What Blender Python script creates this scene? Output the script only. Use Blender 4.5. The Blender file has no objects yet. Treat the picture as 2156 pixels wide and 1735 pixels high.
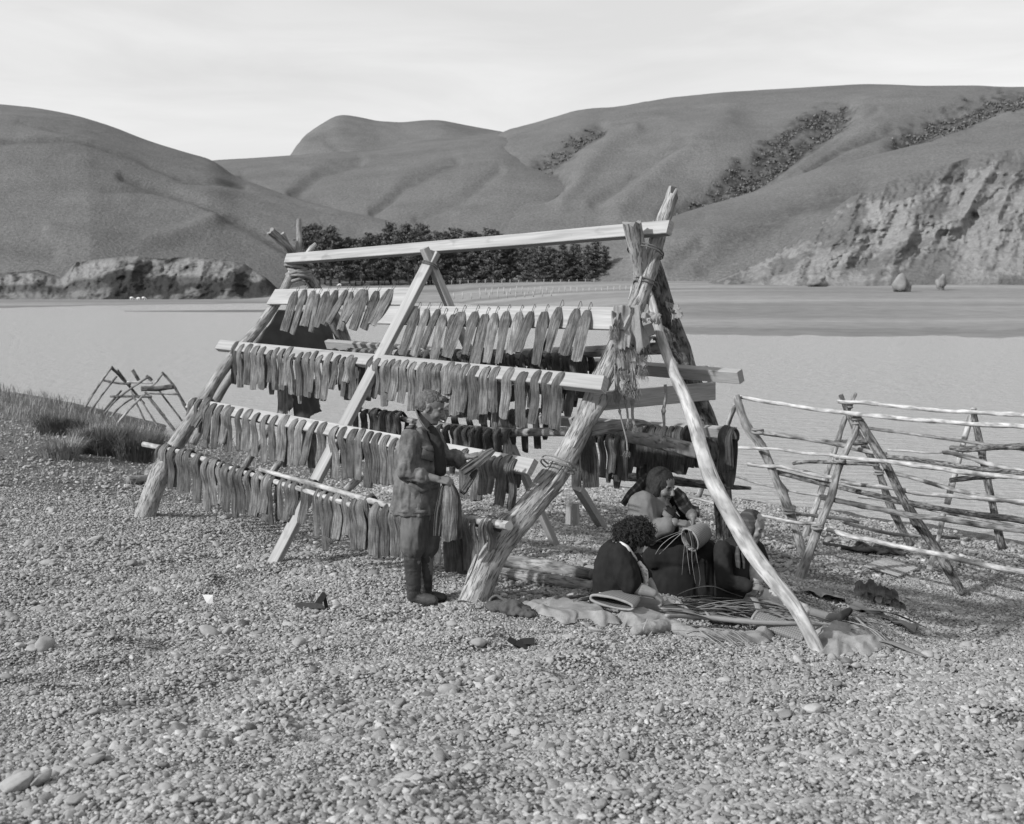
import bpy, bmesh, math, random
import numpy as np
from mathutils import Vector, Matrix
from mathutils.bvhtree import BVHTree

R = math.radians
random.seed(7)
rng = np.random.default_rng(11)
scene = bpy.context.scene
col = scene.collection

# ------------------------------------------------------------------ camera, sky, sun, exposure
F_PX, W_PX, H_PX = 2400.0, 2155.0, 1735.0          # the photograph measured on a 2155 x 1735 grid
EYE = Vector((0, 0, 4.3))                          # the lake surface is z = 0
PITCH = math.atan((867.5 - 607.0) / F_PX)
cd = bpy.data.cameras.new('camera')
cam = bpy.data.objects.new('camera', cd); col.objects.link(cam)
cam.location = EYE; cam.rotation_euler = (math.pi / 2 - PITCH, 0, 0)
cd.sensor_width = 36; cd.lens = 36 * F_PX / W_PX; cd.sensor_fit = 'HORIZONTAL'
cd.clip_start = .1; cd.clip_end = 9000
cd.dof.use_dof = True; cd.dof.focus_distance = 9.6; cd.dof.aperture_fstop = 4.2
scene.camera = cam

SUN_AZ, SUN_EL = math.atan2(-.84, -.54), R(31)     # azimuth measured from +Y towards +X
sun_dir = Vector((math.sin(SUN_AZ) * math.cos(SUN_EL), math.cos(SUN_AZ) * math.cos(SUN_EL), math.sin(SUN_EL)))
sd = bpy.data.lights.new('sun', 'SUN'); sd.energy = 3.1; sd.angle = R(1.8); sd.color = (1, 1, 1)
so = bpy.data.objects.new('sun', sd); col.objects.link(so)
so.rotation_euler = sun_dir.to_track_quat('Z', 'Y').to_euler(); so.location = (-60, -40, 60)

world = bpy.data.worlds.new('World'); scene.world = world; world.use_nodes = True
wn, wl = world.node_tree.nodes, world.node_tree.links
wn.clear()
sky = wn.new('ShaderNodeTexSky'); sky.sky_type = 'NISHITA'; sky.sun_disc = False
sky.sun_elevation = SUN_EL; sky.sun_rotation = SUN_AZ; sky.air_density = 1.0; sky.dust_density = 2.5; sky.ozone_density = 1.0
bw = wn.new('ShaderNodeRGBToBW')
tc = wn.new('ShaderNodeTexCoord')
mp = wn.new('ShaderNodeMapping'); mp.inputs['Scale'].default_value = (1.6, 1.2, 9.0); mp.inputs['Rotation'].default_value = (0, R(-9), 0)
nz = wn.new('ShaderNodeTexNoise'); nz.inputs['Scale'].default_value = 2.2; nz.inputs['Detail'].default_value = 6; nz.inputs['Roughness'].default_value = .55; nz.inputs['Distortion'].default_value = .6
mr = wn.new('ShaderNodeMapRange'); mr.inputs[1].default_value = .32; mr.inputs[2].default_value = .72; mr.inputs[3].default_value = .90; mr.inputs[4].default_value = 1.08
flat = wn.new('ShaderNodeMixRGB'); flat.inputs[0].default_value = .62; flat.inputs[2].default_value = (6.9, 6.9, 6.9, 1)   # thin high cloud evens the sky out
mul = wn.new('ShaderNodeMath'); mul.operation = 'MULTIPLY'
bg = wn.new('ShaderNodeBackground'); bg.inputs['Strength'].default_value = .100
out = wn.new('ShaderNodeOutputWorld')
wl.new(tc.outputs['Generated'], mp.inputs['Vector']); wl.new(mp.outputs[0], nz.inputs['Vector'])
wl.new(nz.outputs[0], mr.inputs[0]); wl.new(sky.outputs[0], bw.inputs[0]); wl.new(bw.outputs[0], flat.inputs[1])
wl.new(flat.outputs[0], mul.inputs[0]); wl.new(mr.outputs[0], mul.inputs[1]); wl.new(mul.outputs[0], bg.inputs['Color'])
wl.new(bg.outputs[0], out.inputs[0])
scene.view_settings.view_transform = 'Standard'; scene.view_settings.look = 'None'
scene.view_settings.gamma = 1; scene.view_settings.use_curve_mapping = False
scene.view_settings.exposure = 0.60

# ------------------------------------------------------------------ measuring helpers
CP, SP = math.cos(PITCH), math.sin(PITCH)
def ray(px, py):
    x = (px - 1077.5) / F_PX; u = -(py - 867.5) / F_PX
    return Vector((x, CP + u * SP, u * CP - SP))
def P(px, py, Y):                                   # the point seen at (px, py) that stands Y metres in front
    d = ray(px, py); return EYE + d * (Y / d.y)
def crop(x0, y0, sx):                               # readings taken in an enlargement -> grid
    return lambda x, y: ((x0 + x * sx) / 1.90070, (y0 + y * sx) / 1.90070)
cA = crop(1700, 1000, .46382); c5 = crop(900, 1000, .41744); cE = crop(500, 1550, .55659)
cM = crop(1450, 1500, .54745); c3 = crop(2200, 1350, .46107); c4 = crop(2800, 1450, .57637)
cW = crop(2300, 1850, .40343); cF = crop(2800, 2000, .41744); cL = crop(0, 1200, .51862)
cT = crop(2200, 650, .46107); cG = crop(1800, 2150, .46382)

def _hash(ix, iy, iz):
    h = (ix * 374761393 + iy * 668265263 + iz * 2147483647 * 3 + 1274126177) & 0xffffffff
    h = ((h ^ (h >> 13)) * 1274126177) & 0xffffffff
    h = ((h ^ (h >> 16)) * 2246822519) & 0xffffffff
    return ((h ^ (h >> 15)) & 0xffffff) / float(0xffffff)
def vnoise(p):                                      # smooth value noise, -1..1
    p = np.asarray(p, float); i = np.floor(p).astype(np.int64); f = p - i
    w = f * f * f * (f * (f * 6 - 15) + 10)
    r = np.zeros(len(p))
    for a in (0, 1):
        for b in (0, 1):
            for c in (0, 1):
                k = (w[:, 0] if a else 1 - w[:, 0]) * (w[:, 1] if b else 1 - w[:, 1]) * (w[:, 2] if c else 1 - w[:, 2])
                r += k * _hash(i[:, 0] + a, i[:, 1] + b, i[:, 2] + c)
    return r * 2 - 1
def fbm(p, octaves=4, gain=.5):
    p = np.asarray(p, float); r = np.zeros(len(p)); a = 1.
    for o in range(octaves):
        r += a * vnoise(p + 17.3 * o); p = p * 2.03; a *= gain
    return r
def n1(x, seed=0.): return vnoise(np.c_[np.atleast_1d(x), np.full(np.size(x), seed * 7.31), np.full(np.size(x), seed * 3.7 + .5)])

# ------------------------------------------------------------------ object helpers
ORG = {}
def tag(o, label=None, cat=None, group=None, kind=None):
    if label: o['label'] = label
    if cat: o['category'] = cat
    if group: o['group'] = group
    if kind: o['kind'] = kind
    return o
def thing(name, loc, label, cat, group=None):
    o = bpy.data.objects.new(name, None); o.empty_display_size = .2; col.objects.link(o)
    o.location = loc; ORG[o.name] = Vector(loc)
    return tag(o, label, cat, group)
class MB:
    def __init__(s): s.v = []; s.f = []; s.uv = []
    def add(s, v, f, uv=None):
        n = len(s.v); s.v.extend([tuple(q) for q in v]); s.f.extend([tuple(n + i for i in q) for q in f])
        s.uv.extend(uv if uv is not None else [None] * len(f))
        return s
def build(name, mb, mat, parent=None, smooth=True, loc=None, auto=None):
    me = bpy.data.meshes.new(name)
    v = np.array(mb.v, float)
    if parent is not None: o0 = ORG[parent.name]
    elif loc is not None: o0 = Vector(loc)
    else: o0 = Vector(((v[:, 0].min() + v[:, 0].max()) / 2, (v[:, 1].min() + v[:, 1].max()) / 2, v[:, 2].min()))
    v = v - np.array(o0)
    me.from_pydata(v.tolist(), [], mb.f)
    if any(u is not None for u in mb.uv):
        ul = me.uv_layers.new(name='UVMap')
        flat_uv = []
        for f, u in zip(mb.f, mb.uv): flat_uv.extend(u if u is not None else [(0, 0)] * len(f))
        ul.data.foreach_set('uv', np.array(flat_uv, float).ravel())
    for m in (mat if isinstance(mat, (list, tuple)) else [mat]): me.materials.append(m)
    if smooth: me.polygons.foreach_set('use_smooth', [True] * len(me.polygons))
    me.update()
    if auto is not None: me.set_sharp_from_angle(angle=R(auto))
    o = bpy.data.objects.new(name, me); col.objects.link(o)
    if parent is not None: o.parent = parent
    else: o.location = o0
    ORG[o.name] = o0
    return o
def wrap(name, me, mat, parent=None, loc=(0, 0, 0)):      # an already made mesh in world coordinates
    o0 = ORG[parent.name] if parent is not None else Vector(loc)
    me.transform(Matrix.Translation(-o0))
    ix = np.zeros(len(me.polygons), dtype=np.int32); me.polygons.foreach_get('material_index', ix); me.materials.clear()
    for m in (mat if isinstance(mat, (list, tuple)) else [mat]): me.materials.append(m)
    me.polygons.foreach_set('material_index', ix)
    me.polygons.foreach_set('use_smooth', [True] * len(me.polygons))
    me.name = name
    o = bpy.data.objects.new(name, me); col.objects.link(o)
    if parent is not None: o.parent = parent
    else: o.location = o0
    ORG[o.name] = o0
    return o

def spline(pts, n):                                 # smooth curve through points
    p = np.array([list(q) for q in pts], float)
    if len(p) == 2: return np.array([p[0] + (p[1] - p[0]) * t for t in np.linspace(0, 1, n)])
    d = np.r_[0, np.cumsum(np.linalg.norm(np.diff(p[:, :3], axis=0), axis=1))]
    m = np.gradient(p, d, axis=0) if len(p) > 2 else None
    t = np.linspace(0, d[-1], n); r = np.zeros((n, p.shape[1]))
    k = np.clip(np.searchsorted(d, t, side='right') - 1, 0, len(d) - 2)
    h = d[k + 1] - d[k]; s = (t - d[k]) / h; s_ = s[:, None]; h_ = h[:, None]
    r = (2 * s_**3 - 3 * s_**2 + 1) * p[k] + (s_**3 - 2 * s_**2 + s_) * h_ * m[k] + (-2 * s_**3 + 3 * s_**2) * p[k + 1] + (s_**3 - s_**2) * h_ * m[k + 1]
    return r
def frames(c, up=None):
    t = np.gradient(c, axis=0); t /= np.linalg.norm(t, axis=1)[:, None] + 1e-12
    a = np.array(up if up is not None else ((0, 0, 1) if abs(t[0][2]) < .9 else (1, 0, 0)), float)
    A = np.zeros_like(c); B = np.zeros_like(c)
    for i in range(len(c)):
        a = a - t[i] * a.dot(t[i]); a /= np.linalg.norm(a) + 1e-12
        A[i] = a; B[i] = np.cross(t[i], a)
    return t, A, B
def tube(mb, pts, rad, sides=12, seg=None, rough=0., seed=0., knots=(), cap=True, flat=1., ragged=0.):
    pts = [Vector(q) for q in pts]
    L = sum((b - a).length for a, b in zip(pts[:-1], pts[1:]))
    n = seg or max(4, int(L / .07))
    c = spline(pts, n)
    rr = np.interp(np.linspace(0, 1, n), np.linspace(0, 1, len(rad)), rad) if hasattr(rad, '__len__') else np.full(n, rad)
    t, A, B = frames(c)
    an = np.linspace(0, 2 * math.pi, sides, endpoint=False)
    s = np.linspace(0, L, n)
    V = []
    for i in range(n):
        q = rr[i] * np.ones(sides)
        if rough:
            q = q * (1 + rough * fbm(np.c_[np.cos(an) * 1.4 + seed * 9.1, np.sin(an) * 1.4 + seed, np.full(sides, s[i] * 2.2 / max(.03, rr[i]) * .07)], 3))
            for (ks, ka, kh) in knots:
                q = q * (1 + kh * np.exp(-((s[i] / L - ks) * L / (rr[i] * 1.3))**2) * np.exp(-((np.angle(np.exp(1j * (an - ka)))) / .6)**2))
        ofs = 0
        if ragged and i == n - 1: ofs = ragged * np.array([vnoise(np.array([[np.cos(x) * 2.2 + seed, np.sin(x) * 2.2, seed]]))[0] for x in an])[:, None] * t[i]
        V.append(c[i] + (np.cos(an) * q)[:, None] * A[i] + (np.sin(an) * q * flat)[:, None] * B[i] + ofs)
    V = np.concatenate(V); F = []; U = []
    for i in range(n - 1):
        for j in range(sides):
            k = (j + 1) % sides
            F.append((i * sides + j, i * sides + k, (i + 1) * sides + k, (i + 1) * sides + j))
            u0, u1 = an[j] * rr[0], (an[j] + an[1]) * rr[0]
            U.append([(u0 + seed, s[i]), (u1 + seed, s[i]), (u1 + seed, s[i + 1]), (u0 + seed, s[i + 1])])
    if cap:
        F.append(tuple(range(sides))[::-1]); U.append([(.3, .3)] * sides)
        F.append(tuple((n - 1) * sides + j for j in range(sides))); U.append([(.3, .3)] * sides)
    mb.add(V, F, U); return mb
def beam(mb, p0, p1, nrm, w, th, bev=.004, seed=0., skew0=0., skew1=0.):     # sawn timber: w across, th along nrm
    p0, p1 = Vector(p0), Vector(p1); t = (p1 - p0); L = t.length; t.normalize()
    nrm = Vector(nrm); nrm = (nrm - t * nrm.dot(t)).normalized(); b = t.cross(nrm)
    a, c = w / 2, th / 2
    prof = [(-a + bev, -c), (a - bev, -c), (a, -c + bev), (a, c - bev), (a - bev, c), (-a + bev, c), (-a, c - bev), (-a, -c + bev)]
    n = max(2, int(L / .25)); V = []
    for i in range(n + 1):
        s = i / n
        wob = Vector((0, 0, 0)) + nrm * (.008 * n1(s * L * .8, seed)[0]) + b * (.005 * n1(s * L * .7, seed + 3)[0])
        for (x, y) in prof:
            k = (skew0 * (1 - s) + skew1 * s) * x
            V.append(p0 + t * (s * L + k) + b * x + nrm * y + wob)
    F = []; U = []; m = 8; per = np.r_[0, np.cumsum([math.dist(prof[j], prof[(j + 1) % m]) for j in range(m)])]
    for i in range(n):
        for j in range(m):
            k = (j + 1) % m
            F.append((i * m + j, i * m + k, (i + 1) * m + k, (i + 1) * m + j)[::-1])
            s0, s1 = i * L / n, (i + 1) * L / n
            U.append([(per[j] + seed, s0), (per[j + 1] + seed, s0), (per[j + 1] + seed, s1), (per[j] + seed, s1)][::-1])
    F.append(tuple(range(m))); U.append([(p[0] * 4, p[1] * 4) for p in prof])
    F.append(tuple(n * m + j for j in range(m))[::-1]); U.append([(p[0] * 4, p[1] * 4) for p in prof][::-1])
    mb.add(V, F, U); return mb
def ribbon(mb, pts, wid, side, th=.004, seg=None, taper=(1, 1), fold=0., wav=0., seed=0., prof_n=7):  # a strip with thickness
    pts = [Vector(q) for q in pts]; L = sum((b - a).length for a, b in zip(pts[:-1], pts[1:]))
    n = seg or max(5, int(L / .03)); c = spline(pts, n)
    t, A, B = frames(c, up=side)
    V = []; m = prof_n
    xs = np.linspace(-.5, .5, m)
    for i in range(n):
        s = i / (n - 1); w = wid * (np.interp(s, np.linspace(0, 1, len(taper)), taper))
        dz = fold * w * np.abs(xs) + wav * w * n1(xs * 3 + s * L * 3, seed + .3)
        up = c[i] + np.outer(xs * w, A[i]) + np.outer(dz + th / 2, B[i])
        dn = c[i] + np.outer(xs * w, A[i]) + np.outer(dz - th / 2, B[i])
        V.append(np.concatenate([up, dn[::-1]]))
    V = np.concatenate(V); F = []; U = []; k = 2 * m
    for i in range(n - 1):
        for j in range(k):
            q = (j + 1) % k
            F.append((i * k + j, i * k + q, (i + 1) * k + q, (i + 1) * k + j))
            x0 = xs[j] if j < m else xs[k - 1 - j]; x1 = xs[q] if q < m else xs[k - 1 - q]
            U.append([(x0 * wid + seed, i / n * L), (x1 * wid + seed, i / n * L), (x1 * wid + seed, (i + 1) / n * L), (x0 * wid + seed, (i + 1) / n * L)])
    F.append(tuple(range(k))[::-1]); U.append([(0, 0)] * k)
    F.append(tuple((n - 1) * k + j for j in range(k))); U.append([(0, 0)] * k)
    mb.add(V, F, U); return mb

# ------------------------------------------------------------------ materials (a monochrome photograph: greys only)
def mat(name, base, rough=.85, var=.25, scale=8., stretch=None, coord='Object', bump=.3, bscale=None, dist=.01, spec=.3, spots=None, detail=5., cracks=None, attr=None):
    """grey surface; var = tone variation, stretch = (x,y,z) noise scaling, spots = (scale, lo, hi, tone)"""
    m = bpy.data.materials.new(name); m.use_nodes = True; n, l = m.node_tree.nodes, m.node_tree.links
    b = n['Principled BSDF']; b.inputs['Roughness'].default_value = rough; b.inputs['Specular IOR Level'].default_value = spec
    t = n.new('ShaderNodeTexCoord'); mpn = n.new('ShaderNodeMapping'); mpn.inputs['Scale'].default_value = stretch or (1, 1, 1)
    l.new(t.outputs[coord], mpn.inputs[0])
    a = n.new('ShaderNodeTexNoise'); a.inputs['Scale'].default_value = scale; a.inputs['Detail'].default_value = detail; a.inputs['Roughness'].default_value = .62
    l.new(mpn.outputs[0], a.inputs[0])
    r = n.new('ShaderNodeMapRange'); r.inputs[1].default_value = .25; r.inputs[2].default_value = .75
    r.inputs[3].default_value = base * (1 - var); r.inputs[4].default_value = base * (1 + var)
    l.new(a.outputs[0], r.inputs[0]); cur = r.outputs[0]
    if spots:
        sc, lo, hi, tone = spots
        q = n.new('ShaderNodeTexNoise'); q.inputs['Scale'].default_value = sc; q.inputs['Detail'].default_value = 4
        l.new(mpn.outputs[0], q.inputs[0])
        qr = n.new('ShaderNodeMapRange'); qr.inputs[1].default_value = lo; qr.inputs[2].default_value = hi; l.new(q.outputs[0], qr.inputs[0])
        mx = n.new('ShaderNodeMix'); mx.data_type = 'FLOAT'; l.new(qr.outputs[0], mx.inputs[0]); l.new(cur, mx.inputs[2]); mx.inputs[3].default_value = tone
        cur = mx.outputs[0]
    hgt = a.outputs[0]
    if cracks:
        sc, wdt, tone = cracks
        w = n.new('ShaderNodeTexVoronoi'); w.feature = 'DISTANCE_TO_EDGE'; w.inputs['Scale'].default_value = sc; l.new(mpn.outputs[0], w.inputs[0])
        # wobble the cells
        ad = n.new('ShaderNodeVectorMath'); ad.operation = 'MULTIPLY_ADD'; l.new(a.outputs['Color'], ad.inputs[0]); ad.inputs[1].default_value = (.5 / sc, .5 / sc, .5 / sc); l.new(mpn.outputs[0], ad.inputs[2]); l.new(ad.outputs[0], w.inputs[0])
        wr = n.new('ShaderNodeMapRange'); wr.inputs[2].default_value = wdt; l.new(w.outputs[0], wr.inputs[0])
        mx = n.new('ShaderNodeMix'); mx.data_type = 'FLOAT'; l.new(wr.outputs[0], mx.inputs[0]); mx.inputs[2].default_value = tone; l.new(cur, mx.inputs[3]); cur = mx.outputs[0]
        mm = n.new('ShaderNodeMath'); mm.operation = 'MULTIPLY_ADD'; l.new(wr.outputs[0], mm.inputs[0]); mm.inputs[1].default_value = .6; l.new(a.outputs[0], mm.inputs[2]); hgt = mm.outputs[0]
    if attr:
        at = n.new('ShaderNodeAttribute'); at.attribute_name = attr[0]; at.attribute_type = attr[1]
        mx = n.new('ShaderNodeMath'); mx.operation = 'MULTIPLY'; l.new(cur, mx.inputs[0]); l.new(at.outputs['Fac'], mx.inputs[1]); cur = mx.outputs[0]
    l.new(cur, b.inputs['Base Color'])
    if bump:
        bp = n.new('ShaderNodeBump'); bp.inputs['Strength'].default_value = bump; bp.inputs['Distance'].default_value = dist
        if bscale:
            h = n.new('ShaderNodeTexNoise'); h.inputs['Scale'].default_value = bscale; h.inputs['Detail'].default_value = 4; l.new(mpn.outputs[0], h.inputs[0]); l.new(h.outputs[0], bp.inputs['Height'])
        else: l.new(hgt, bp.inputs['Height'])
        l.new(bp.outputs[0], b.inputs['Normal'])
    return m

M = {}
M['bark'] = mat('grey_bark', .27, .9, .62, 10, (4.5, .9, 1), 'UV', .9, None, .02, .2, (9, .58, .7, .10), 8, None)
M['bark_dark'] = mat('dark_bark', .14, .92, .6, 10, (4.5, 1.2, 1), 'UV', .9, None, .022, .2, (7, .52, .68, .3), 8)
M['pale_pole'] = mat('peeled_pole', .33, .8, .42, 12, (4, .8, 1), 'UV', .5, None, .008, .25, (6, .55, .72, .17), 7)
M['old_pole'] = mat('weathered_pole', .26, .88, .5, 12, (4, .8, 1), 'UV', .6, None, .01, .2, (6, .55, .72, .10), 7)
M['sawn'] = mat('sawn_timber', .30, .75, .2, 14, (5, .22, 1), 'UV', .15, None, .003, .25, (4, .62, .8, .36), 6)
M['sawn_old'] = mat('old_sawn_timber', .27, .85, .3, 16, (6, .3, 1), 'UV', .35, None, .005, .2, (5, .58, .8, .16), 7)
M['rope'] = mat('rope_fibre', .2, .9, .3, 90, None, 'Object', .4, None, .003)
M['cord'] = mat('dark_cord', .1, .85, .3, 90, None, 'Object', .3, None, .002)
def streak_mat(name, base, layers, vary=(.72, 1.3), rough=.6, spec=.4, bump=.9, dist=.008, hw=(1, .45)):
    """grey surface made of noises stretched along the piece: layers = (across, along, lo, hi, tone at lo, tone at hi)"""
    m = bpy.data.materials.new(name); m.use_nodes = True; n, l = m.node_tree.nodes, m.node_tree.links; b = n['Principled BSDF']
    t = n.new('ShaderNodeTexCoord'); oi = n.new('ShaderNodeObjectInfo'); hs = []; x = None
    for (sx, sy, lo, hi, a0, a1) in layers:
        mp_ = n.new('ShaderNodeMapping'); mp_.inputs['Scale'].default_value = (sx, sy, 1); l.new(t.outputs['UV'], mp_.inputs[0]); q = n.new('ShaderNodeTexNoise'); q.inputs['Scale'].default_value = 1; q.inputs['Detail'].default_value = 4; q.inputs['Distortion'].default_value = .4; l.new(mp_.outputs[0], q.inputs[0])
        r = n.new('ShaderNodeMapRange'); r.inputs[1].default_value = lo; r.inputs[2].default_value = hi; r.inputs[3].default_value = a0; r.inputs[4].default_value = a1; l.new(q.outputs[0], r.inputs[0]); hs.append(r.outputs[0])
        if x is None: x = r.outputs[0]
        else: k = n.new('ShaderNodeMath'); k.operation = 'MULTIPLY'; l.new(x, k.inputs[0]); l.new(r.outputs[0], k.inputs[1]); x = k.outputs[0]
    r = n.new('ShaderNodeMapRange'); r.inputs[3].default_value = base * vary[0]; r.inputs[4].default_value = base * vary[1]; l.new(oi.outputs['Random'], r.inputs[0])
    k = n.new('ShaderNodeMath'); k.operation = 'MULTIPLY'; l.new(x, k.inputs[0]); l.new(r.outputs[0], k.inputs[1]); l.new(k.outputs[0], b.inputs['Base Color'])
    b.inputs['Roughness'].default_value = rough; b.inputs['Specular IOR Level'].default_value = spec
    ad = n.new('ShaderNodeMath'); ad.operation = 'MULTIPLY_ADD'; l.new(hs[1], ad.inputs[0]); ad.inputs[1].default_value = hw[1]; l.new(hs[0], ad.inputs[2])
    bp = n.new('ShaderNodeBump'); bp.inputs['Strength'].default_value = bump; bp.inputs['Distance'].default_value = dist; l.new(ad.outputs[0], bp.inputs['Height']); l.new(bp.outputs[0], b.inputs['Normal'])
    return m
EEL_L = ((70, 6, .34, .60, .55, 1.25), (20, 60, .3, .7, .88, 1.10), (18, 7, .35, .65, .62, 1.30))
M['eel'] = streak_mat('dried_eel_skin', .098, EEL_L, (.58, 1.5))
M['eel_wet_shaded'] = streak_mat('dark_shaded_eel', .048, EEL_L)  # dark wet flesh, with the shade of the far rows put into the colour
M['bark'] = streak_mat('grey_bark', .29, ((70, 9, .34, .46, .42, 1.), (26, 9, .3, .7, .72, 1.22), (7, 4, .36, .66, .66, 1.2)), (.9, 1.1), .92, .15, 1., .016, (1, .6))
M['bark_dark'] = streak_mat('dark_bark', .15, ((60, 12, .36, .5, .38, 1.), (24, 10, .3, .7, .6, 1.3), (8, 5, .36, .62, .5, 1.35)), (.85, 1.15), .92, .15, 1., .02, (1, .7))
M['sawn'] = streak_mat('sawn_timber', .30, ((46, 1.6, .3, .7, .80, 1.12), (14, .8, .3, .7, .82, 1.12), (7, 3.5, .60, .74, 1., .62)), (.88, 1.08), .75, .25, .25, .003)
M['pale_pole'] = streak_mat('peeled_pole', .36, ((55, 5, .33, .42, .6, 1.), (22, 4.5, .34, .58, .60, 1.15), (9, 5, .38, .6, .68, 1.15)), (.85, 1.1), .8, .25, .7, .008, (1, .5))
M['old_pole'] = streak_mat('weathered_pole', .25, ((55, 7, .35, .46, .5, 1.), (22, 6, .34, .66, .65, 1.2), (8, 4, .36, .64, .55, 1.28)), (.8, 1.2), .88, .2, .9, .01, (1, .5))
M['sack'] = mat('sacking', .21, .95, .25, 30, None, 'Object', .5, 240, .004, .1, (5, .52, .75, .17))
M['burlap'] = mat('ground_sacking', .24, .95, .25, 14, (1, 1, 1), 'Object', .6, 160, .006, .1, (5, .5, .75, .17))
M['tarp'] = mat('dark_tarpaulin', .055, .8, .25, 4, None, 'Object', .2, None, .01, .2)
M['rock'] = mat('cliff_rock', .20, .95, .5, .16, None, 'Object', .8, None, 1.2, .1, (.07, .50, .62, .06), 9)
M['stone'] = mat('smooth_stone', .25, .8, .22, 14, None, 'Object', .2, None, .004, .2)
M['leaf'] = mat('flax_leaf', .14, .6, .3, 16, (7, .6, 1), 'UV', .2, None, .003, .35)
M['leaf_pale'] = mat('dry_flax_leaf', .23, .65, .25, 16, (7, .6, 1), 'UV', .2, None, .003, .35)
M['needles'] = mat('pine_foliage', .10, .9, .5, .5, None, 'Object', 0, None, .1, .1)
M['trunk'] = mat('tree_trunk', .09, .95, .4, 3, None, 'Object', .4, None, .05, .1)
M['bush'] = mat('hillside_bush', .13, .95, .6, .8, None, 'Object', 0, None, .1, .1)
M['tussock'] = mat('tussock_blades', .085, .8, .5, 3, None, 'Object', 0, None, .1, .2)
M['grass'] = mat('dry_grass', .22, .85, .5, 3, None, 'Object', 0, None, .1, .2)
M['wool'] = mat('sheep_wool', .6, .95, .15, 6, None, 'Object', .3, None, .03)
M['skin'] = mat('skin', .19, .55, .14, 26, None, 'Object', .15, 160, .0015, .35)
M['skin_dark'] = mat('sunburnt_skin', .135, .55, .2, 24, None, 'Object', .25, 160, .0018, .35)
M['feature'] = mat('dark_features', .05, .5, .2, 20, None, 'Object', 0)
M['jacket'] = mat('worn_drill_cloth', .095, .92, .5, 13, None, 'Object', .5, 60, .006, .1, (9, .48, .70, .17), 7)
M['trousers'] = mat('worn_trousers', .075, .92, .45, 10, (1, 1, .5), 'Object', .5, 50, .006, .1, (6, .5, .72, .14), 7)
M['shirt'] = mat('dark_shirt', .022, .95, .2, 9)
M['rubber'] = mat('rubber_boots', .03, .5, .35, 9, None, 'Object', .15, None, .003, .4, (4, .5, .8, .08))
M['hair_grey'] = mat('grizzled_hair', .085, .8, .7, 60, (1, 1, .5), 'Object', .9, 120, .01, .3)
M['hair_dark'] = mat('dark_hair', .012, .7, .6, 70, (1, 1, .4), 'Object', .9, 130, .01, .4)
M['hair_white'] = mat('white_hair', .30, .7, .3, 70, (1, 1, .4), 'Object', .7, 120, .006, .3)
M['cardigan'] = mat('grey_cardigan', .14, .97, .15, 12, None, 'Object', .5, 260, .003, .1)
M['black_cloth'] = mat('black_cloth', .017, .95, .3, 9, None, 'Object', .2, 300, .002, .1)
M['coat'] = mat('dark_coat', .022, .95, .3, 9, None, 'Object', .2, 300, .002, .1)
M['white_cloth'] = mat('white_cloth', .5, .9, .08, 9)
M['floral'] = mat('floral_apron', .52, .9, .05, 40, None, 'Object', .15, 200, .002, .1, (38, .53, .60, .20), 3)
M['floral_big'] = mat('printed_dress', .38, .9, .06, 20, None, 'Object', .2, 200, .002, .1, (11, .63, .65, .1), 1)
M['kete'] = mat('woven_flax', .22, .8, .2, 20, None, 'Object', .3)
M['inside'] = mat('mouth_shade', .02, .95, .4, 40)  # near-black that paints the shade within basket and bag mouths
M['iron'] = mat('rusty_iron', .13, .7, .4, 6, None, 'Object', .2, None, .004, .3)
M['paper'] = mat('white_scrap', .7, .8, .05, 9)
M['black'] = mat('black_rubber_scrap', .012, .5, .3, 12)
M['dock'] = mat('dock_leaf', .15, .7, .4, 14, None, 'Object', .3, None, .01, .25)
M['seaweed'] = mat('dark_wrack', .03, .9, .4, 14, None, 'Object', .4)

def weave_mat(name, a, b, sx, sy):                   # checkered over-and-under weave on UV
    m = bpy.data.materials.new(name); m.use_nodes = True; n, l = m.node_tree.nodes, m.node_tree.links
    t = n.new('ShaderNodeTexCoord'); mp_ = n.new('ShaderNodeMapping'); mp_.inputs['Scale'].default_value = (sx, sy, 1); mp_.inputs['Rotation'].default_value = (0, 0, R(45))
    c = n.new('ShaderNodeTexChecker'); c.inputs['Scale'].default_value = 1; c.inputs[1].default_value = (a, a, a, 1); c.inputs[2].default_value = (b, b, b, 1)
    l.new(t.outputs['UV'], mp_.inputs[0]); l.new(mp_.outputs[0], c.inputs[0]); l.new(c.outputs[0], n['Principled BSDF'].inputs['Base Color'])
    bp = n.new('ShaderNodeBump'); bp.inputs['Strength'].default_value = .4; bp.inputs['Distance'].default_value = .004; l.new(c.outputs[1], bp.inputs['Height']); l.new(bp.outputs[0], n['Principled BSDF'].inputs['Normal'])
    n['Principled BSDF'].inputs['Roughness'].default_value = .75
    return m
M['weave'] = weave_mat('plaited_flax', .20, .12, 90, 90)
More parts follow.
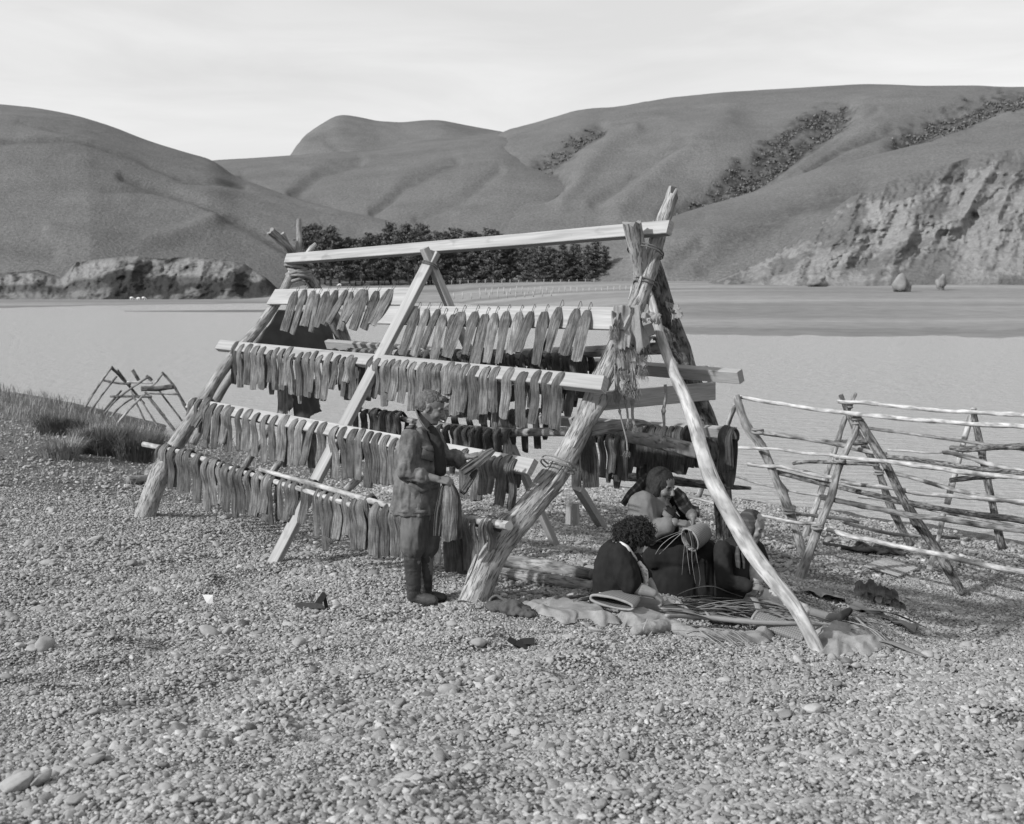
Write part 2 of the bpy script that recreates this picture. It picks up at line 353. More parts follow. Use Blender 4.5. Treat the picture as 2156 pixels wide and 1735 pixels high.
def plaid_mat(name, dark, mid, light, sc):
    m = bpy.data.materials.new(name); m.use_nodes = True; n, l = m.node_tree.nodes, m.node_tree.links
    t = n.new('ShaderNodeTexCoord'); s = n.new('ShaderNodeSeparateXYZ'); l.new(t.outputs['UV'], s.inputs[0]); acc = None
    for k in (0, 1):
        q = n.new('ShaderNodeMath'); q.operation = 'MULTIPLY'; q.inputs[1].default_value = sc; l.new(s.outputs[k], q.inputs[0])
        fr = n.new('ShaderNodeMath'); fr.operation = 'FRACT'; l.new(q.outputs[0], fr.inputs[0])
        g = n.new('ShaderNodeMath'); g.operation = 'LESS_THAN'; g.inputs[1].default_value = .3; l.new(fr.outputs[0], g.inputs[0])
        if acc is None: acc = g.outputs[0]
        else:
            ad = n.new('ShaderNodeMath'); ad.operation = 'ADD'; l.new(acc, ad.inputs[0]); l.new(g.outputs[0], ad.inputs[1]); acc = ad.outputs[0]
    r = n.new('ShaderNodeValToRGB'); r.color_ramp.elements[0].color = (dark,) * 3 + (1,); r.color_ramp.elements[1].color = (light,) * 3 + (1,)
    e = r.color_ramp.elements.new(.5); e.color = (mid,) * 3 + (1,)
    h = n.new('ShaderNodeMath'); h.operation = 'MULTIPLY'; h.inputs[1].default_value = .5; l.new(acc, h.inputs[0]); l.new(h.outputs[0], r.inputs[0])
    l.new(r.outputs[0], n['Principled BSDF'].inputs['Base Color']); n['Principled BSDF'].inputs['Roughness'].default_value = .95
    return m
M['plaid'] = plaid_mat('plaid_wool', .022, .05, .12, 14)
M['plaid_grey'] = plaid_mat('plaid_headscarf', .03, .045, .07, 18)

# ------------------------------------------------------------------ setting: ground, lake, far shore, hills
GP = [(1077, 1735, 3.75), (1077, 1500, 5.7), (1077, 1380, 7.3), (1000, 1270, 9.0), (890, 1268, 9.2), (700, 1300, 8.5), (400, 1300, 8.4), (400, 1500, 5.7),
      (20, 1735, 3.7), (20, 1500, 5.7), (20, 1300, 8.3), (20, 1150, 11.2), (20, 1040, 14.5), (20, 930, 19.5), (60, 885, 25), (300, 1088, 13.5), (570, 1188, 11.3),
      (250, 965, 19), (310, 910, 33), (480, 950, 24), (700, 1105, 14), (600, 1010, 19.5), (820, 1250, 9.6), (1165, 1147, 12.7), (1230, 1065, 17), (1300, 1024, 24.5),
      (1000, 1060, 17), (900, 1020, 22), (1520, 1198, 11.0), (1280, 1292, 8.9), (1490, 1335, 8.55), (1718, 1368, 8.3), (1500, 1285, 9.7), (1720, 1300, 9.6), (1880, 1312, 11), (1855, 1258, 12.3),
      (1682, 1223, 14.6), (2025, 1250, 14), (1691, 1171, 16), (1700, 1052, 24.2), (2130, 1735, 3.7), (2130, 1500, 5.6), (2050, 1402, 7.9), (2150, 1335, 12.2),
      (1885, 1388, 8.1), (1650, 1450, 6.4), (1500, 1600, 4.7), (20, 848, 30), (130, 846, 33), (230, 890, 31)]
C0 = np.array([list(P(*g)) for g in GP] + [(-12, 1, 2.6), (0, 0, 2.75), (12, 1, 2.6), (8, 38, -1.2), (25, 36, -1.4), (-4, 44, -1.2), (-22, 50, -1.0), (25, 14, .4), (-25, 12, 1.8), (20, 6, 1.4), (-20, 4, 2.4), (-26, 30, 1.5), (-30, 44, -.6), (0, 34, -.8)], float)
def tps_fit(c, lam=.02):
    d = np.linalg.norm(c[:, None, :2] - c[None, :, :2], axis=2); K = np.where(d > 0, d**2 * np.log(d + 1e-9), 0) + lam * np.eye(len(c))
    Q = np.c_[np.ones(len(c)), c[:, :2]]; A = np.block([[K, Q], [Q.T, np.zeros((3, 3))]])
    return np.linalg.solve(A, np.r_[c[:, 2], np.zeros(3)])
TW = tps_fit(C0)
def gz_arr(x, y):
    x = np.asarray(x, float).ravel(); y = np.asarray(y, float).ravel()
    z = TW[-3] + TW[-2] * x + TW[-1] * y
    for k in range(len(C0)):
        d2 = (x - C0[k, 0])**2 + (y - C0[k, 1])**2
        z += TW[k] * .5 * d2 * np.log(d2 + 1e-12)
    far = np.clip((y - 36) / 10, 0, 1); z = z * (1 - far) + np.minimum(z, -1.2) * far
    z = np.clip(z, -2.5, 3.2)
    near = np.clip((13 - y) / 4, 0, 1) * .75 + .25
    z += near * (.058 * fbm(np.c_[x * .9, y * 1.1, np.zeros(len(x))], 3) + .040 * vnoise(np.c_[x * 2.6, y * 3.2, np.full(len(x), 4.)]) + .016 * vnoise(np.c_[x * 6, y * 7, np.full(len(x), 8.)]))
    p = vnoise(np.c_[x * 1.25 + 31, y * 1.5 + 5, np.full(len(x), 2.5)])
    z -= near * .16 * np.clip(p - .46, 0, 1)**1.0 * 1.6                              # little pits scuffed into the shingle
    return z
def gz(x, y): return float(gz_arr([x], [y])[0])
def on_ground(px, py, lo=3.0, hi=40.0):              # where the sight line meets the shingle
    d = ray(px, py); ys = np.linspace(lo, hi, 900)
    pts = np.array([list(EYE + d * (y / d.y)) for y in ys]); g = gz_arr(pts[:, 0], pts[:, 1])
    k = np.nonzero(pts[:, 2] <= g)[0]
    i = k[0] if len(k) else -1
    return Vector((pts[i, 0], pts[i, 1], g[i]))

def grid_obj(name, X, Y, Z, m, kind='structure', tone=None, label=None, cat=None, flip=False):
    r, c = X.shape; v = np.stack([X, Y, Z], -1).reshape(-1, 3)
    i = np.arange(r * c).reshape(r, c)
    q = np.stack([i[:-1, :-1], i[:-1, 1:], i[1:, 1:], i[1:, :-1]], -1).reshape(-1, 4)
    if flip: q = q[:, ::-1]
    me = bpy.data.meshes.new(name); me.from_pydata(v.tolist(), [], q.tolist()); me.materials.append(m)
    me.polygons.foreach_set('use_smooth', [True] * len(me.polygons))
    if tone is not None:
        a = me.attributes.new('tone', 'FLOAT', 'POINT'); a.data.foreach_set('value', tone.ravel().astype(np.float32))
    o = bpy.data.objects.new(name, me); col.objects.link(o)
    return tag(o, label, cat, kind=kind)

xs = np.r_[np.linspace(-60, -8, 50), np.arange(-7.9, 8, .075), np.linspace(8.1, 60, 50)]
ys = np.r_[np.linspace(-4, 2.9, 12), np.arange(3, 15, .075), np.linspace(15.2, 60, 110)]
GX, GY = np.meshgrid(xs, ys); GZ = gz_arr(GX, GY).reshape(GX.shape)

# shingle: pebble cells under the loose stones, with damp and sandy patches
def shingle_mat():
    m = bpy.data.materials.new('shingle_bed'); m.use_nodes = True; n, l = m.node_tree.nodes, m.node_tree.links; b = n['Principled BSDF']
    t = n.new('ShaderNodeTexCoord'); acc = None; hacc = None
    v = n.new('ShaderNodeTexVoronoi'); v.inputs['Scale'].default_value = 34; l.new(t.outputs['Object'], v.inputs[0])
    v2 = n.new('ShaderNodeTexVoronoi'); v2.inputs['Scale'].default_value = 11; l.new(t.outputs['Object'], v2.inputs[0])
    s = n.new('ShaderNodeSeparateColor'); l.new(v.outputs['Color'], s.inputs[0])
    s2 = n.new('ShaderNodeSeparateColor'); l.new(v2.outputs['Color'], s2.inputs[0])
    r = n.new('ShaderNodeMapRange'); r.inputs[3].default_value = .12; r.inputs[4].default_value = .27; l.new(s.outputs[0], r.inputs[0])
    r2 = n.new('ShaderNodeMapRange'); r2.inputs[3].default_value = .75; r2.inputs[4].default_value = 1.25; l.new(s2.outputs[0], r2.inputs[0])
    d = n.new('ShaderNodeMapRange'); d.inputs[1].default_value = .0; d.inputs[2].default_value = .6; d.inputs[3].default_value = 1.1; d.inputs[4].default_value = .45; l.new(v.outputs['Distance'], d.inputs[0])
    p = n.new('ShaderNodeTexNoise'); p.inputs['Scale'].default_value = .8; p.inputs['Detail'].default_value = 6; l.new(t.outputs['Object'], p.inputs[0])
    pr = n.new('ShaderNodeMapRange'); pr.inputs[1].default_value = .3; pr.inputs[2].default_value = .7; pr.inputs[3].default_value = .72; pr.inputs[4].default_value = 1.2; l.new(p.outputs[0], pr.inputs[0])
    at = n.new('ShaderNodeAttribute'); at.attribute_name = 'tone'
    x = r.outputs[0]
    for y in (r2.outputs[0], d.outputs[0], pr.outputs[0], at.outputs['Fac']):
        q = n.new('ShaderNodeMath'); q.operation = 'MULTIPLY'; l.new(x, q.inputs[0]); l.new(y, q.inputs[1]); x = q.outputs[0]
    l.new(x, b.inputs['Base Color']); b.inputs['Roughness'].default_value = .85; b.inputs['Specular IOR Level'].default_value = .25
    bp = n.new('ShaderNodeBump'); bp.invert = True; bp.inputs['Strength'].default_value = .9; bp.inputs['Distance'].default_value = .02; l.new(v.outputs['Distance'], bp.inputs['Height']); l.new(bp.outputs[0], b.inputs['Normal'])
    return m
M['shingle'] = shingle_mat()
tone = np.ones(GX.shape)
sandy = np.clip((GY - 14) / 8, 0, 1)
tone *= 1 + .12 * sandy
tone *= 1 - .35 * np.clip(1 - np.abs(GZ - .05) / .35, 0, 1)                          # wet strip at the water's edge
grassy = np.clip((-GX - 3.2) / 3, 0, 1) * np.clip((GY - 12.5) / 5, 0, 1)
tone *= 1 - .15 * grassy
grid_obj('ground', GX, GY, GZ, M['shingle'], tone=tone)

def water_mat():
    m = bpy.data.materials.new('lake_water'); m.use_nodes = True; n, l = m.node_tree.nodes, m.node_tree.links; b = n['Principled BSDF']
    b.inputs['Base Color'].default_value = (.36, .36, .36, 1); b.inputs['Roughness'].default_value = .22; b.inputs['IOR'].default_value = 1.33
    t = n.new('ShaderNodeTexCoord'); mp_ = n.new('ShaderNodeMapping'); mp_.inputs['Scale'].default_value = (.55, 1.5, 1); l.new(t.outputs['Object'], mp_.inputs[0])
    a = n.new('ShaderNodeTexNoise'); a.inputs['Scale'].default_value = 2.2; a.inputs['Detail'].default_value = 5; a.inputs['Roughness'].default_value = .65; l.new(mp_.outputs[0], a.inputs[0])
    bp = n.new('ShaderNodeBump'); bp.inputs['Strength'].default_value = 1; bp.inputs['Distance'].default_value = .30; l.new(a.outputs[0], bp.inputs['Height']); l.new(bp.outputs[0], b.inputs['Normal'])
    return m
M['water'] = water_mat()
X, Y = np.meshgrid(np.linspace(-3000, 3000, 40), np.r_[-20, np.linspace(5, 4000, 60)])
grid_obj('lake', X, Y, np.zeros(X.shape), M['water'])

def land_mat(name, base, fine=1.0, band=(.02, .25), big=.015, amp=.35, bump=.5, sc=.35):
    m = bpy.data.materials.new(name); m.use_nodes = True; n, l = m.node_tree.nodes, m.node_tree.links; b = n['Principled BSDF']
    t = n.new('ShaderNodeTexCoord'); x = None
    def noise(scale, vec, det=5):
        mp_ = n.new('ShaderNodeMapping'); mp_.inputs['Scale'].default_value = vec; l.new(t.outputs['Object'], mp_.inputs[0])
        q = n.new('ShaderNodeTexNoise'); q.inputs['Scale'].default_value = scale; q.inputs['Detail'].default_value = det; q.inputs['Roughness'].default_value = .65; l.new(mp_.outputs[0], q.inputs[0]); return q.outputs[0]
    fin = noise(sc, (1, 1, 1), 6); bnd = noise(1.0, (band[0], band[0], band[1]), 5); bg_ = noise(big, (1, 1, 1), 5)
    at = n.new('ShaderNodeAttribute'); at.attribute_name = 'tone'; x = at.outputs['Fac']
    for q, a_ in ((fin, amp * fine), (bnd, amp * .4), (bg_, amp * .5)):
        r = n.new('ShaderNodeMapRange'); r.inputs[1].default_value = .28; r.inputs[2].default_value = .72; r.inputs[3].default_value = 1 - a_; r.inputs[4].default_value = 1 + a_; l.new(q, r.inputs[0])
        k = n.new('ShaderNodeMath'); k.operation = 'MULTIPLY'; l.new(x, k.inputs[0]); l.new(r.outputs[0], k.inputs[1]); x = k.outputs[0]
    k = n.new('ShaderNodeMath'); k.operation = 'MULTIPLY'; k.inputs[1].default_value = base; l.new(x, k.inputs[0]); l.new(k.outputs[0], b.inputs['Base Color'])
    b.inputs['Roughness'].default_value = 1; b.inputs['Specular IOR Level'].default_value = .05
    bp = n.new('ShaderNodeBump'); bp.inputs['Strength'].default_value = bump; bp.inputs['Distance'].default_value = 1.0; l.new(fin, bp.inputs['Height']); l.new(bp.outputs[0], b.inputs['Normal'])
    return m
M['hill'] = land_mat('hill_grass', .128, 1.25, (.02, .12), .012, .24, .8, .7)
M['mud'] = land_mat('mud_flat', .20, .8, (.006, .0), .02, .22, .15, .3)
M['cliff'] = land_mat('cliff_face', .175, 1.1, (.10, .03), .05, .22, .9, .6)

# the flats across the lake
pxs = np.linspace(-500, 2700, 240); Ys = np.r_[np.linspace(85, 420, 120), np.linspace(424, 720, 60)]
shore = np.interp(pxs, [-500, 20, 270, 520, 700, 960, 1180, 1300, 1450, 2155, 2700], [255, 262, 300, 330, 345, 335, 190, 130, 112, 106, 100])
shore = shore * (1 + .03 * n1(pxs * .02, 2.) + .012 * n1(pxs * .11, 5.))
top = np.interp(pxs, [-500, 500, 660, 1280, 1500, 2700], [.9, .9, 8.5, 8.5, 9, 9])
DX = (pxs - 1077.5) / F_PX / (CP + 0.1 * SP)
FX = np.outer(Ys, DX); FY = np.repeat(Ys[:, None], len(pxs), 1)
s = (FY - shore[None, :])
tt = np.clip(s / np.maximum(30, (520 - shore))[None, :], -.3, 1.3)
FZ = np.where(s > 0, .12 + top[None, :] * np.clip(tt, 0, 1.3)**1.25, .12 + .02 * np.maximum(s, -40))
FZ += (.10 + .25 * np.clip(tt, 0, 1)) * fbm(np.c_[FX.ravel() * .02, FY.ravel() * .05, np.zeros(FX.size)], 4).reshape(FX.shape) * np.clip(s / 40 + .4, .2, 1)
ftone = 1 + .22 * fbm(np.c_[FX.ravel() * .006, FY.ravel() * .045, np.ones(FX.size)], 4).reshape(FX.shape)
ftone *= np.where(s < 9, .84, 1.)
grid_obj('far_shore', FX, FY, FZ, M['mud'], tone=ftone, flip=False)
# a sand bar in the lake
bx = np.linspace(0, 1, 60); by = np.linspace(-1, 1, 13)
BX, BT = np.meshgrid(bx, by)
cx = 265 + (900 - 265) * BX; half = np.interp(BX, [0, .15, .45, 1], [.2, 4, 11, 14]) * (1 + .15 * vnoise(np.c_[BX.ravel() * 9, BT.ravel(), np.zeros(BX.size)]).reshape(BX.shape))
SY = 212 + 12 * BX + half * BT * 1.3; SX = (cx - 1077.5) / F_PX * SY
grid_obj('sand_bar', SX, SY, .14 * (1 - BT**2) + .0 - .06 * (np.abs(BT) > .95), M['mud'], tone=np.full(SX.shape, .7))

SCRUB, SCRUBS = [], []
def hill(name, skyline, foot, Yr, Yf, m, prof=1.0, gull=(), noise=1.0, back=160, cols=260, rows=90, patch=(), band=None, sharp=.0, seed=0.):
    px = np.linspace(skyline[0][0], skyline[-1][0], cols)
    sk = np.interp(px, *zip(*skyline)); k = np.ones(9) / 9
    sk = np.convolve(np.pad(sk, 4, 'edge'), k, 'valid')
    ft = np.interp(px, *zip(*foot)); yr = np.interp(px, *zip(*Yr)); yf = np.interp(px, *zip(*Yf))
    t = np.linspace(0, 1, rows)
    PX = np.repeat(px[None], rows, 0)
    Yg = yf[None] + (yr - yf)[None] * t[:, None]
    top_z = np.array([P(a, b, c).z for a, b, c in zip(px, sk, yr)]); low_z = np.array([P(a, b, c).z for a, b, c in zip(px, ft, yf)])
    pr = t[:, None]**prof * (1 - .0 * t[:, None])
    pr = pr + .10 * np.sin(math.pi * t[:, None])
    Z = low_z[None] + (top_z - low_z)[None] * pr
    X = (PX - 1077.5) / F_PX * Yg
    # project to find where each gully runs on this face
    dirz = (Z - EYE.z); depth = Yg
    py = 867.5 - F_PX * ((dirz / depth) + SP / CP) / (CP + 0 * Z) / (1 / CP - 0) if False else None
    a = dirz / depth; v = (a * CP + SP) / (CP - a * SP); PYg = 867.5 - F_PX * v
    env = np.clip(np.sin(math.pi * np.clip(t, 0, 1))[:, None] * 1.4, 0, 1)
    p3 = np.c_[X.ravel() * .010 + seed, Yg.ravel() * .010, Z.ravel() * .006]
    dz = noise * 5 * fbm(p3 * .8, 2).reshape(X.shape) * env
    dz += noise * .5 * fbm(p3 * 7, 3).reshape(X.shape) * np.clip(env + .1, 0, 1)
    tone = np.ones(X.shape)
    for line, width, dep, tn in gull:                # gullies drawn as lines across the slope
        ln = np.array(line, float); best = np.full(X.shape, 1e9)
        for q0, q1 in zip(ln[:-1], ln[1:]):
            d = q1 - q0; u = np.clip(((PX - q0[0]) * d[0] + (PYg - q0[1]) * d[1]) / d.dot(d), 0, 1)
            best = np.minimum(best, np.hypot(PX - q0[0] - u * d[0], PYg - q0[1] - u * d[1]))
        ww = width * (1 + .3 * vnoise(np.c_[PX.ravel() * .012, PYg.ravel() * .012, np.full(X.size, seed)]).reshape(X.shape))
        g = np.exp(-(best / ww)**2)
        dz -= dep * .55 * g
        if tn < 1:
            nn = fbm(np.c_[PX.ravel() * .09, PYg.ravel() * .22, np.full(X.size, seed + 3)], 4).reshape(X.shape)
            mk = np.clip(g * 1.5 + nn * .65 - .5, 0, 1) * np.clip(g * 4, 0, 1) if tn < .6 else g * np.clip(.8 + .5 * nn, 0, 1); tone = np.minimum(tone, 1 - (1 - tn) * mk)
            if tn < .6:
                rr, cc = np.nonzero((mk > .75) & (t[:, None] > .03) & (t[:, None] < .97)); pick = rng.choice(len(rr), min(len(rr), 750), replace=False); SCRUB.extend((rr[k_], cc[k_], len(SCRUBS)) for k_ in pick)
        elif tn > 1:
            nn = fbm(np.c_[PX.ravel() * .09, PYg.ravel() * .09, np.full(X.size, seed + 6)], 4).reshape(X.shape)
            ml = np.clip(g * 2.0 + nn * .9 - .8, 0, 1) * np.clip(g * 3, 0, 1); tone = tone * (1 - ml) + tn * ml
    Z = Z + dz
    SCRUBS.append((X.copy(), Yg.copy(), Z.copy()))
    # back slope so that the hill has a body
    nb = 8; tb = np.linspace(0, 1, nb + 1)[1:]
    Xb = X[-1][None] * (1 + tb[:, None] * back / yr[None]); Yb = yr[None] + tb[:, None] * back; Zb = Z[-1][None] - (Z[-1] - low_z)[None] * tb[:, None]**1.4
    X = np.r_[X, Xb]; Yg = np.r_[Yg, Yb]; Z = np.r_[Z, Zb]; tone = np.r_[tone, np.ones(Xb.shape)]
    Xf = X[0][None]; X = np.r_[Xf, X]; Yg = np.r_[Yg[:1] - 6, Yg]; Z = np.r_[Z[:1] - 9, Z]; tone = np.r_[tone[:1], tone]
    return grid_obj(name, X, Yg, Z, m, tone=tone)

hill('left_hill', [(-500, 190), (-80, 214), (20, 219), (100, 227), (180, 243), (250, 265), (330, 298), (400, 320), (465, 338), (500, 372), (560, 392), (620, 415), (700, 438), (780, 455), (860, 474), (960, 505), (1040, 560)],
     [(-500, 628), (300, 626), (700, 606), (1040, 600)],
     [(-500, 900), (0, 820), (250, 770), (465, 715), (620, 655), (860, 575), (1040, 545)], [(-500, 418), (200, 420), (500, 455), (800, 500), (1040, 528)], M['hill'], .85,
     [([(30, 300), (180, 300), (300, 335), (400, 385), (520, 400)], 6, 2.5, .72), ([(270, 370), (420, 425), (560, 500), (640, 545)], 9, 4, .75), ([(120, 480), (300, 515), (460, 470)], 14, -4, 1), ([(60, 260), (200, 290)], 4, 1, .85),
      ([(230, 395), (370, 400), (470, 450)], 5, 1.5, .8), ([(10, 505), (120, 525)], 14, 4, .85)], 1.0, seed=1.)
hill('valley_hill', [(300, 360), (465, 337), (540, 333), (625, 327), (720, 324), (800, 318), (900, 300), (1000, 285), (1060, 277), (1150, 290), (1300, 330)],
     [(300, 600), (1300, 600)], [(300, 1050), (1300, 1150)], [(300, 580), (1300, 580)], M['hill'], .8,
     [([(620, 400), (680, 365), (760, 345)], 10, 5, .75), ([(790, 440), (860, 390), (960, 350)], 12, 6, .72), ([(600, 420), (520, 370)], 10, 4, .85), ([(880, 460), (980, 420), (1050, 370)], 10, 4, .85), ([(640, 410), (720, 440), (800, 470)], 16, 6, .9)], 1.1, seed=5.)
hill('peak', [(600, 345), (624, 328), (632, 305), (645, 289), (668, 272), (690, 258), (712, 245), (725, 242), (742, 243), (765, 247), (800, 255), (850, 258), (900, 253), (930, 253), (965, 260), (1000, 267), (1060, 278), (1130, 300), (1250, 350)],
     [(600, 400), (1250, 400)], [(600, 1420), (1250, 1420)], [(600, 1230), (1250, 1230)], M['hill'], .7, [([(640, 300), (690, 290), (720, 310)], 8, 3, .85)], 1.0, seed=9., back=300)
hill('right_hill', [(700, 560), (800, 500), (880, 485), (940, 420), (1000, 320), (1060, 277), (1120, 263), (1170, 247), (1210, 234), (1250, 230), (1300, 226), (1350, 217), (1400, 208), (1500, 197), (1600, 189), (1700, 183), (1790, 177), (1850, 178), (1920, 181), (2048, 180), (2155, 176), (2700, 165)],
     [(700, 600), (2700, 600)], [(700, 620), (900, 760), (1060, 1100), (1400, 1050), (2155, 900), (2700, 850)], [(700, 575), (1300, 570), (2700, 570)], M['hill'], .85,
     [([(940, 450), (1010, 440), (1090, 405), (1160, 395), (1180, 380), (1140, 345), (1210, 300), (1260, 275)], 16, 11, .55), ([(1420, 440), (1490, 400), (1560, 370), (1640, 320), (1700, 270), (1760, 235)], 26, 15, .38),
      ([(1560, 355), (1600, 310), (1660, 262), (1720, 232)], 18, 3, .4), ([(1440, 430), (1500, 385), (1540, 345)], 16, 3, .4), ([(1660, 360), (1720, 310), (1770, 270), (1830, 230)], 7, 2, 1.8), ([(1690, 350), (1760, 300), (1860, 265)], 8, 5, .6), ([(1780, 235), (1830, 225)], 8, 1, 1.7),
      ([(1250, 420), (1330, 365), (1430, 310)], 14, 5, .8), ([(1880, 290), (1960, 250), (2048, 225), (2155, 200)], 24, 12, .4), ([(1330, 280), (1250, 330), (1180, 420)], 18, -6, 1), ([(1520, 250), (1420, 330), (1300, 440)], 30, -9, 1), ([(1000, 330), (980, 400), (900, 450)], 20, -5, 1)], 1.0, cols=420, rows=150, seed=13.)
hill('front_spur', [(1130, 600), (1200, 560), (1250, 528), (1290, 508), (1350, 480), (1413, 455), (1480, 433), (1560, 410), (1620, 388), (1666, 371), (1720, 350), (1780, 338), (1850, 320), (1920, 304), (1990, 290), (2048, 284), (2155, 262), (2700, 190)],
     [(1130, 604), (2700, 606)], [(1130, 500), (1300, 540), (1700, 600), (2155, 640), (2700, 640)], [(1130, 480), (1400, 440), (2155, 400), (2700, 400)], M['hill'], .8,
     [([(1300, 560), (1400, 500), (1480, 455)], 10, 1.5, 1.45), ([(1480, 560), (1560, 500), (1680, 420), (1800, 385)], 26, 4, .7), ([(1410, 560), (1470, 520)], 12, 3, .7)], .8, cols=300, rows=90, seed=21.)

def cliff(name, outline_top, outline_foot, Yt, Yf, relief, cols, rows, seed, dark=.35, band=None):
    px = np.linspace(outline_top[0][0], outline_top[-1][0], cols); t = np.linspace(0, 1, rows)
    tp = np.interp(px, *zip(*outline_top)); ft = np.interp(px, *zip(*outline_foot)); yt = np.interp(px, *zip(*Yt)); yf = np.interp(px, *zip(*Yf))
    PX = np.repeat(px[None], rows, 0); PYg = ft[None] + (tp - ft)[None] * t[:, None]
    Yg = yf[None] + (yt - yf)[None] * t[:, None]**1.1
    q = np.c_[PX.ravel() * .015 + PYg.ravel() * .006 + seed, PYg.ravel() * .0055, np.full(PX.size, seed)]
    rib = 1 - np.abs(fbm(q, 5, .42)).reshape(PX.shape)                      # buttresses running down the face
    led = fbm(np.c_[PX.ravel() * .02, PYg.ravel() * .05, np.full(PX.size, seed + 4)], 4).reshape(PX.shape)
    det = fbm(np.c_[PX.ravel() * .12, PYg.ravel() * .09, np.full(PX.size, seed + 8)], 3).reshape(PX.shape)
    env = np.minimum(1, np.sin(math.pi * np.linspace(0, 1, cols))[None] * 4) * np.clip(np.sin(math.pi * (t * .92)) * 1.5, 0, 1)[:, None]
    Yg = Yg - relief * env * (rib - .55) * 1.4 - relief * .25 * env * led - relief * .16 * env * det
    a = np.array([[0.]]); d = (867.5 - PYg) / F_PX; a = (d * CP - SP) / (CP + d * SP)
    X = (PX - 1077.5) / F_PX / (CP + d * SP) * Yg; Z = EYE.z + a * Yg
    nn = fbm(np.c_[PX.ravel() * .013 + PYg.ravel() * .008, PYg.ravel() * .02, np.full(PX.size, seed + 12)], 5, .6).reshape(PX.shape)
    tone = 1.12 - (1.12 - dark) * np.clip(nn * 2.6 + .1, 0, 1)               # scrub growing on the ledges
    fade = np.clip((t[:, None] - .80) / .16 + .5 * det, 0, 1) if not band else 0
    edge = np.clip(1 - np.minimum(np.arange(cols), 999)[None] / 60. + .6 * nn, 0, 1) if not band else 0
    tone = np.where(np.maximum(fade, edge) > .5, .70, tone) if not band else tone
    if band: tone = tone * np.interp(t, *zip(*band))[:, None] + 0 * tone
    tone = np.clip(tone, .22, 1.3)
    Yb = Yg[-1:] + 40; X = np.r_[X[:1], X, X[-1:] * (Yb / Yg[-1:])]; Z = np.r_[Z[:1] - 5, Z, Z[-1:] - 2]; Yg = np.r_[Yg[:1], Yg, Yb]; tone = np.r_[tone[:1], tone, tone[-1:] * .7]
    return grid_obj(name, X, Yg, Z, M['cliff'], tone=tone)
cliff('rock_cliff', [(1440, 607), (1480, 600), (1563, 566), (1641, 524), (1700, 480), (1740, 452), (1790, 415), (1843, 392), (1900, 372), (1980, 350), (2048, 330), (2155, 310), (2400, 300)],
      [(1440, 608), (1600, 607), (1700, 600), (1900, 590), (2155, 588), (2400, 588)], [(1440, 400), (1700, 430), (2155, 470), (2400, 480)], [(1440, 385), (1700, 370), (2155, 372), (2400, 372)], 8, 340, 150, 3.3, .70)
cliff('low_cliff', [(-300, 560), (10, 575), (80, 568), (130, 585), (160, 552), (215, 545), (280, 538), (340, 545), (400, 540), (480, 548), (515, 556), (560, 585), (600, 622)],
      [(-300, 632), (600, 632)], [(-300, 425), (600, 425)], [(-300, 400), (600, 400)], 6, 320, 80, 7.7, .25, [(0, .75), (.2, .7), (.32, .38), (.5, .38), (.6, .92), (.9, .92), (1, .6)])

V, F = [], []
gs = np.random.default_rng(31)
for (r_, c_, i_) in SCRUB:
    X_, Y_, Z_ = SCRUBS[i_] if i_ < len(SCRUBS) else SCRUBS[-1]
    p = np.array([X_[r_, c_], Y_[r_, c_], Z_[r_, c_]]) + gs.normal(0, 1.5, 3) * np.array([1, 1, .2]); sz = gs.uniform(.45, 1.25)
    for q in range(7):
        o = gs.normal(0, .55, 3) * sz * np.array([1.2, 1, .6]); a = gs.normal(0, 1, 3); a /= np.linalg.norm(a); b = np.cross(a, gs.normal(0, 1, 3)); b /= np.linalg.norm(b); k = len(V); e = sz * .75
        V += [p + o + a * e, p + o + b * e, p + o - a * e, p + o - b * e]; F.append((k, k + 1, k + 2, k + 3))
tag(build('hillside_scrub', MB().add(V, F), M['bush'], smooth=False), 'dark scrub growing in the hillside gullies', 'scrub', kind='stuff')

# ------------------------------------------------------------------ trees across the lake
def pine(seed, h, broad):
    rr = random.Random(seed); g = np.random.default_rng(seed)
    crown = MB(); n = 3600; V = []; F = []
    limbs = []
    for k in range(26):
        zz = h * (.06 + .90 * (k / 26)**.9); ln = broad * (1 - .86 * max(0, (zz / h - .06) / .94)**.95) * rr.uniform(.65, 1.15); az = k * 2.4 + rr.uniform(-.5, .5)
        limbs.append((zz, ln, az))
    for i in range(n):
        zz, ln, az = limbs[g.integers(len(limbs))]
        u = g.random()**.6; rad = ln * u
        c = np.array([math.cos(az) * rad, math.sin(az) * rad, zz + rad * .28]) + g.normal(0, 1, 3) * np.array([.55, .55, .34]) * (.5 + .6 * u)
        sz = g.uniform(.22, .50)
        a = g.normal(0, 1, 3); a /= np.linalg.norm(a); b = np.cross(a, g.normal(0, 1, 3)); b /= np.linalg.norm(b)
        k0 = len(V); V += [c + a * sz, c + b * sz * .55, c - a * sz, c - b * sz * .55 + np.array([0, 0, .12])]; F.append((k0, k0 + 1, k0 + 2, k0 + 3))
    crown.add(V, F)
    tr = MB(); tube(tr, [(0, 0, -1), (.1, .05, h * .5), (0, 0, h * .93)], [.38, .24, .05], 7, 8)
    for (zz, ln, az) in limbs[::2]: tube(tr, [(0, 0, zz), (math.cos(az) * ln * .8, math.sin(az) * ln * .8, zz + ln * .22)], [.09, .03], 4, 3)
    return crown, tr
protos = []
for k in range(6):
    cr, tr = pine(100 + k, 20, 6.0 + (k % 3) * .9)
    root = thing('pine_tree', (0, 0, 0), 'tmp', 'tree')
    a = build('crown', cr, M['needles'], root, smooth=False); b = build('trunk', tr, M['trunk'], root)
    protos.append((root, a, b))
tree_px = []
rt = random.Random(4)
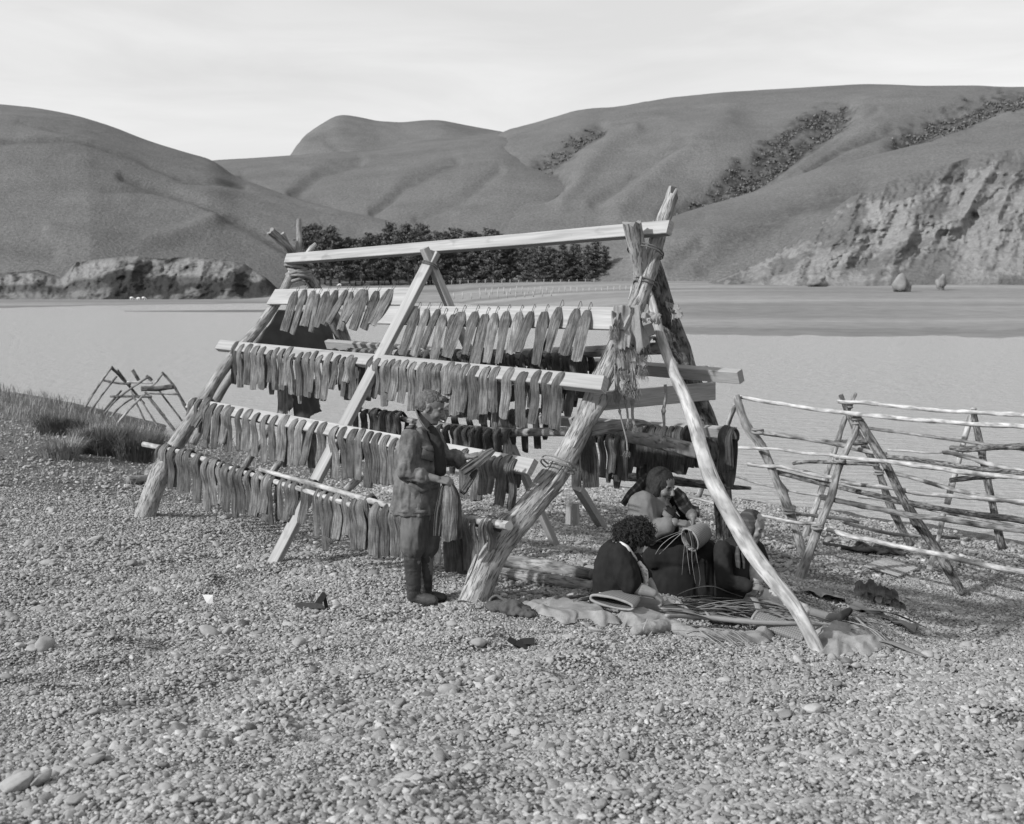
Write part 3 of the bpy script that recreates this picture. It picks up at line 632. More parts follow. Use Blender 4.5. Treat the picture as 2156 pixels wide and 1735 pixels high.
for k in range(46): tree_px.append((646 + k * 14.0 + rt.uniform(-7, 7), 0))
for k in range(18): tree_px.append((640 + k * 36 + rt.uniform(-10, 10), 1))
ORD = ['first', 'second', 'third', 'fourth', 'fifth', 'sixth', 'seventh', 'eighth', 'ninth', 'tenth', 'eleventh', 'twelfth', 'thirteenth', 'fourteenth', 'fifteenth', 'sixteenth', 'seventeenth', 'eighteenth', 'nineteenth', 'twentieth']
def ordw(i):
    if i < 20: return ORD[i]
    t_, u_ = divmod(i + 1, 10); tens = {2: 'twenty', 3: 'thirty', 4: 'forty', 5: 'fifty'}[t_]
    return {2: 'twentieth', 3: 'thirtieth', 4: 'fortieth', 5: 'fiftieth'}[t_] if u_ == 0 else tens + '-' + ORD[u_ - 1]
crest = [(630, 472), (660, 466), (700, 465), (725, 478), (745, 500), (790, 488), (820, 472), (860, 470), (930, 480), (960, 486), (1000, 480), (1040, 478), (1075, 492), (1110, 505), (1200, 508), (1260, 508), (1300, 520)]
cnt = {0: 0, 1: 0}
for k, (px, row) in enumerate(tree_px):
    root, a, b = protos[k % 6]
    if k >= 6:
        r2 = root.copy(); col.objects.link(r2)
        for ch in (a, b): c_ = ch.copy(); col.objects.link(c_); c_.parent = r2
        root = r2
    Yt = 470 + rt.uniform(-6, 6) + row * 26
    bx_, by_ = px, 597 - row * 3
    base = P(bx_, by_, Yt); topz = P(px, np.interp(px, *zip(*crest)) + (rt.uniform(2, 26) if row == 0 else rt.uniform(-9, 8)), Yt).z
    sc_ = (topz - base.z) / 20
    root.location = base; root.scale = (max(.75, sc_) * rt.uniform(.9, 1.25),) * 2 + (sc_,); root.rotation_euler = (0, 0, rt.uniform(0, 6.28))
    tag(root, ('dark pine in the front row across the lake, ' if row == 0 else 'dark pine in the back row across the lake, ') + ordw(cnt[row]) + ' from the left', 'tree', 'dark pines at the foot of the hills')
    cnt[row] += 1
# fences and sheep far off
def far_fence(name, label, pts, Y, n, h, m):
    mb_posts = []; t = thing(name, P(pts[0][0], pts[0][1], Y if not hasattr(Y, '__len__') else Y[0]), label, 'fence', 'far fences')
    px = np.linspace(pts[0][0], pts[-1][0], n); py = np.interp(px, *zip(*pts)); w = MB(); tops = []
    for k, (a, b) in enumerate(zip(px, py)):
        y_ = Y if not hasattr(Y, '__len__') else np.interp(a, [pts[0][0], pts[-1][0]], Y)
        q = P(a, b, y_); mb = MB(); hh = h * rt.uniform(.8, 1.15)
        tube(mb, [q - Vector((0, 0, .5)), q + Vector((rt.uniform(-.1, .1), 0, hh))], [.14, .11], 6, 3); build('post', mb, m, t); tops.append(q + Vector((0, 0, hh * .85)))
    tube(w, tops, .02, 4, n * 2); build('wire', w, M['rope'], t)
M['far_post'] = mat('bleached_posts', .33, .9, .2, 3)
far_fence('post_fence', 'pale post fence on the flat in front of the pines', [(1010, 617), (1120, 614), (1240, 616), (1330, 612)], 330, 26, 1.5, M['far_post'])
far_fence('post_fence', 'low post fence nearer the water below the dark pines', [(955, 626), (1060, 624), (1160, 620)], 300, 12, 1.2, M['far_post'])
far_fence('post_fence', 'fence line crossing the slope of the left hill', [(20, 372), (130, 378), (260, 385), (300, 396), (400, 412), (470, 440)], (605, 585), 44, 1.9, M['far_post'])
far_fence('post_fence', 'short fence running along the foot of the pines', [(880, 596), (1060, 597), (1250, 594)], 440, 22, 1.4, M['far_post'])

def sheep(px, py, Y, label, flip):
    mb = MB(); q = P(px, py, Y); s = -1 if flip else 1
    t = thing('sheep', q, label, 'sheep', 'grazing sheep across the lake')
    tube(mb, [q + Vector((-.55 * s, 0, .72)), q + Vector((-.2 * s, 0, .78)), q + Vector((.3 * s, 0, .76)), q + Vector((.6 * s, 0, .7))], [.2, .36, .36, .2], 10, 9, .1)
    tube(mb, [q + Vector((.5 * s, 0, .75)), q + Vector((.8 * s, 0, .62)), q + Vector((.98 * s, 0, .36))], [.17, .12, .08], 8, 6)
    for lx in (-.4, .36):
        for ly in (-.16, .16): tube(mb, [q + Vector((lx * s, ly, .6)), q + Vector((lx * s, ly, -.05))], [.08, .05], 6, 4)
    build('body', mb, M['wool'], t)
sheep(277, 632, 385, 'leftmost of three white sheep on the mud below the low cliff', False)
sheep(292, 633, 384, 'middle one of three white sheep on the mud below the low cliff', True)
sheep(302, 632, 385, 'rightmost of three white sheep on the mud below the low cliff', False)
sheep(715, 604, 420, 'white sheep grazing beyond the upper left eel plank', True)
sheep(929, 602, 420, 'white sheep grazing in front of the pines, right of the timber cross', False)
# boulders on the flat at the right
def stone(name, c, rx, ry, rz, m, label, cat='stone', group=None, seed=0., rot=0., amp=.16):
    bm = bmesh.new(); bmesh.ops.create_icosphere(bm, subdivisions=3, radius=1)
    v = np.array([x.co[:] for x in bm.verts]); f = [[q.index for q in p.verts] for p in bm.faces]; bm.free()
    k = 1 + amp * fbm(v * 1.3 + seed * 3.3, 3); v = v * k[:, None] * np.array([rx, ry, rz]); ca, sa = math.cos(rot), math.sin(rot)
    v = np.c_[v[:, 0] * ca - v[:, 1] * sa, v[:, 0] * sa + v[:, 1] * ca, v[:, 2]] + np.array(c)
    return tag(build(name, MB().add(v, f), m), label, cat, group)
stone('boulder', P(1900, 600, 300) , 2.4, 2.2, 2.6, M['rock'], 'larger pale boulder lying on the flat below the rock cliff', 'boulder', 'boulders on the flat', 1, 0., .55)
stone('boulder', P(1981, 597, 310), 1.4, 1.3, 2.0, M['rock'], 'smaller upright boulder on the flat at the far right', 'boulder', 'boulders on the flat', 2, 0., .55)
stone('boulder', P(1720, 592, 355), 2.8, 2.0, 1.8, M['rock'], 'low pale boulder at the foot of the rock cliff', 'boulder', 'boulders on the flat', 3, 0., .55)

# ------------------------------------------------------------------ the big eel-drying rack
YR = 10.25
CR, CL = P(1372, 590, YR), P(622, 552, 14.7)          # where the end frames cross
FR_, FL_ = P(1003, 1262, 9.0), P(300, 1082, 13.5)     # front feet
BR_ = P(1522, 1196, 11.0)
AX = (CL - CR); AX.z = 0; AX.normalize()              # along the rack, towards its far end
class Plane:
    def __init__(s, a, b, c): s.o = a; s.n = (b - a).cross(c - a).normalized(); s.n = s.n if s.n.y < 0 else -s.n
    def hit(s, px, py, off=0.):
        d = ray(px, py); return EYE + d * ((s.o + s.n * off - EYE).dot(s.n) / d.dot(s.n))
FRONT = Plane(FR_, FL_, (CR + CL) / 2)
BACK = Plane(BR_, BR_ + AX, CR)
MID = Plane((FR_ * .35 + BR_ * .65), (FR_ * .35 + BR_ * .65) + AX, CR)
FN, BN = FRONT.n, BACK.n
rack = thing('drying_rack', (FR_ + FL_) / 2, 'big drying rack of bark logs and sawn timber hung with rows of dried eels', 'rack')
def log(name, pts, rad, m='bark', parent=rack, sides=16, rough=.13, seed=0., knots=(), ragged=.0, seg=None):
    mb = MB(); tube(mb, pts, rad, sides, seg, rough, seed, knots, True, 1., ragged); return build(name, mb, M[m], parent, auto=50)
def V2(f, x, y): return f(x, y)
log('leg', [P(*V2(cM, 790, 1690), 8.96), P(*V2(cM, 900, 1430), 9.12), P(1185, 975, 9.6), P(1290, 745, 10.0), P(1352, 610, 10.22), P(1395, 470, 10.42), P(1417, 402, 10.5)], [.118, .112, .102, .092, .085, .076, .055], seed=1., knots=((.5, 1.6, .55), (.86, 3.5, .5), (.3, 5, .25)), ragged=.09, seg=90, sides=22)
lp = spline([P(*V2(cM, 790, 1690), 8.96), P(*V2(cM, 900, 1430), 9.12), P(1185, 975, 9.6), P(1290, 745, 10.0), P(1352, 610, 10.22), P(1395, 470, 10.42), P(1417, 402, 10.5)], 200)
bark_on = [o for o in col.objects if o.name == 'leg'][0]
gk = random.Random(12)
for k in range(30):
    i0 = gk.randint(4, 176); ln = gk.randint(5, 16); i1 = min(199, i0 + ln); rad_ = np.interp(i0 / 199, np.linspace(0, 1, 7), [.118, .112, .102, .092, .085, .076, .055]); t_ = Vector(lp[i1] - lp[i0]).normalized(); a_ = t_.cross(Vector((0, 1, 0))).normalized(); b_ = t_.cross(a_); an_ = gk.uniform(0, 6.28); o_ = a_ * math.cos(an_) + b_ * math.sin(an_)
    mb = MB(); ribbon(mb, [Vector(lp[i0]) + o_ * rad_ * 1.0, Vector(lp[(i0 + i1) // 2]) + o_ * rad_ * 1.06, Vector(lp[i1]) + o_ * (rad_ * 1.02 + gk.uniform(.0, .03))], gk.uniform(.015, .04), t_.cross(o_), .006, 8, (.3, 1, .5), .2, .2, k + .5, 5); build('bark_strip', mb, M['bark'], bark_on)
log('stub', [P(1352, 640, 10.28), P(1345, 560, 10.25), P(1329, 470, 10.15)], [.055, .07, .085], seed=2., ragged=.03, sides=16)
log('leg', [P(1524, 1210, 11.05), P(1521, 1050, 10.97), P(1506, 960, 10.92), P(1486, 880, 10.85), P(1463, 830, 10.8), P(1438, 758, 10.7), P(1414, 690, 10.6), P(1390, 610, 10.45), P(1372, 545, 10.35)], [.07, .082, .095, .10, .095, .07], 'bark_dark', seed=3., knots=((.7, 1., .5), (.45, 4., .3)), seg=80, sides=20)
log('prop', [P(1725, 1376, 8.28), P(1670, 1272, 8.5), P(1625, 1218, 8.64), P(1583, 1162, 8.8), P(1545, 1100, 8.97), P(1512, 1040, 9.12), P(1494, 1001, 9.22), P(1472, 929, 9.42), P(1450, 856, 9.6), P(1417, 783, 9.8), P(1385, 690, 10.05), P(1368, 625, 10.2)], [.050, .055, .060, .066, .067, .064, .060, .056, .050, .045, .040, .034], 'pale_pole', seed=4., knots=((.55, 2., .2), (.8, 1., .25)), seg=90, rough=.12)
log('leg', [FL_ - Vector((0, 0, .1)), P(345, 985, 13.7), P(415, 868, 13.95), P(478, 765, 14.15), P(560, 670, 14.4), P(612, 580, 14.65), P(628, 520, 14.75), P(629, 462, 14.8)], [.122, .112, .09, .072, .066, .062, .05, .03], seed=5., knots=((.52, 2., .4), (.85, .5, .5)), ragged=.02, seg=80)
log('leg', [P(735, 745, 15.8), P(712, 690, 15.6), P(668, 615, 15.2), P(632, 560, 14.85), P(600, 515, 14.6), P(569, 487, 14.45)], [.10, .10, .085, .07, .055, .05], 'old_pole', seed=6., ragged=.02)
log('branch_stub', [P(605, 520, 14.66), P(592, 492, 14.6)], [.05, .045], 'old_pole', seed=6.5, ragged=.02)
log('branch_stub', [P(632, 560, 14.9), P(655, 522, 15.0), P(664, 514, 15.05)], [.03, .025], 'pale_pole', seed=6.7)
log('brace', [P(405, 935, 14.3), P(455, 845, 14.5), P(560, 690, 15)], [.05, .045, .04], 'old_pole', seed=7.)
def plank(name, a, b, n, w, th, m='sawn', seed=0., parent=rack, s0=0., s1=0.):
    mb = MB(); beam(mb, a, b, n, w, th, .005, seed, s0, s1); return build(name, mb, M[m], parent, smooth=False)
# ridge beam (turned a little on its edge), upper planks, rails of the near side
rn = (Vector((0, 0, 1)) * .55 + Vector((AX.y, -AX.x, 0)) * -1).normalized() if False else (Vector((-AX.y, AX.x, 0)).normalized() * (1 if -AX.x * 0 + AX.x < 0 else 1))
rn = Vector((AX.y, -AX.x, 0)); rn = rn if rn.y < 0 else -rn
plank('ridge_beam', P(606, 546, 14.62), P(1410, 480, 10.12), (rn * .93 + Vector((0, 0, .36))).normalized(), .125, .075, 'sawn', 1.)
OFF = .15
def prow(top0, top1, bot0, bot1, name, th=.028, m='sawn', seed=0., s0=0., s1=0., off=OFF):
    a0, a1, b0, b1 = [FRONT.hit(*q, off) for q in (top0, top1, bot0, bot1)]
    w = ((a0 - b0).length + (a1 - b1).length) / 2
    return plank(name, (a0 + b0) / 2, (a1 + b1) / 2, FN, w * .97, th, m, seed, rack, s0, s1)
prow(c5(485, 375), c5(1840, 362), c5(400, 525), c5(1750, 530), 'plank', seed=2.)
prow(c5(1520, 540), cA(1800, 500), c5(1455, 715), cA(1720, 695), 'plank', seed=3.)
prow(cL(1700, 322), cA(1565, 1112), cL(1690, 385), cA(1545, 1222), 'rail', .075, seed=4., s1=.3)
prow((402, 838), cM(1250, 640), (396, 862), cM(1240, 715), 'rail', .06, seed=5.)
log('rail', [FRONT.hit(*cE(135, 410), .17), FRONT.hit(*cE(420, 470), .17), FRONT.hit(*cE(830, 605), .18), FRONT.hit(*cE(1240, 725), .2), FRONT.hit(*cE(1640, 850), .2)], [.034, .030, .028, .028, .027], 'pale_pole', seed=8., sides=12, rough=.08)
log('rail', [FRONT.hit(*cE(970, 590), .24), FRONT.hit(*cE(1400, 710), .22), FRONT.hit(*cE(1900, 850), .2), FRONT.hit(*cM(760, 1050), .2), FRONT.hit(*cM(1060, 1103), .2)], [.022, .026, .03, .032, .036], 'pale_pole', seed=9., sides=12, rough=.08)
log('rail_end', [FRONT.hit(*cM(1030, 1098), .2), FRONT.hit(*cM(1072, 1105), .23)], [.037, .038], 'pale_pole', seed=9.4, sides=12)
# the sawn cross in the middle
plank('strut', P(572, 1192, 11.28), P(*c5(2010, 20), 12.15), (FN + Vector((.35, 0, 0))).normalized(), .125, .07, 'sawn', 6.)
plank('strut', P(1170, 1150, 12.75), P(*c5(1905, -15), 12.1), (BN + Vector((-.35, 0, 0))).normalized(), .105, .07, 'sawn', 7.)
# far side
def bpt(x, y, off=0.): return BACK.hit(x, y, off)
log('back_rail', [MID.hit(735, 742, -.1), MID.hit(1000, 748, -.1), MID.hit(1200, 742, -.1), MID.hit(1400, 733, -.1)], [.05, .055, .055, .06], 'old_pole', seed=11., sides=12)
plank('back_rail', bpt(690, 725), bpt(1560, 793), BN, .115, .075, 'sawn_old', 8.)
log('back_rail', [MID.hit(*cE(1640, 150)), MID.hit(*cM(520, 365)), MID.hit(*cA(700, 1570)), MID.hit(*c3(370, 825)), MID.hit(*c3(800, 880)), MID.hit(*c3(1300, 990))], [.028, .033, .038, .043, .056, .068], 'old_pole', seed=12., sides=14, rough=.12)
log('short_pole', [P(*c3(340, 810), 9.75), P(*c3(600, 765), 9.9), P(*c3(800, 745), 10.0), P(*c3(868, 752), 10.05)], [.055, .055, .05, .012], 'old_pole', seed=13., sides=12)
plank('back_rail', bpt(940, 868), bpt(*c3(1615, 835)), BN, .10, .06, 'sawn_old', 9.)
log('back_rail', [bpt(1180, 978), bpt(*c3(470, 1180)), bpt(*c3(1100, 1250)), bpt(*c3(1500, 1295)), bpt(*c3(1740, 1310))], [.04, .045, .045, .04, .015], 'bark_dark', seed=14., sides=10)
plank('cross_board', P(*c3(380, 555), 9.72), P(*c3(1430, 465), 10.45), Vector((-.35, -1, 0)), .165, .03, 'sawn_old', 10.)
plank('cross_board', P(*c3(560, 40), 10.0), P(*c3(1020, -120), 10.75), Vector((-.35, -1, 0)), .115, .03, 'sawn_old', 11.)
plank('wedge', P(1335, 572, 10.4), P(1362, 596, 10.4), Vector((-.5, -1, .3)), .05, .03, 'sawn', 12.)
log('back_leg', [P(930, 885, 13.6), P(985, 760, 14.4)], [.05, .045], 'old_pole', seed=15.)
log('back_leg', [P(*cE(850, 585), 15.9), P(*cE(945, 440), 15.7), P(*cE(1040, 300), 15.5)], [.05, .045, .04], 'old_pole', seed=16.)
log('back_leg', [P(*cE(1060, 610), 15.3), P(*cE(1140, 500), 15.2), P(*cE(1300, 240), 15.0)], [.05, .045, .04], 'old_pole', seed=17.)
log('back_leg', [P(*cE(1590, 740), 14.2), P(*cE(1720, 620), 14.2)], [.055, .05], 'old_pole', seed=18.)
# lashings of wire and rope
def coil(name, c, axis, r, turns, m, thick=.006, spread=.05, r2=None):
    axis = Vector(axis).normalized(); a = axis.orthogonal().normalized(); b = axis.cross(a); mb = MB(); n = int(turns * 18)
    pts = [Vector(c) + axis * (spread * (k / n - .5)) + a * (r * math.cos(k / 18 * 6.283)) * (1 + .05 * math.sin(k * 1.7)) + b * ((r2 or r) * math.sin(k / 18 * 6.283)) for k in range(n + 1)]
    tube(mb, pts, thick, 6, n * 2); return build(name, mb, M[m], rack)
coil('lashing', P(1358, 530, 10.27), P(1410, 430, 10.4) - P(1330, 640, 10.1), .15, 2, 'cord', .007, .05, .17)
coil('lashing', P(1358, 598, 10.24), P(1410, 430, 10.4) - P(1330, 640, 10.1), .105, 2, 'cord', .007, .06)
coil('lashing', P(*c5(1965, 150), 12.12), P(*c5(2010, 20), 12.15) - P(572, 1192, 11.28), .085, 2, 'cord', .007, .04)
coil('lashing', P(*cM(1040, 1098), 9.32), P(1070, 1108, 9.2) - P(1000, 1090, 9.4), .09, 3, 'rope', .008, .08)
coil('lashing', P(*c3(70, 1110), 9.42), P(1290, 745, 10.0) - P(1185, 975, 9.6), .15, 2, 'rope', .008, .07)
coil('lashing', P(*c3(890, 70), 10.3), AX, .075, 3, 'rope', .008, .07)
coil('lashing', P(*c3(1345, 330), 11.0), AX, .085, 2, 'rope', .009, .04)
for k in range(9):                                                   # frayed sacking wound round the far crossing
    coil('lashing', P(628 + rt.uniform(-6, 6), 548 + k * 5, 14.72), (rt.uniform(-.3, .3), rt.uniform(-.3, .3), 1), .13, 1.2, 'sack', .022, .04)

# ------------------------------------------------------------------ the eels, each one hung on its own
def eel_mesh(path, w, face, seed, th=.023):
    g = random.Random(seed); n = 40 if len(path) > 4 else 26; c = spline(path, n)
    t = np.gradient(c, axis=0); t /= np.linalg.norm(t, axis=1)[:, None]
    dn = np.array(Vector(path[-1]) - Vector(path[-2])); bv = np.cross(dn, np.array(face)); bv /= np.linalg.norm(bv)
    B = bv[None] - t * (t @ bv)[:, None]; B /= np.linalg.norm(B, axis=1)[:, None]; A = np.cross(B, t)   # A: the way the flesh faces
    s = np.linspace(0, 1, n); m = 18; an = np.linspace(0, 2 * math.pi, m, endpoint=False)
    prof = np.interp(s, [0, .05, .12, .25, .5, .93, 1], [.52, .64, .78, .93, 1.0, .98, .93])
    if len(path) > 4:
        kf = float(np.argmax(c[:, 2])) / (n - 1); u_ = np.clip((s - kf) / (1 - kf), 0, 1); ub = np.clip((kf - s) / max(kf, 1e-3), 0, 1)
        prof = np.where(s >= kf, np.interp(u_, [0, .08, .3, .6, .94, 1], [.58, .7, .92, 1, .98, .92]), np.interp(ub, [0, .3, .85, 1], [.58, .75, .85, .55]))
    twist = g.uniform(-.28, .28) * s + g.uniform(-.15, .15) * np.sin(s * 3.1 + g.random() * 6)
    nr = g.choice((2.5, 3, 3.5, 4)); ph = g.uniform(-.6, .6)
    cup = g.uniform(-.25, .3)
    V = []
    ed = .07 * n1(s * 7, seed * .37) ; ed2 = .07 * n1(s * 7, seed * .37 + 5)
    for i in range(n):
        x = np.cos(an) * w * .5 * prof[i]; x = x * np.where(np.cos(an) > 0, 1 + ed[i], 1 + ed2[i])
        u = np.cos(an)
        front = np.sin(an)
        y = front * th * .5 * (1.25 - .5 * u**2)
        y += .20 * th * np.cos(u * math.pi * nr + ph + .5 * math.sin(s[i] * 5 + seed)) * (np.abs(front) ** .5) * (1 if True else 0) * (prof[i]) * np.where(front > 0, 1.4, .6)
        y += cup * w * (u**2 - .4) * .5 * prof[i]
        a, b = A[i], B[i]; ct, st = math.cos(twist[i]), math.sin(twist[i])
        A2 = a * ct + b * st; B2 = b * ct - a * st
        V.append(c[i] + np.outer(x, B2) + np.outer(y, A2))
    # ragged cut end
    V[-1] = V[-1] + np.outer(.014 * n1(np.cos(an) * 2.5, seed + 2.), t[-1])
    V = np.concatenate(V); F = []; U = []; L = np.r_[0, np.cumsum(np.linalg.norm(np.diff(c, axis=0), axis=1))]
    for i in range(n - 1):
        for j in range(m):
            k = (j + 1) % m
            F.append((i * m + j, i * m + k, (i + 1) * m + k, (i + 1) * m + j))
            x0, x1 = .5 * w * math.cos(an[j]) + seed * .31, .5 * w * math.cos(an[k]) + seed * .31
            U.append([(x0, L[i]), (x1, L[i]), (x1, L[i + 1]), (x0, L[i + 1])])
    F.append(tuple(range(m))[::-1]); U.append([(0, 0)] * m); F.append(tuple((n - 1) * m + j for j in range(m))); U.append([(0, 0)] * m)
    mb = MB(); mb.add(V, F, U); return mb
eid = [0]
VIEW = Vector((0, -1, 0))
def eel(path, w, face, label, group, m='eel', tie=None):
    eid[0] += 1
    mb = eel_mesh(path, w, face, eid[0])
    o = build('dried_eel', mb, M[m], loc=Vector(path[0]), auto=70)
    tag(o, label, 'dried eel', group)
    if tie is not None:
        t = MB(); tube(t, tie, .0035, 5, 16); build('tie', t, M['cord'], o)
    return o
rows = {}
def hang(rowname, group, items, f, kind, plane=FRONT, off=.2, m='eel', ties=True, kw=1.0):
    items = sorted(items, key=lambda q: f(q[0], q[1])[0])
    for (x0, y0, x1, y1, wd) in items:
        a = f(x0, y0); b = f(x1, y1); sc = f(1, 0)[0] - f(0, 0)[0]
        g = random.Random(int(a[0] * 13 + a[1]))
        k = rows.get(rowname, 0); rows[rowname] = k + 1
        T = plane.hit(a[0], a[1] , off)
        w = wd * sc * T.y / F_PX * (1.36 if kind == 'plank' else 1.34) * kw
        nrm = plane.n; fc = (Vector((nrm.x, nrm.y, 0)).normalized() + VIEW * g.uniform(.2, .9) + Vector((g.uniform(-.25, .25), 0, 0))).normalized()
        out = Vector((nrm.x, nrm.y, 0)).normalized()
        if kind == 'plank':
            E = plane.hit(a[0] + (b[0] - a[0]) * .45, a[1] + (b[1] - a[1]) * .45, off + .035)
            B = P(b[0], b[1], E.y - g.uniform(.0, .05))
            path = [T, E, B]
            tie = [T + Vector((0, 0, -.015)), T + Vector((.02, .02, .045)), T + Vector((.035, .035, .075)), T + Vector((.045, .02, .03)), T + Vector((.012, 0, .0))]
        else:
            B = P(b[0], b[1], T.y - g.uniform(-.02, .07))
            back = T - out * .10 + Vector((g.uniform(-.02, .02), 0, -(g.uniform(.22, .55) if g.random() < .55 else g.uniform(.03, .1)))); back2 = T - out * .085 + Vector((0, 0, -.02))
            top = T - out * .035 + Vector((0, 0, .026)); fr = T + out * .018 + (B - T) * .06
            mid = T + (B - T) * .5 + Vector((g.uniform(-.014, .014), g.uniform(-.02, .015), 0))
            path = [back, back2, top, fr, mid, B] if kind == 'rail' else [top, fr, mid, B]
            tie = [top + Vector((-.02, 0, -.03)), top + Vector((-.01, 0, .012)), top + Vector((.02, .01, .014)), top + Vector((.03, 0, -.03))]
        eel(path, w, fc, 'dried eel on the ' + rowname + ', ' + ordw(k) + ' from the left', group, m, tie if (ties and (kind == 'plank' or g.random() < .45)) else None)
GF, GB = 'dried eels hung along the near side of the rack', 'dried eels hung along the far side of the rack'
e1 = [(675, 405, 565, 780, 65), (760, 390, 640, 805, 72), (845, 400, 750, 730, 70), (890, 430, 820, 790, 52), (975, 405, 875, 745, 65), (1065, 395, 940, 720, 70), (1160, 390, 985, 705, 60), (1205, 410, 1105, 770, 62), (1315, 385, 1140, 690, 62), (1345, 390, 1225, 760, 78), (1455, 400, 1330, 760, 65), (1590, 385, 1410, 720, 75)]
hang('upper left plank', GF, e1, c5, 'plank', off=OFF + .03)
e2 = [(c5(*q[:2]) + c5(*q[2:4]) + (q[4] * .21963,)) for q in [(1700, 575, 1520, 975, 60), (1840, 570, 1690, 1010, 75), (1930, 575, 1800, 1015, 80), (2040, 575, 1895, 945, 65)]]
e2 += [(cA(*q[:2]) + cA(*q[2:4]) + (q[4] * .24403,)) for q in [(155, 565, 75, 955, 70), (240, 565, 190, 900, 60), (315, 540, 190, 930, 88), (430, 540, 340, 905, 80), (520, 560, 430, 985, 75), (600, 555, 525, 970, 75), (700, 540, 630, 975, 85), (810, 545, 735, 900, 75), (915, 540, 790, 880, 80), (1030, 540, 960, 990, 80), (1155, 502, 1050, 870, 75), (1310, 515, 1195, 910, 75), (1400, 525, 1305, 960, 78)]]
ident = lambda x, y: (x, y)
hang('upper right plank', GF, e2, ident, 'plank', off=OFF + .03)
e3 = [(c5(*q[:2]) + c5(*q[2:4]) + (q[4] * .21963,)) for q in [(100, 910, 80, 1280, 60), (155, 935, 145, 1320, 60), (240, 930, 205, 1290, 65), (300, 945, 270, 1335, 75), (360, 960, 345, 1335, 75), (430, 990, 420, 1270, 42), (490, 970, 475, 1345, 55), (545, 980, 545, 1340, 60), (620, 960, 570, 1300, 65), (637, 1030, 640, 1390, 55), (715, 1015, 710, 1400, 60), (790, 1015, 790, 1410, 75), (860, 1000, 815, 1370, 70), (905, 1045, 895, 1420, 60), (1000, 1020, 940, 1440, 70), (1080, 1040, 1015, 1335, 60), (1125, 1060, 1125, 1405, 60), (1200, 1040, 1150, 1270, 66), (1235, 1065, 1215, 1430, 75), (1420, 1050, 1310, 1375, 65), (1460, 1070, 1425, 1420, 65), (1530, 1090, 1525, 1500, 70), (1600, 1085, 1550, 1370, 65), (1655, 1095, 1590, 1440, 75), (1725, 1092, 1680, 1470, 85), (1800, 1110, 1790, 1540, 75), (1895, 1112, 1850, 1500, 80), (1950, 1125, 1940, 1400, 80), (2040, 1130, 2010, 1380, 80), (2130, 1140, 2110, 1430, 80)]]
e3 += [(cA(*q[:2]) + cA(*q[2:4]) + (q[4] * .24403,)) for q in [(40, 1015, 30, 1200, 75), (105, 1030, 100, 1215, 75), (215, 1000, 180, 1240, 80), (272, 1020, 250, 1430, 90), (350, 1020, 300, 1400, 80), (428, 1035, 415, 1465, 85), (528, 1045, 500, 1420, 75), (612, 1045, 580, 1400, 75), (735, 1055, 670, 1450, 90), (845, 1085, 830, 1530, 95), (965, 1078, 915, 1495, 85), (1060, 1090, 1045, 1500, 75), (1170, 1092, 1115, 1550, 85)]]
hang('second rail down', GF, e3, ident, 'rail', off=.2)
e4 = [(cE(*q[:2]) + cE(*q[2:4]) + (q[4] * .29283,)) for q in [(485, 100, 450, 235, 40), (525, 110, 475, 280, 42), (595, 100, 495, 280, 46), (580, 145, 585, 440, 34), (632, 140, 575, 375, 50), (682, 150, 640, 440, 48), (732, 155, 690, 400, 54), (758, 165, 742, 460, 52), (822, 180, 818, 455, 42), (890, 180, 862, 455, 58), (940, 210, 935, 495, 60), (1008, 222, 1000, 540, 60), (1072, 230, 1068, 530, 48), (1150, 225, 1115, 525, 60), (1215, 255, 1195, 560, 54), (1272, 262, 1225, 560, 60), (1360, 270, 1275, 550, 52), (1338, 300, 1340, 580, 46), (1420, 280, 1405, 520, 58), (1502, 308, 1508, 655, 66), (1560, 315, 1578, 660, 62), (1640, 325, 1628, 650, 66), (1695, 325, 1670, 660, 68), (1755, 345, 1745, 720, 64), (1810, 355, 1805, 690, 54), (1870, 372, 1865, 700, 58), (1930, 395, 1915, 700, 52), (1985, 405, 1975, 690, 55)]]
e4 += [(cM(*q[:2]) + cM(*q[2:4]) + (q[4] * .28803,)) for q in [(735, 575, 735, 900, 70), (820, 600, 830, 920, 75), (885, 620, 880, 875, 70), (940, 630, 920, 870, 50), (1052, 620, 1000, 950, 75), (985, 630, 985, 880, 48), (1092, 650, 1080, 990, 50)]]
hang('third rail down', GF, e4, ident, 'rail', off=.2)
e5 = [(cE(*q[:2]) + cE(*q[2:4]) + (q[4] * .29283,)) for q in [(240, 440, 235, 640, 36), (285, 430, 245, 680, 58), (335, 450, 325, 730, 58), (400, 465, 395, 750, 52), (452, 470, 445, 755, 56), (515, 500, 515, 830, 60), (575, 530, 590, 890, 54), (635, 540, 645, 845, 62), (678, 560, 675, 840, 40), (722, 575, 725, 890, 58), (778, 590, 790, 930, 54), (832, 600, 845, 910, 66), (885, 620, 890, 890, 40), (955, 620, 915, 920, 66), (1032, 640, 985, 900, 58), (1015, 650, 1015, 960, 48), (1060, 660, 1055, 985, 40), (1130, 670, 1115, 950, 50), (1178, 680, 1150, 960, 54), (1228, 690, 1190, 910, 54), (1322, 690, 1265, 980, 62), (1385, 750, 1378, 1070, 48), (1418, 770, 1440, 1170, 48), (1472, 775, 1455, 1075, 58), (1535, 770, 1510, 1090, 64), (1598, 800, 1592, 1070, 66), (1650, 820, 1650, 1170, 50), (1705, 810, 1700, 1160, 72), (1745, 800, 1742, 1100, 48), (1808, 850, 1790, 1215, 82), (1880, 865, 1875, 1210, 62), (1940, 880, 1940, 1215, 64)]]
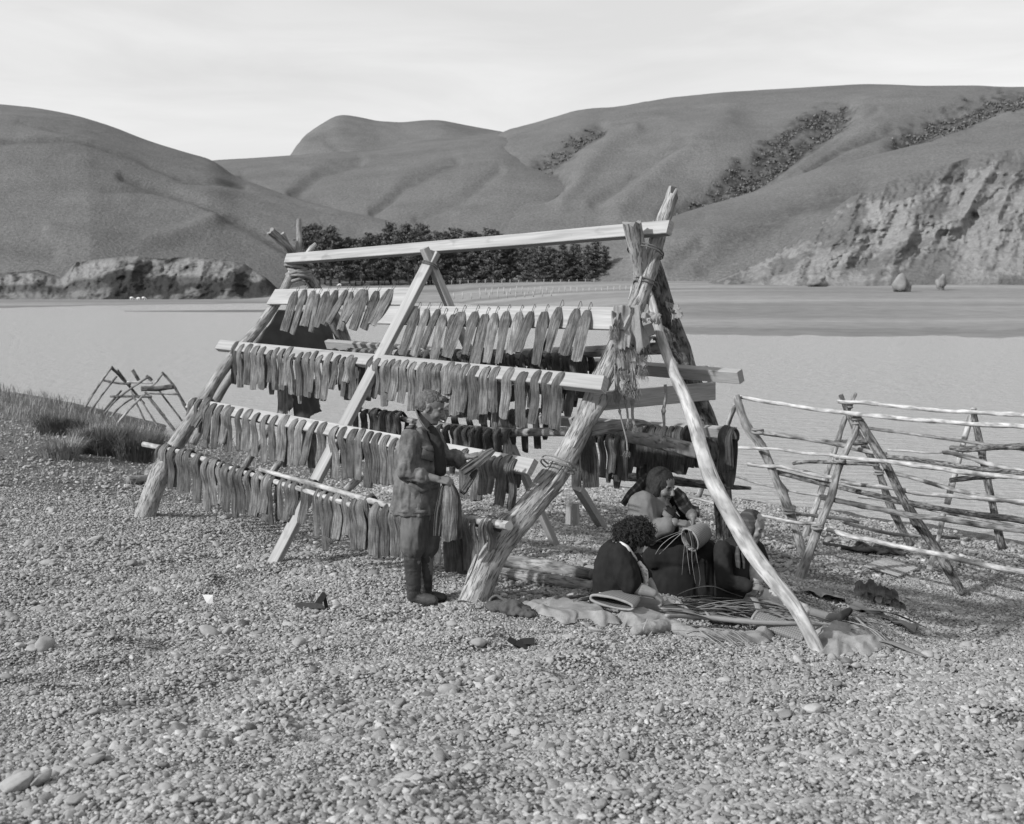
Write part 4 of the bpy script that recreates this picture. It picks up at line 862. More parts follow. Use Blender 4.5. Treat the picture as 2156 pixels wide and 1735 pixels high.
e5 += [(cM(*q[:2]) + cM(*q[2:4]) + (q[4] * .28803,)) for q in [(300, 990, 300, 1330, 60), (420, 1010, 420, 1340, 60), (505, 1040, 505, 1385, 55), (553, 1050, 553, 1380, 52), (660, 1070, 660, 1440, 110), (768, 1050, 770, 1430, 82), (817, 1075, 817, 1420, 45), (892, 1070, 850, 1390, 52), (940, 1085, 940, 1300, 60)]]
hang('lowest rail', GF, e5, ident, 'rail', off=.22)
# far side, seen through the near rows
gb = random.Random(21)
b1 = []
x = 700
while x < 1236:
    b1.append((x, 742 + gb.uniform(-3, 3), x + gb.uniform(-3, 3), 742 + gb.uniform(52, 78) * (1 + (x - 700) / 1800), gb.uniform(12, 19))); x += gb.uniform(15, 25)
hang('far side upper pole', GB, b1, ident, 'rail', plane=MID, off=-.06, m='eel_wet_shaded', ties=False)
b2 = []
x = 735
while x < 1215:
    b2.append((x, 735 + (x - 690) / 870 * 62, x + gb.uniform(-4, 4), 735 + (x - 690) / 870 * 68 + gb.uniform(78, 105), gb.uniform(13, 20))); x += gb.uniform(17, 28)
hang('far side sawn rail', GB, b2, ident, 'rail', plane=BACK, off=.06, m='eel_wet_shaded', ties=False)
b3 = [(cE(*q[:2]) + cE(*q[2:4]) + (q[4] * .29283,)) for q in [(1672, 165, 1660, 310, 42), (1720, 180, 1722, 320, 40), (1790, 172, 1788, 335, 52), (1850, 185, 1845, 340, 46), (1892, 195, 1888, 350, 42), (1930, 190, 1932, 335, 40), (1968, 195, 1966, 350, 42)]]
b3 += [(cM(*q[:2]) + cM(*q[2:4]) + (q[4] * .28803,)) for q in [(560, 385, 560, 560, 40), (612, 392, 615, 590, 62), (668, 395, 670, 560, 40), (705, 400, 705, 560, 55), (757, 402, 752, 590, 52), (800, 408, 800, 570, 50), (852, 412, 850, 570, 45), (920, 418, 925, 600, 62), (985, 420, 985, 590, 52), (1060, 425, 1062, 610, 55)]]
b3 += [(c3(*q[:2]) + c3(*q[2:4]) + (q[4] * .24258,)) for q in [(215, 830, 225, 1300, 85), (285, 835, 280, 1160, 50), (355, 835, 355, 1300, 118), (455, 850, 450, 1200, 58), (522, 860, 525, 1180, 78), (590, 860, 590, 1250, 60), (650, 870, 650, 1245, 54)]]
hang('far side log', GB, b3, ident, 'rail', plane=MID, off=.06, m='eel_wet_shaded', ties=False)
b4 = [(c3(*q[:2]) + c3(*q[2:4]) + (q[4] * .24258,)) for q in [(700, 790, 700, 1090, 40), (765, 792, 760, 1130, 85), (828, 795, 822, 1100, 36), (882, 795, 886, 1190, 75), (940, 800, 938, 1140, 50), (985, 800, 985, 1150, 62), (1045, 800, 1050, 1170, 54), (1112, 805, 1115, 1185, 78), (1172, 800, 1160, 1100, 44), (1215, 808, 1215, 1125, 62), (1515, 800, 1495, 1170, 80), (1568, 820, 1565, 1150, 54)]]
hang('far side lower sawn rail', GB, b4, ident, 'rail', plane=BACK, off=.06, m='eel_wet_shaded', ties=False)
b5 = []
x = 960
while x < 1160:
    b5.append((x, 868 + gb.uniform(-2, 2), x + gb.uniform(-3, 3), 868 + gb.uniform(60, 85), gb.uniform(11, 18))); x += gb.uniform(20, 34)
hang('far side hidden rail', GB, b5, ident, 'rail', plane=BACK, off=.06, m='eel_wet_shaded', ties=False)
print('eels', eid[0])

# ------------------------------------------------------------------ people
def capsule(mb, p0, p1, r0, r1=None, sides=14, flat=1.0, up=None):
    r1 = r0 if r1 is None else r1; p0 = np.array(p0, float); p1 = np.array(p1, float)
    d = p1 - p0; L = np.linalg.norm(d) + 1e-9; d /= L
    a = np.array(up, float) if up is not None else (np.array([0, 0, 1.]) if abs(d[2]) < .9 else np.array([1., 0, 0]))
    a = a - d * a.dot(d); a /= np.linalg.norm(a); b = np.cross(d, a)
    rings = [(-r0 * math.cos(x), r0 * math.sin(x)) for x in np.linspace(.25, math.pi / 2, 5)] + [(L + r1 * math.sin(x), r1 * math.cos(x)) for x in np.linspace(0, math.pi / 2 - .25, 5)]
    an = np.linspace(0, 2 * math.pi, sides, endpoint=False); V = []; F = []
    for (z, r) in rings: V.append(p0 + d * z + np.outer(np.cos(an) * r * flat, a) + np.outer(np.sin(an) * r, b))
    n = len(rings); V = np.concatenate(V)
    for i in range(n - 1):
        for j in range(sides): k = (j + 1) % sides; F.append((i * sides + j, i * sides + k, (i + 1) * sides + k, (i + 1) * sides + j))
    F.append(tuple(range(sides))[::-1]); F.append(tuple((n - 1) * sides + j for j in range(sides)))
    mb.add(V, F)
def chain(mb, pts, rads, **k):
    for i in range(len(pts) - 1): capsule(mb, pts[i], pts[i + 1], rads[i], rads[i + 1], **k)
def ell(mb, c, r, axes=None):
    bm = bmesh.new(); bmesh.ops.create_icosphere(bm, subdivisions=3, radius=1)
    v = np.array([x.co[:] for x in bm.verts]) * np.array(r); f = [[q.index for q in p.verts] for p in bm.faces]; bm.free()
    if axes is not None: v = v @ np.array([list(a) for a in axes])
    mb.add(v + np.array(c), f)
def loft(mb, rings, sides=26, yaw=0., square=2.0):                # rings: (centre, forward radius, side radius)
    an = np.linspace(0, 2 * math.pi, sides, endpoint=False); V = []; F = []
    cy, sy = math.cos(yaw), math.sin(yaw)
    def se(x): return np.sign(x) * np.abs(x) ** (2 / square)
    for (c, a, b) in rings:
        x = se(np.cos(an)) * a; y = se(np.sin(an)) * b
        V.append(np.c_[x * cy - y * sy, x * sy + y * cy, np.zeros(sides)] + np.array(c))
    V = np.concatenate(V); n = len(rings)
    up = rings[-1][0][2] > rings[0][0][2]
    for i in range(n - 1):
        for j in range(sides):
            k = (j + 1) % sides; q = (i * sides + j, i * sides + k, (i + 1) * sides + k, (i + 1) * sides + j); F.append(q if up else q[::-1])
    a, b = tuple(range(sides)), tuple((n - 1) * sides + j for j in range(sides))
    F.append(a[::-1] if up else a); F.append(b if up else b[::-1]); mb.add(V, F)
def fuse(mb, vox, it=4):                              # one continuous skin out of overlapping volumes
    me = bpy.data.meshes.new('tmp'); me.from_pydata([tuple(q) for q in mb.v], [], mb.f); me.update()
    o = bpy.data.objects.new('tmp', me); col.objects.link(o)
    r = o.modifiers.new('r', 'REMESH'); r.mode = 'VOXEL'; r.voxel_size = vox; r.adaptivity = 0
    if it: sm = o.modifiers.new('s', 'SMOOTH'); sm.factor = .5; sm.iterations = it
    dg = bpy.context.evaluated_depsgraph_get(); dg.update()
    res = bpy.data.meshes.new_from_object(o.evaluated_get(dg), depsgraph=dg)
    bpy.data.objects.remove(o); bpy.data.meshes.remove(me)
    return res
def getv(me):
    v = np.zeros(len(me.vertices) * 3); me.vertices.foreach_get('co', v); return v.reshape(-1, 3)
def setv(me, v): me.vertices.foreach_set('co', v.ravel()); me.update()
def normals(me):
    v = np.zeros(len(me.vertices) * 3); me.vertices.foreach_get('normal', v); return v.reshape(-1, 3)
def push(v, c, d, s):                                 # soft dent or swelling at c
    w = np.exp(-((v - np.array(c))**2).sum(1) / (s * s)); v += w[:, None] * np.array(d)
def wrinkle(me, amp, f, stretch=(1, 1, 1), seed=0., fine=.35):
    v = getv(me); n = normals(me); q = v * np.array(stretch) * f + seed
    k = 1 - 2 * np.abs(fbm(q, 3)); k2 = fbm(q * 3.1, 2)
    setv(me, v + n * (amp * (k * .7 + fine * k2))[:, None])
def paint(me, spots):                                 # (centre, radius, material index)
    v = getv(me); nf = len(me.polygons); c = np.zeros(nf * 3); me.polygons.foreach_get('center', c); c = c.reshape(-1, 3); mi = np.zeros(nf, dtype=np.int32)
    for ctr, rad, ax, idx in spots:
        d = (c - np.array(ctr)) @ np.array(ax).T / np.array(rad)
        mi[(d**2).sum(1) < 1] = idx
    me.polygons.foreach_set('material_index', mi)
def hand(mb, wrist, d, palm, thumb, curl=.5, sz=1.0, spread=.08, tcurl=.4):
    """d: along the fingers, palm: way the palm faces, thumb: side where the thumb leaves"""
    d = np.array(d, float); d /= np.linalg.norm(d); palm = np.array(palm, float); palm -= d * palm.dot(d); palm /= np.linalg.norm(palm)
    t = np.array(thumb, float); t -= d * t.dot(d); t -= palm * t.dot(palm); t /= np.linalg.norm(t); w = np.array(wrist, float)
    kn = []
    for i, (o, l) in enumerate(((.030, .088), (.010, .093), (-.010, .089), (-.029, .081))):
        k = w + d * l * sz + t * o * sz; kn.append(k); capsule(mb, w + d * .012 * sz + t * o * .55 * sz, k, .0145 * sz, .0105 * sz, 10)
    ell(mb, w + d * .052 * sz + palm * .006 * sz, (.044 * sz, .034 * sz, .016 * sz), (d, t, palm))
    for i, (L, dv) in enumerate(((.078, 1), (.086, .3), (.080, -.4), (.062, -1.1))):
        p = kn[i]; a = 0.; dirs = d + t * spread * dv
        for j, fr in enumerate((.46, .31, .23)):
            a += curl * (.75 if j == 0 else 1.0) * (1 + .10 * i)
            v = dirs * math.cos(a) + palm * math.sin(a); v = v / np.linalg.norm(v)
            q = p + v * L * fr * sz; capsule(mb, p, q, (.0098 - .0009 * j) * sz, (.0090 - .0009 * j) * sz, 8); p = q
    p = w + d * .022 * sz + t * .022 * sz + palm * .008 * sz; v0 = d * .62 + t * .75 + palm * .25
    for j, L in enumerate((.042, .034, .026)):
        v = v0 + (d * .35 + palm * .5 - t * .25) * tcurl * j; v = v / np.linalg.norm(v); q = p + v * L * sz; capsule(mb, p, q, (.0135 - .0018 * j) * sz, (.0118 - .0018 * j) * sz, 8); p = q
class Head:
    def __init__(s, c, fwd, up=(0, 0, 1), k=1.0):
        f = np.array(fwd, float); f /= np.linalg.norm(f); u = np.array(up, float); u -= f * u.dot(f); u /= np.linalg.norm(u)
        s.c = np.array(c, float); s.f = f; s.u = u; s.s = np.cross(u, f); s.k = k; s.ax = (s.f, s.s, s.u)
    def p(s, f, d, u): return s.c + s.k * (s.f * f + s.s * d + s.u * u)
    def add(s, mb, broad=1.0, jowl=0.0):
        k = s.k; E = lambda c, r: ell(mb, s.p(*c), [q * k for q in r], s.ax); C = lambda a, b, r0, r1=None: capsule(mb, s.p(*a), s.p(*b), r0 * k, (r1 or r0) * k, 10)
        E((-.012, 0, .035), (.098, .077 * broad, .086)); E((.032, 0, -.022), (.062, .064 * broad, .088)); E((.055, 0, -.092), (.033, .034, .026))
        for q in (-1, 1):
            C((-.015, q * .055 * broad, -.045), (.05, q * .022, -.094), .024 + jowl * .01, .022 + jowl * .008)
            E((.062, q * .038 * broad, -.030), (.026, .026 + jowl * .008, .028)); C((.076, q * .012, .022), (.070, q * .046, .018), .0125, .010)
            E((.097, q * .013, -.036), (.012, .009, .008)); E((-.008, q * .078 * broad, -.010), (.017, .009, .029)); E((-.012, q * .082 * broad, .002), (.013, .008, .016))
            E((.064, q * .032, -.002), (.0135, .0145, .0115))
        C((.086, 0, .018), (.108, 0, -.028), .0095, .0140); C((.083, -.018, -.058), (.083, .018, -.058), .0085); C((.089, -.010, -.056), (.089, .010, -.056), .008)
        C((.082, -.015, -.069), (.082, .015, -.069), .0085); E((.070, 0, -.100), (.018, .020, .016))
    def sculpt(s, me):
        v = getv(me); k = s.k
        for q in (-1, 1):
            push(v, s.p(.085, q * .030, .006), -s.f * .010 * k, .013 * k); push(v, s.p(.086, q * .019, .003), -s.f * .006 * k, .009 * k)
            push(v, s.p(.076, q * .026, -.052), -s.f * .004 * k, .010 * k)
            push(v, s.p(-.004, q * .092, -.008), -s.s * q * .006 * k, .010 * k)
        for x in np.linspace(-.02, .02, 7): push(v, s.p(.094, x, -.0635), -s.f * .006 * k, .0058 * k)
        setv(me, v)
    def marks(s, eye=1, brow=1, lip=1):
        k = s.k; o = []
        for q in (-1, 1):
            o.append((s.p(.078, q * .032, -.004), (.02 * k, .0140 * k, .0062 * k), s.ax, eye))
            o.append((s.p(.083, q * .034, .021), (.02 * k, .018 * k, .0060 * k), s.ax, brow))
        o.append((s.p(.09, 0, -.0635), (.02 * k, .020 * k, .0042 * k), s.ax, lip)); return o
def strands(mb, seed, roots, dirs, L, r=.003, jit=.3, curl=0., seg=6):
    g = np.random.default_rng(seed)
    for p, d in zip(roots, dirs):
        pts = [p]; v = np.array(d, float) + g.normal(0, jit, 3); v /= np.linalg.norm(v); ph = g.uniform(0, 6.28); ax = g.normal(0, 1, 3); ax -= v * ax.dot(v); ax /= np.linalg.norm(ax) + 1e-9; bx = np.cross(v, ax)
        Lk = L * g.uniform(.6, 1.2)
        for j in range(1, seg):
            s = j / (seg - 1); pts.append(p + v * Lk * s + curl * Lk * (ax * math.sin(ph + s * 7) + bx * math.cos(ph + s * 7)) + np.array([0, 0, -.4 * Lk * s * s]))
        tube(mb, pts, [r, r, r * .5], 4, seg, cap=False)
def pxpt(f, x, y, Y): q = f(x, y); return P(q[0], q[1], Y)
def cloth(name, mb, m, parent, vox=.009, it=5, amp=.006, f=9, stretch=(1, 1, .5), seed=0., fine=.35):
    me = fuse(mb, vox, it); wrinkle(me, amp, f, stretch, seed, fine); return wrap(name, me, m, parent)
def surf(o):                                          # for laying trim on a garment
    me = o.data; v = [ORG[o.name] + q.co for q in me.vertices]; return BVHTree.FromPolygons(v, [p.vertices[:] for p in me.polygons])
def lay(bvh, f, x, y, off=.004):
    q = f(x, y); d = ray(*q).normalized(); h = bvh.ray_cast(EYE, d)
    return (h[0] + h[1] * off, h[1]) if h[0] is not None else (None, None)
def strip_on(name, bvh, f, pts, w, m, parent, th=.004, off=.004, uvw=None):
    hits = [lay(bvh, f, x, y, off) for x, y in pts]; P_ = [h[0] for h in hits if h[0] is not None]; N_ = [h[1] for h in hits if h[0] is not None]
    if len(P_) < 2: return None
    mb = MB(); n = len(P_)
    V = []; F = []; U = []; acc = 0
    for i in range(n):
        t = (P_[min(i + 1, n - 1)] - P_[max(i - 1, 0)]).normalized(); s = t.cross(N_[i]).normalized(); ww = w if not hasattr(w, '__len__') else np.interp(i / (n - 1), np.linspace(0, 1, len(w)), w)
        V += [P_[i] + s * ww / 2 - N_[i] * th, P_[i] + s * ww / 2 * .9 + N_[i] * th, P_[i] - s * ww / 2 * .9 + N_[i] * th, P_[i] - s * ww / 2 - N_[i] * th]
        if i: acc += (P_[i] - P_[i - 1]).length
        U.append(acc)
    uu = []
    for i in range(n - 1):
        for j in range(4):
            k = (j + 1) % 4; F.append((i * 4 + j, i * 4 + k, i * 4 + 4 + k, i * 4 + 4 + j)); uu.append([(j * .02, U[i]), (k * .02, U[i]), (k * .02, U[i + 1]), (j * .02, U[i + 1])])
    F += [(3, 2, 1, 0), tuple((n - 1) * 4 + j for j in range(4))]; uu += [[(0, 0)] * 4] * 2
    mb.add(V, F, uu); return build(name, mb, m, parent)

# --- the man at the rack, eels in both hands
YM = 9.15
def mp3(x, y, dy=0.): return np.array(pxpt(cM, x, y, YM + dy))
man = thing('person', mp3(420, 1650), 'man in worn drill jacket and rubber boots standing at the rack holding eels', 'person')
yaw = R(-18)
body = MB()
H = Head(mp3(505, 238, 0), (.93, -.16, -.36), (.3, 0, 1), 1.09)
H.add(body)
chain(body, [H.p(-.02, 0, -.05), mp3(450, 370, .01), mp3(425, 450, .01)], [.062, .062, .085])
loft(body, [(mp3(395, 1060, .02), .12, .15), (mp3(400, 900, .02), .13, .155), (mp3(400, 650, .01), .125, .155), (mp3(405, 480, .01), .10, .17), (mp3(420, 420, .01), .06, .09)], yaw=yaw)
def arm(mb, a, b, c, r=(.05, .042, .028)): chain(mb, [a, b], r[:2]); chain(mb, [b, b * .55 + c * .45, c], [r[1], r[1] * 1.0, r[2]])
arm(body, mp3(340, 450, -.17), mp3(325, 715, -.2), mp3(548, 762, -.23))
arm(body, mp3(510, 445, .19), mp3(590, 640, .16), mp3(765, 598, .06))
hand(body, mp3(545, 764, -.23), (.86, -.05, -.12), (.1, .55, -.75), (.25, .5, .75), .75, 1.0, .05, .5)
hand(body, mp3(765, 598, .06), (.95, -.1, .12), (.0, -.35, .9), (.1, -.9, -.1), .25, 1.0, .08, .3)
for (x, dx, dy) in ((375, 0, -.09), (470, 0, .10)):
    chain(body, [mp3(x + 10, 1000, dy), mp3(x, 1300, dy), mp3(x - 12 + 10, 1590, dy)], [.085, .062, .045])
me = fuse(body, .0052, 3); H.sculpt(me)
paint(me, H.marks())
wrap('body', me, [M['skin_dark'], M['feature']], man)
man_ob = man
hb = MB(); ell(hb, H.p(-.022, 0, .050), [.097 * 1.09, .079 * 1.09, .076 * 1.09], H.ax); ell(hb, H.p(-.05, 0, .0), [.068 * 1.09, .079 * 1.09, .066 * 1.09], H.ax)
capsule(hb, H.p(.060, -.035, .088), H.p(.060, .035, .088), .024)
me = fuse(hb, .006, 3); wrinkle(me, .0035, 48, (1, 1, 1), 3., .8)
hair = wrap('hair', me, M['hair_grey'], man)
jk = MB()
loft(jk, [(mp3(385, 1003, .02), .192, .222), (mp3(388, 940, .02), .188, .215), (mp3(398, 760, .015), .176, .200), (mp3(404, 600, .01), .168, .205), (mp3(402, 490, .01), .142, .215), (mp3(408, 425, .01), .10, .185), (mp3(432, 380, .01), .068, .09)], yaw=yaw, square=2.25)
chain(jk, [mp3(345, 465, -.165), mp3(325, 600, -.2), mp3(318, 715, -.205)], [.078, .074, .068]); chain(jk, [mp3(318, 715, -.205), mp3(428, 738, -.22)], [.068, .054]); chain(jk, [mp3(425, 728, -.22), mp3(440, 748, -.22)], [.058, .058])
chain(jk, [mp3(500, 450, .18), mp3(590, 600, .16)], [.085, .075]); chain(jk, [mp3(590, 605, .16), mp3(690, 612, .10)], [.072, .068]); chain(jk, [mp3(685, 600, .10), mp3(708, 640, .09)], [.060, .058])
jacket = cloth('jacket', jk, M['jacket'], man, .0085, 3, .013, 9, (1.3, 1.3, .5), 1., .4)
vb = getv(jacket.data); n_ = normals(jacket.data)                    # pulled folds at elbow and waist
o_ = np.array(ORG[jacket.name])
for k in range(9):
    a, b = mp3(300 + k * 4, 640 + k * 14, -.26) - o_, mp3(420 + k * 3, 690 + k * 9, -.27) - o_
    u = np.clip(((vb - a) @ (b - a)) / ((b - a) @ (b - a)), 0, 1); d = np.linalg.norm(vb - a - u[:, None] * (b - a), axis=1); vb = vb + n_ * (.010 * (1 if k % 2 else -1) * np.exp(-(d / .016)**2))[:, None]
setv(jacket.data, vb)
bj = surf(jacket)
strip_on('pocket', bj, cM, [(432, 560), (470, 572), (515, 588)], .115, M['jacket'], jacket, .006, .005)
strip_on('pocket_flap', bj, cM, [(428, 515), (470, 532), (518, 545)], .05, M['jacket'], jacket, .007, .011)
strip_on('pocket', bj, cM, [(352, 900), (440, 905), (535, 900)], .165, M['jacket'], jacket, .006, .004)
strip_on('pocket_flap', bj, cM, [(345, 790), (430, 850), (535, 815)], .035, M['jacket'], jacket, .008, .010)
strip_on('epaulette', bj, cM, [(335, 395), (370, 375), (415, 352)], .045, M['jacket'], jacket, .006, .008)
strip_on('hem', bj, cM, [(212, 985), (300, 1000), (420, 1003), (540, 990)], .028, M['jacket'], jacket, .004, .004)
cl = MB(); ribbon(cl, [mp3(398, 262, .02), mp3(402, 285, -.062), mp3(432, 345, -.092), mp3(468, 392, -.10), mp3(490, 415, -.095)], .062, (-.35, -.5, .8), .009, 26, (.8, 1, 1, .9, .5), .1, .1, 2.)
ribbon(cl, [mp3(398, 262, .02), mp3(425, 290, .08), mp3(480, 350, .08), mp3(520, 410, .05)], .055, (.2, .6, .8), .009, 22, (.8, 1, 1, .5), .1, .1, 3.)
build('collar', cl, M['jacket'], jacket)
sh = MB(); chain(sh, [mp3(505, 415, -.03), mp3(545, 520, -.045), mp3(560, 700, -.05)], [.045, .06, .06]); cloth('shirt', sh, M['shirt'], man, .008, 3, .004, 20)
tr_ = MB()
for (x, dy, kx) in ((376, -.085, 0), (462, .10, 1)):
    chain(tr_, [mp3(x + 12, 985, dy), mp3(x + 5, 1120, dy), mp3(x - 2, 1250, dy)], [.104, .112, .108]); chain(tr_, [mp3(x - 2, 1250, dy), mp3(x - 8, 1318, dy)], [.112, .072])
cloth('trousers', tr_, M['trousers'], man, .009, 3, .011, 7, (1.4, 1.4, .35), 4., .4)
for (x, dy, tx, ty) in ((366, -.085, 545, 1652), (452, .10, 612, 1628)):
    bt = MB(); chain(bt, [mp3(x - 2, 1305, dy), mp3(x + 2, 1420, dy), mp3(x + 8, 1545, dy)], [.072, .066, .060]); chain(bt, [mp3(x + 8, 1545, dy), mp3(x + 4, 1612, dy)], [.060, .052])
    chain(bt, [mp3(x - 4, 1622, dy), mp3((x + tx) / 2, (1622 + ty) / 2, dy - .01)], [.046, .050], flat=.9); chain(bt, [mp3((x + tx) / 2, (1622 + ty) / 2, dy - .01), mp3(tx - 30, ty, dy - .02)], [.050, .042])
    b_ = cloth('boot', bt, M['rubber'], man, .007, 3, .004, 12, (1, 1, 2.2), x * .1, .2)
cg = MB(); tube(cg, [H.p(.092, -.004, -.062), H.p(.130, -.022, -.060)], .0048, 8, 4)
tag(build('cigarette', cg, M['paper']), 'white cigarette in the mouth of the standing man', 'cigarette')
def held(pts, w, face, label, m='eel', yo=-.25):
    eel([mp3(x, y, yo + d) for x, y, d in pts], w, face, label, 'eels held by the man', m)
held([(600, 800, .05), (588, 870, .03), (565, 1020, .0), (550, 1180, -.01)], .085, (.2, -1, 0), 'dark eel held in the lowered hand of the man, nearest his jacket', 'eel_wet_shaded')
held([(630, 805, .02), (640, 870, -.01), (640, 1030, -.03), (632, 1215, -.04)], .125, (.1, -1, 0), 'broad pale eel held in the lowered hand of the man')
held([(648, 800, .05), (680, 890, .04), (690, 1050, .03), (690, 1205, .03)], .08, (.4, -1, 0), 'eel held in the lowered hand of the man, farthest from his jacket')
held([(958, 548, .24), (880, 605, .22), (800, 665, .2), (730, 712, .18)], .085, (-.2, -1, .2), 'eel lifted off the rail in the raised hand of the man')
held([(835, 690, .24), (800, 745, .24), (762, 810, .22), (730, 860, .2)], .06, (-.1, -1, .1), 'small curled eel hanging below the raised hand of the man')

# --- three women plaiting flax in the shade of the rack
def woman(Y): return lambda x, y, dy=0.: np.array(pxpt(cW, x, y, Y + dy))
# 1: in a black dress and flowered apron, back to us
w1 = woman(8.9)
p1 = thing('person', w1(400, 1440), 'woman with dark curly hair in black dress and flowered apron sitting on the sacks', 'person')
H1 = Head(w1(590, 765, .02), (.62, -.22, -.75), (.6, 0, .8), 1.0)
b = MB(); H1.add(b, 1.05, .6)
chain(b, [H1.p(-.03, 0, -.05), w1(440, 830, .02)], [.055, .07])
loft(b, [(w1(400, 1420, .02), .16, .17), (w1(400, 1150, .02), .15, .17), (w1(410, 900, .02), .12, .17), (w1(430, 800, .02), .07, .1)])
arm(b, w1(455, 930, -.17), w1(550, 1225, -.22), w1(775, 1300, -.25), (.06, .052, .034))
arm(b, w1(520, 930, .2), w1(700, 1150, .2), w1(800, 1320, .0), (.055, .045, .03))
hand(b, w1(775, 1300, -.25), (.75, .1, -.55), (-.45, .3, -.75), (.1, .9, .2), .7, .98, .04, .5)
hand(b, w1(800, 1320, -.02), (.5, -.5, -.6), (-.3, .3, -.8), (-.3, -.8, 0), .7, .95)
for dy in (-.1, .14): chain(b, [w1(430, 1400, dy), w1(900, 1450, dy), w1(1150, 1530, dy)], [.085, .06, .045])
me = fuse(b, .0052, 3); H1.sculpt(me); paint(me, H1.marks()); wrap('body', me, [M['skin'], M['feature']], p1)
d = MB()
loft(d, [(w1(405, 1440, .03), .205, .22), (w1(400, 1350, .03), .200, .22), (w1(405, 1290, .03), .178, .20), (w1(410, 1150, .02), .190, .22), (w1(405, 1000, .02), .172, .23), (w1(405, 870, .02), .125, .22), (w1(415, 790, .02), .07, .12)])
chain(d, [w1(440, 930, -.16), w1(500, 1080, -.2), w1(545, 1195, -.22)], [.10, .102, .092]); chain(d, [w1(500, 920, .2), w1(660, 1120, .2)], [.095, .085])
chain(d, [w1(470, 1420, .0), w1(640, 1470, -.04)], [.13, .07])
dress = cloth('dress', d, M['black_cloth'], p1, .009, 4, .009, 7, (1, 1, .6), 7.)
bd = surf(dress)
strip_on('collar', bd, cW, [(385, 740), (430, 775), (480, 815), (530, 860), (570, 915), (605, 965)], (.03, .05, .035), M['white_cloth'], dress, .005, .006)
strip_on('apron_string', bd, cW, [(245, 1295), (300, 1300), (360, 1304)], .014, M['white_cloth'], dress, .003, .004)
ap = MB()
chain(ap, [w1(540, 1370, .02), w1(760, 1440, .0), w1(960, 1455, -.02), w1(1170, 1545, -.04)], [.07, .095, .092, .03]); chain(ap, [w1(640, 1400, .16), w1(960, 1440, .16), w1(1150, 1530, .12)], [.08, .09, .04]); ell(ap, w1(860, 1500, .04), (.24, .2, .05))
apron = cloth('apron', ap, M['floral'], p1, .008, 4, .010, 9, (1, 1, 1), 2.)
bib = MB(); chain(bib, [w1(640, 1000, -.09), w1(690, 1080, -.09), w1(705, 1210, -.08)], [.018, .028, .02], flat=1); cloth('apron_bib', bib, M['floral'], apron, .006, 2, .002, 30)
hb = MB(); ell(hb, H1.p(-.035, 0, .050), [.120, .120, .112], H1.ax); ell(hb, w1(530, 720, .0), (.085, .11, .09)); ell(hb, w1(685, 725, .02), (.080, .1, .075)); ell(hb, w1(470, 690, .02), (.055, .09, .07))
me = fuse(hb, .008, 3); wrinkle(me, .020, 26, (1, 1, 1), 5., .6); hv = getv(me); nn_ = normals(me); hair = wrap('hair', me, M['hair_dark'], p1)
okr = np.nonzero((hv - H1.c) @ H1.f < .045)[0]; sub = rng.choice(okr, 1100, replace=True); hm = MB(); strands(hm, 8, hv[sub], nn_[sub] + np.array([0, 0, -.3]), .042, .0030, .4, .20, 7); build('curls', hm, M['hair_dark'], hair)

# 2: the broad woman in a grey cardigan, plaiting a basket
w2 = woman(10.0)
p2 = thing('person', w2(1000, 1440), 'broad woman in grey cardigan and black skirt plaiting a flax basket', 'person')
H2 = Head(w2(862, 238, -.02), (.76, -.62, -.24), (.2, 0, 1), 1.2)
b = MB(); H2.add(b, 1.08, 1.0)
chain(b, [H2.p(-.03, 0, -.06), w2(800, 470, .05)], [.075, .10])
loft(b, [(w2(830, 900, .05), .2, .22), (w2(790, 600, .05), .18, .22), (w2(780, 420, .05), .12, .2), (w2(800, 330, .05), .07, .09)])
arm(b, w2(655, 420, -.18), w2(720, 690, -.22), w2(985, 598, -.33), (.075, .065, .042))
arm(b, w2(990, 430, .2), w2(1150, 520, .05), w2(1160, 530, -.1), (.06, .05, .04)); chain(b, [w2(1150, 500, .1), w2(1165, 540, -.22)], [.05, .038])
hand(b, w2(990, 597, -.33), (.88, -.1, -.05), (.1, .35, -.85), (.2, .85, .2), .85, 1.08, .03, .5)
hand(b, w2(1165, 540, -.22), (.18, -.25, -.85), (-.9, .0, .1), (-.1, -.9, .1), .6, 1.08, .05, .4)
chain(b, [w2(880, 900, -.1), w2(1260, 920, -.2), w2(1330, 1350, -.2)], [.11, .09, .06]); chain(b, [w2(900, 900, .2), w2(1240, 900, .15), w2(1380, 1380, .1)], [.11, .09, .05])
me = fuse(b, .0055, 3); H2.sculpt(me); paint(me, H2.marks()); wrap('body', me, [M['skin_dark'], M['feature']], p2)
c = MB()
loft(c, [(w2(800, 850, .06), .23, .25), (w2(775, 700, .06), .225, .25), (w2(765, 540, .06), .215, .25), (w2(765, 420, .06), .18, .25), (w2(760, 330, .06), .125, .2), (w2(770, 260, .06), .06, .1)])
chain(c, [w2(665, 420, -.16), w2(665, 560, -.2), w2(720, 680, -.22)], [.125, .130, .115]); chain(c, [w2(720, 685, -.22), w2(850, 650, -.29)], [.105, .082]); chain(c, [w2(850, 650, -.29), w2(905, 632, -.31)], [.078, .078])
card = cloth('cardigan', c, M['cardigan'], p2, .0095, 4, .012, 6, (1, 1, .6), 9.)
bl = MB(); chain(bl, [w2(895, 500, -.10), w2(930, 560, -.15), w2(900, 650, -.16)], [.07, .09, .12]); chain(bl, [w2(1000, 430, .12), w2(1060, 470, .1), w2(1110, 500, .08)], [.10, .09, .07]); blouse = cloth('blouse', bl, M['black_cloth'], p2, .009, 3, .006, 12)
bb = surf(blouse)
strip_on('cardigan_band', bb, cW, [(838, 445), (865, 490), (905, 525), (955, 560)], .05, M['cardigan'], card, .006, .008)
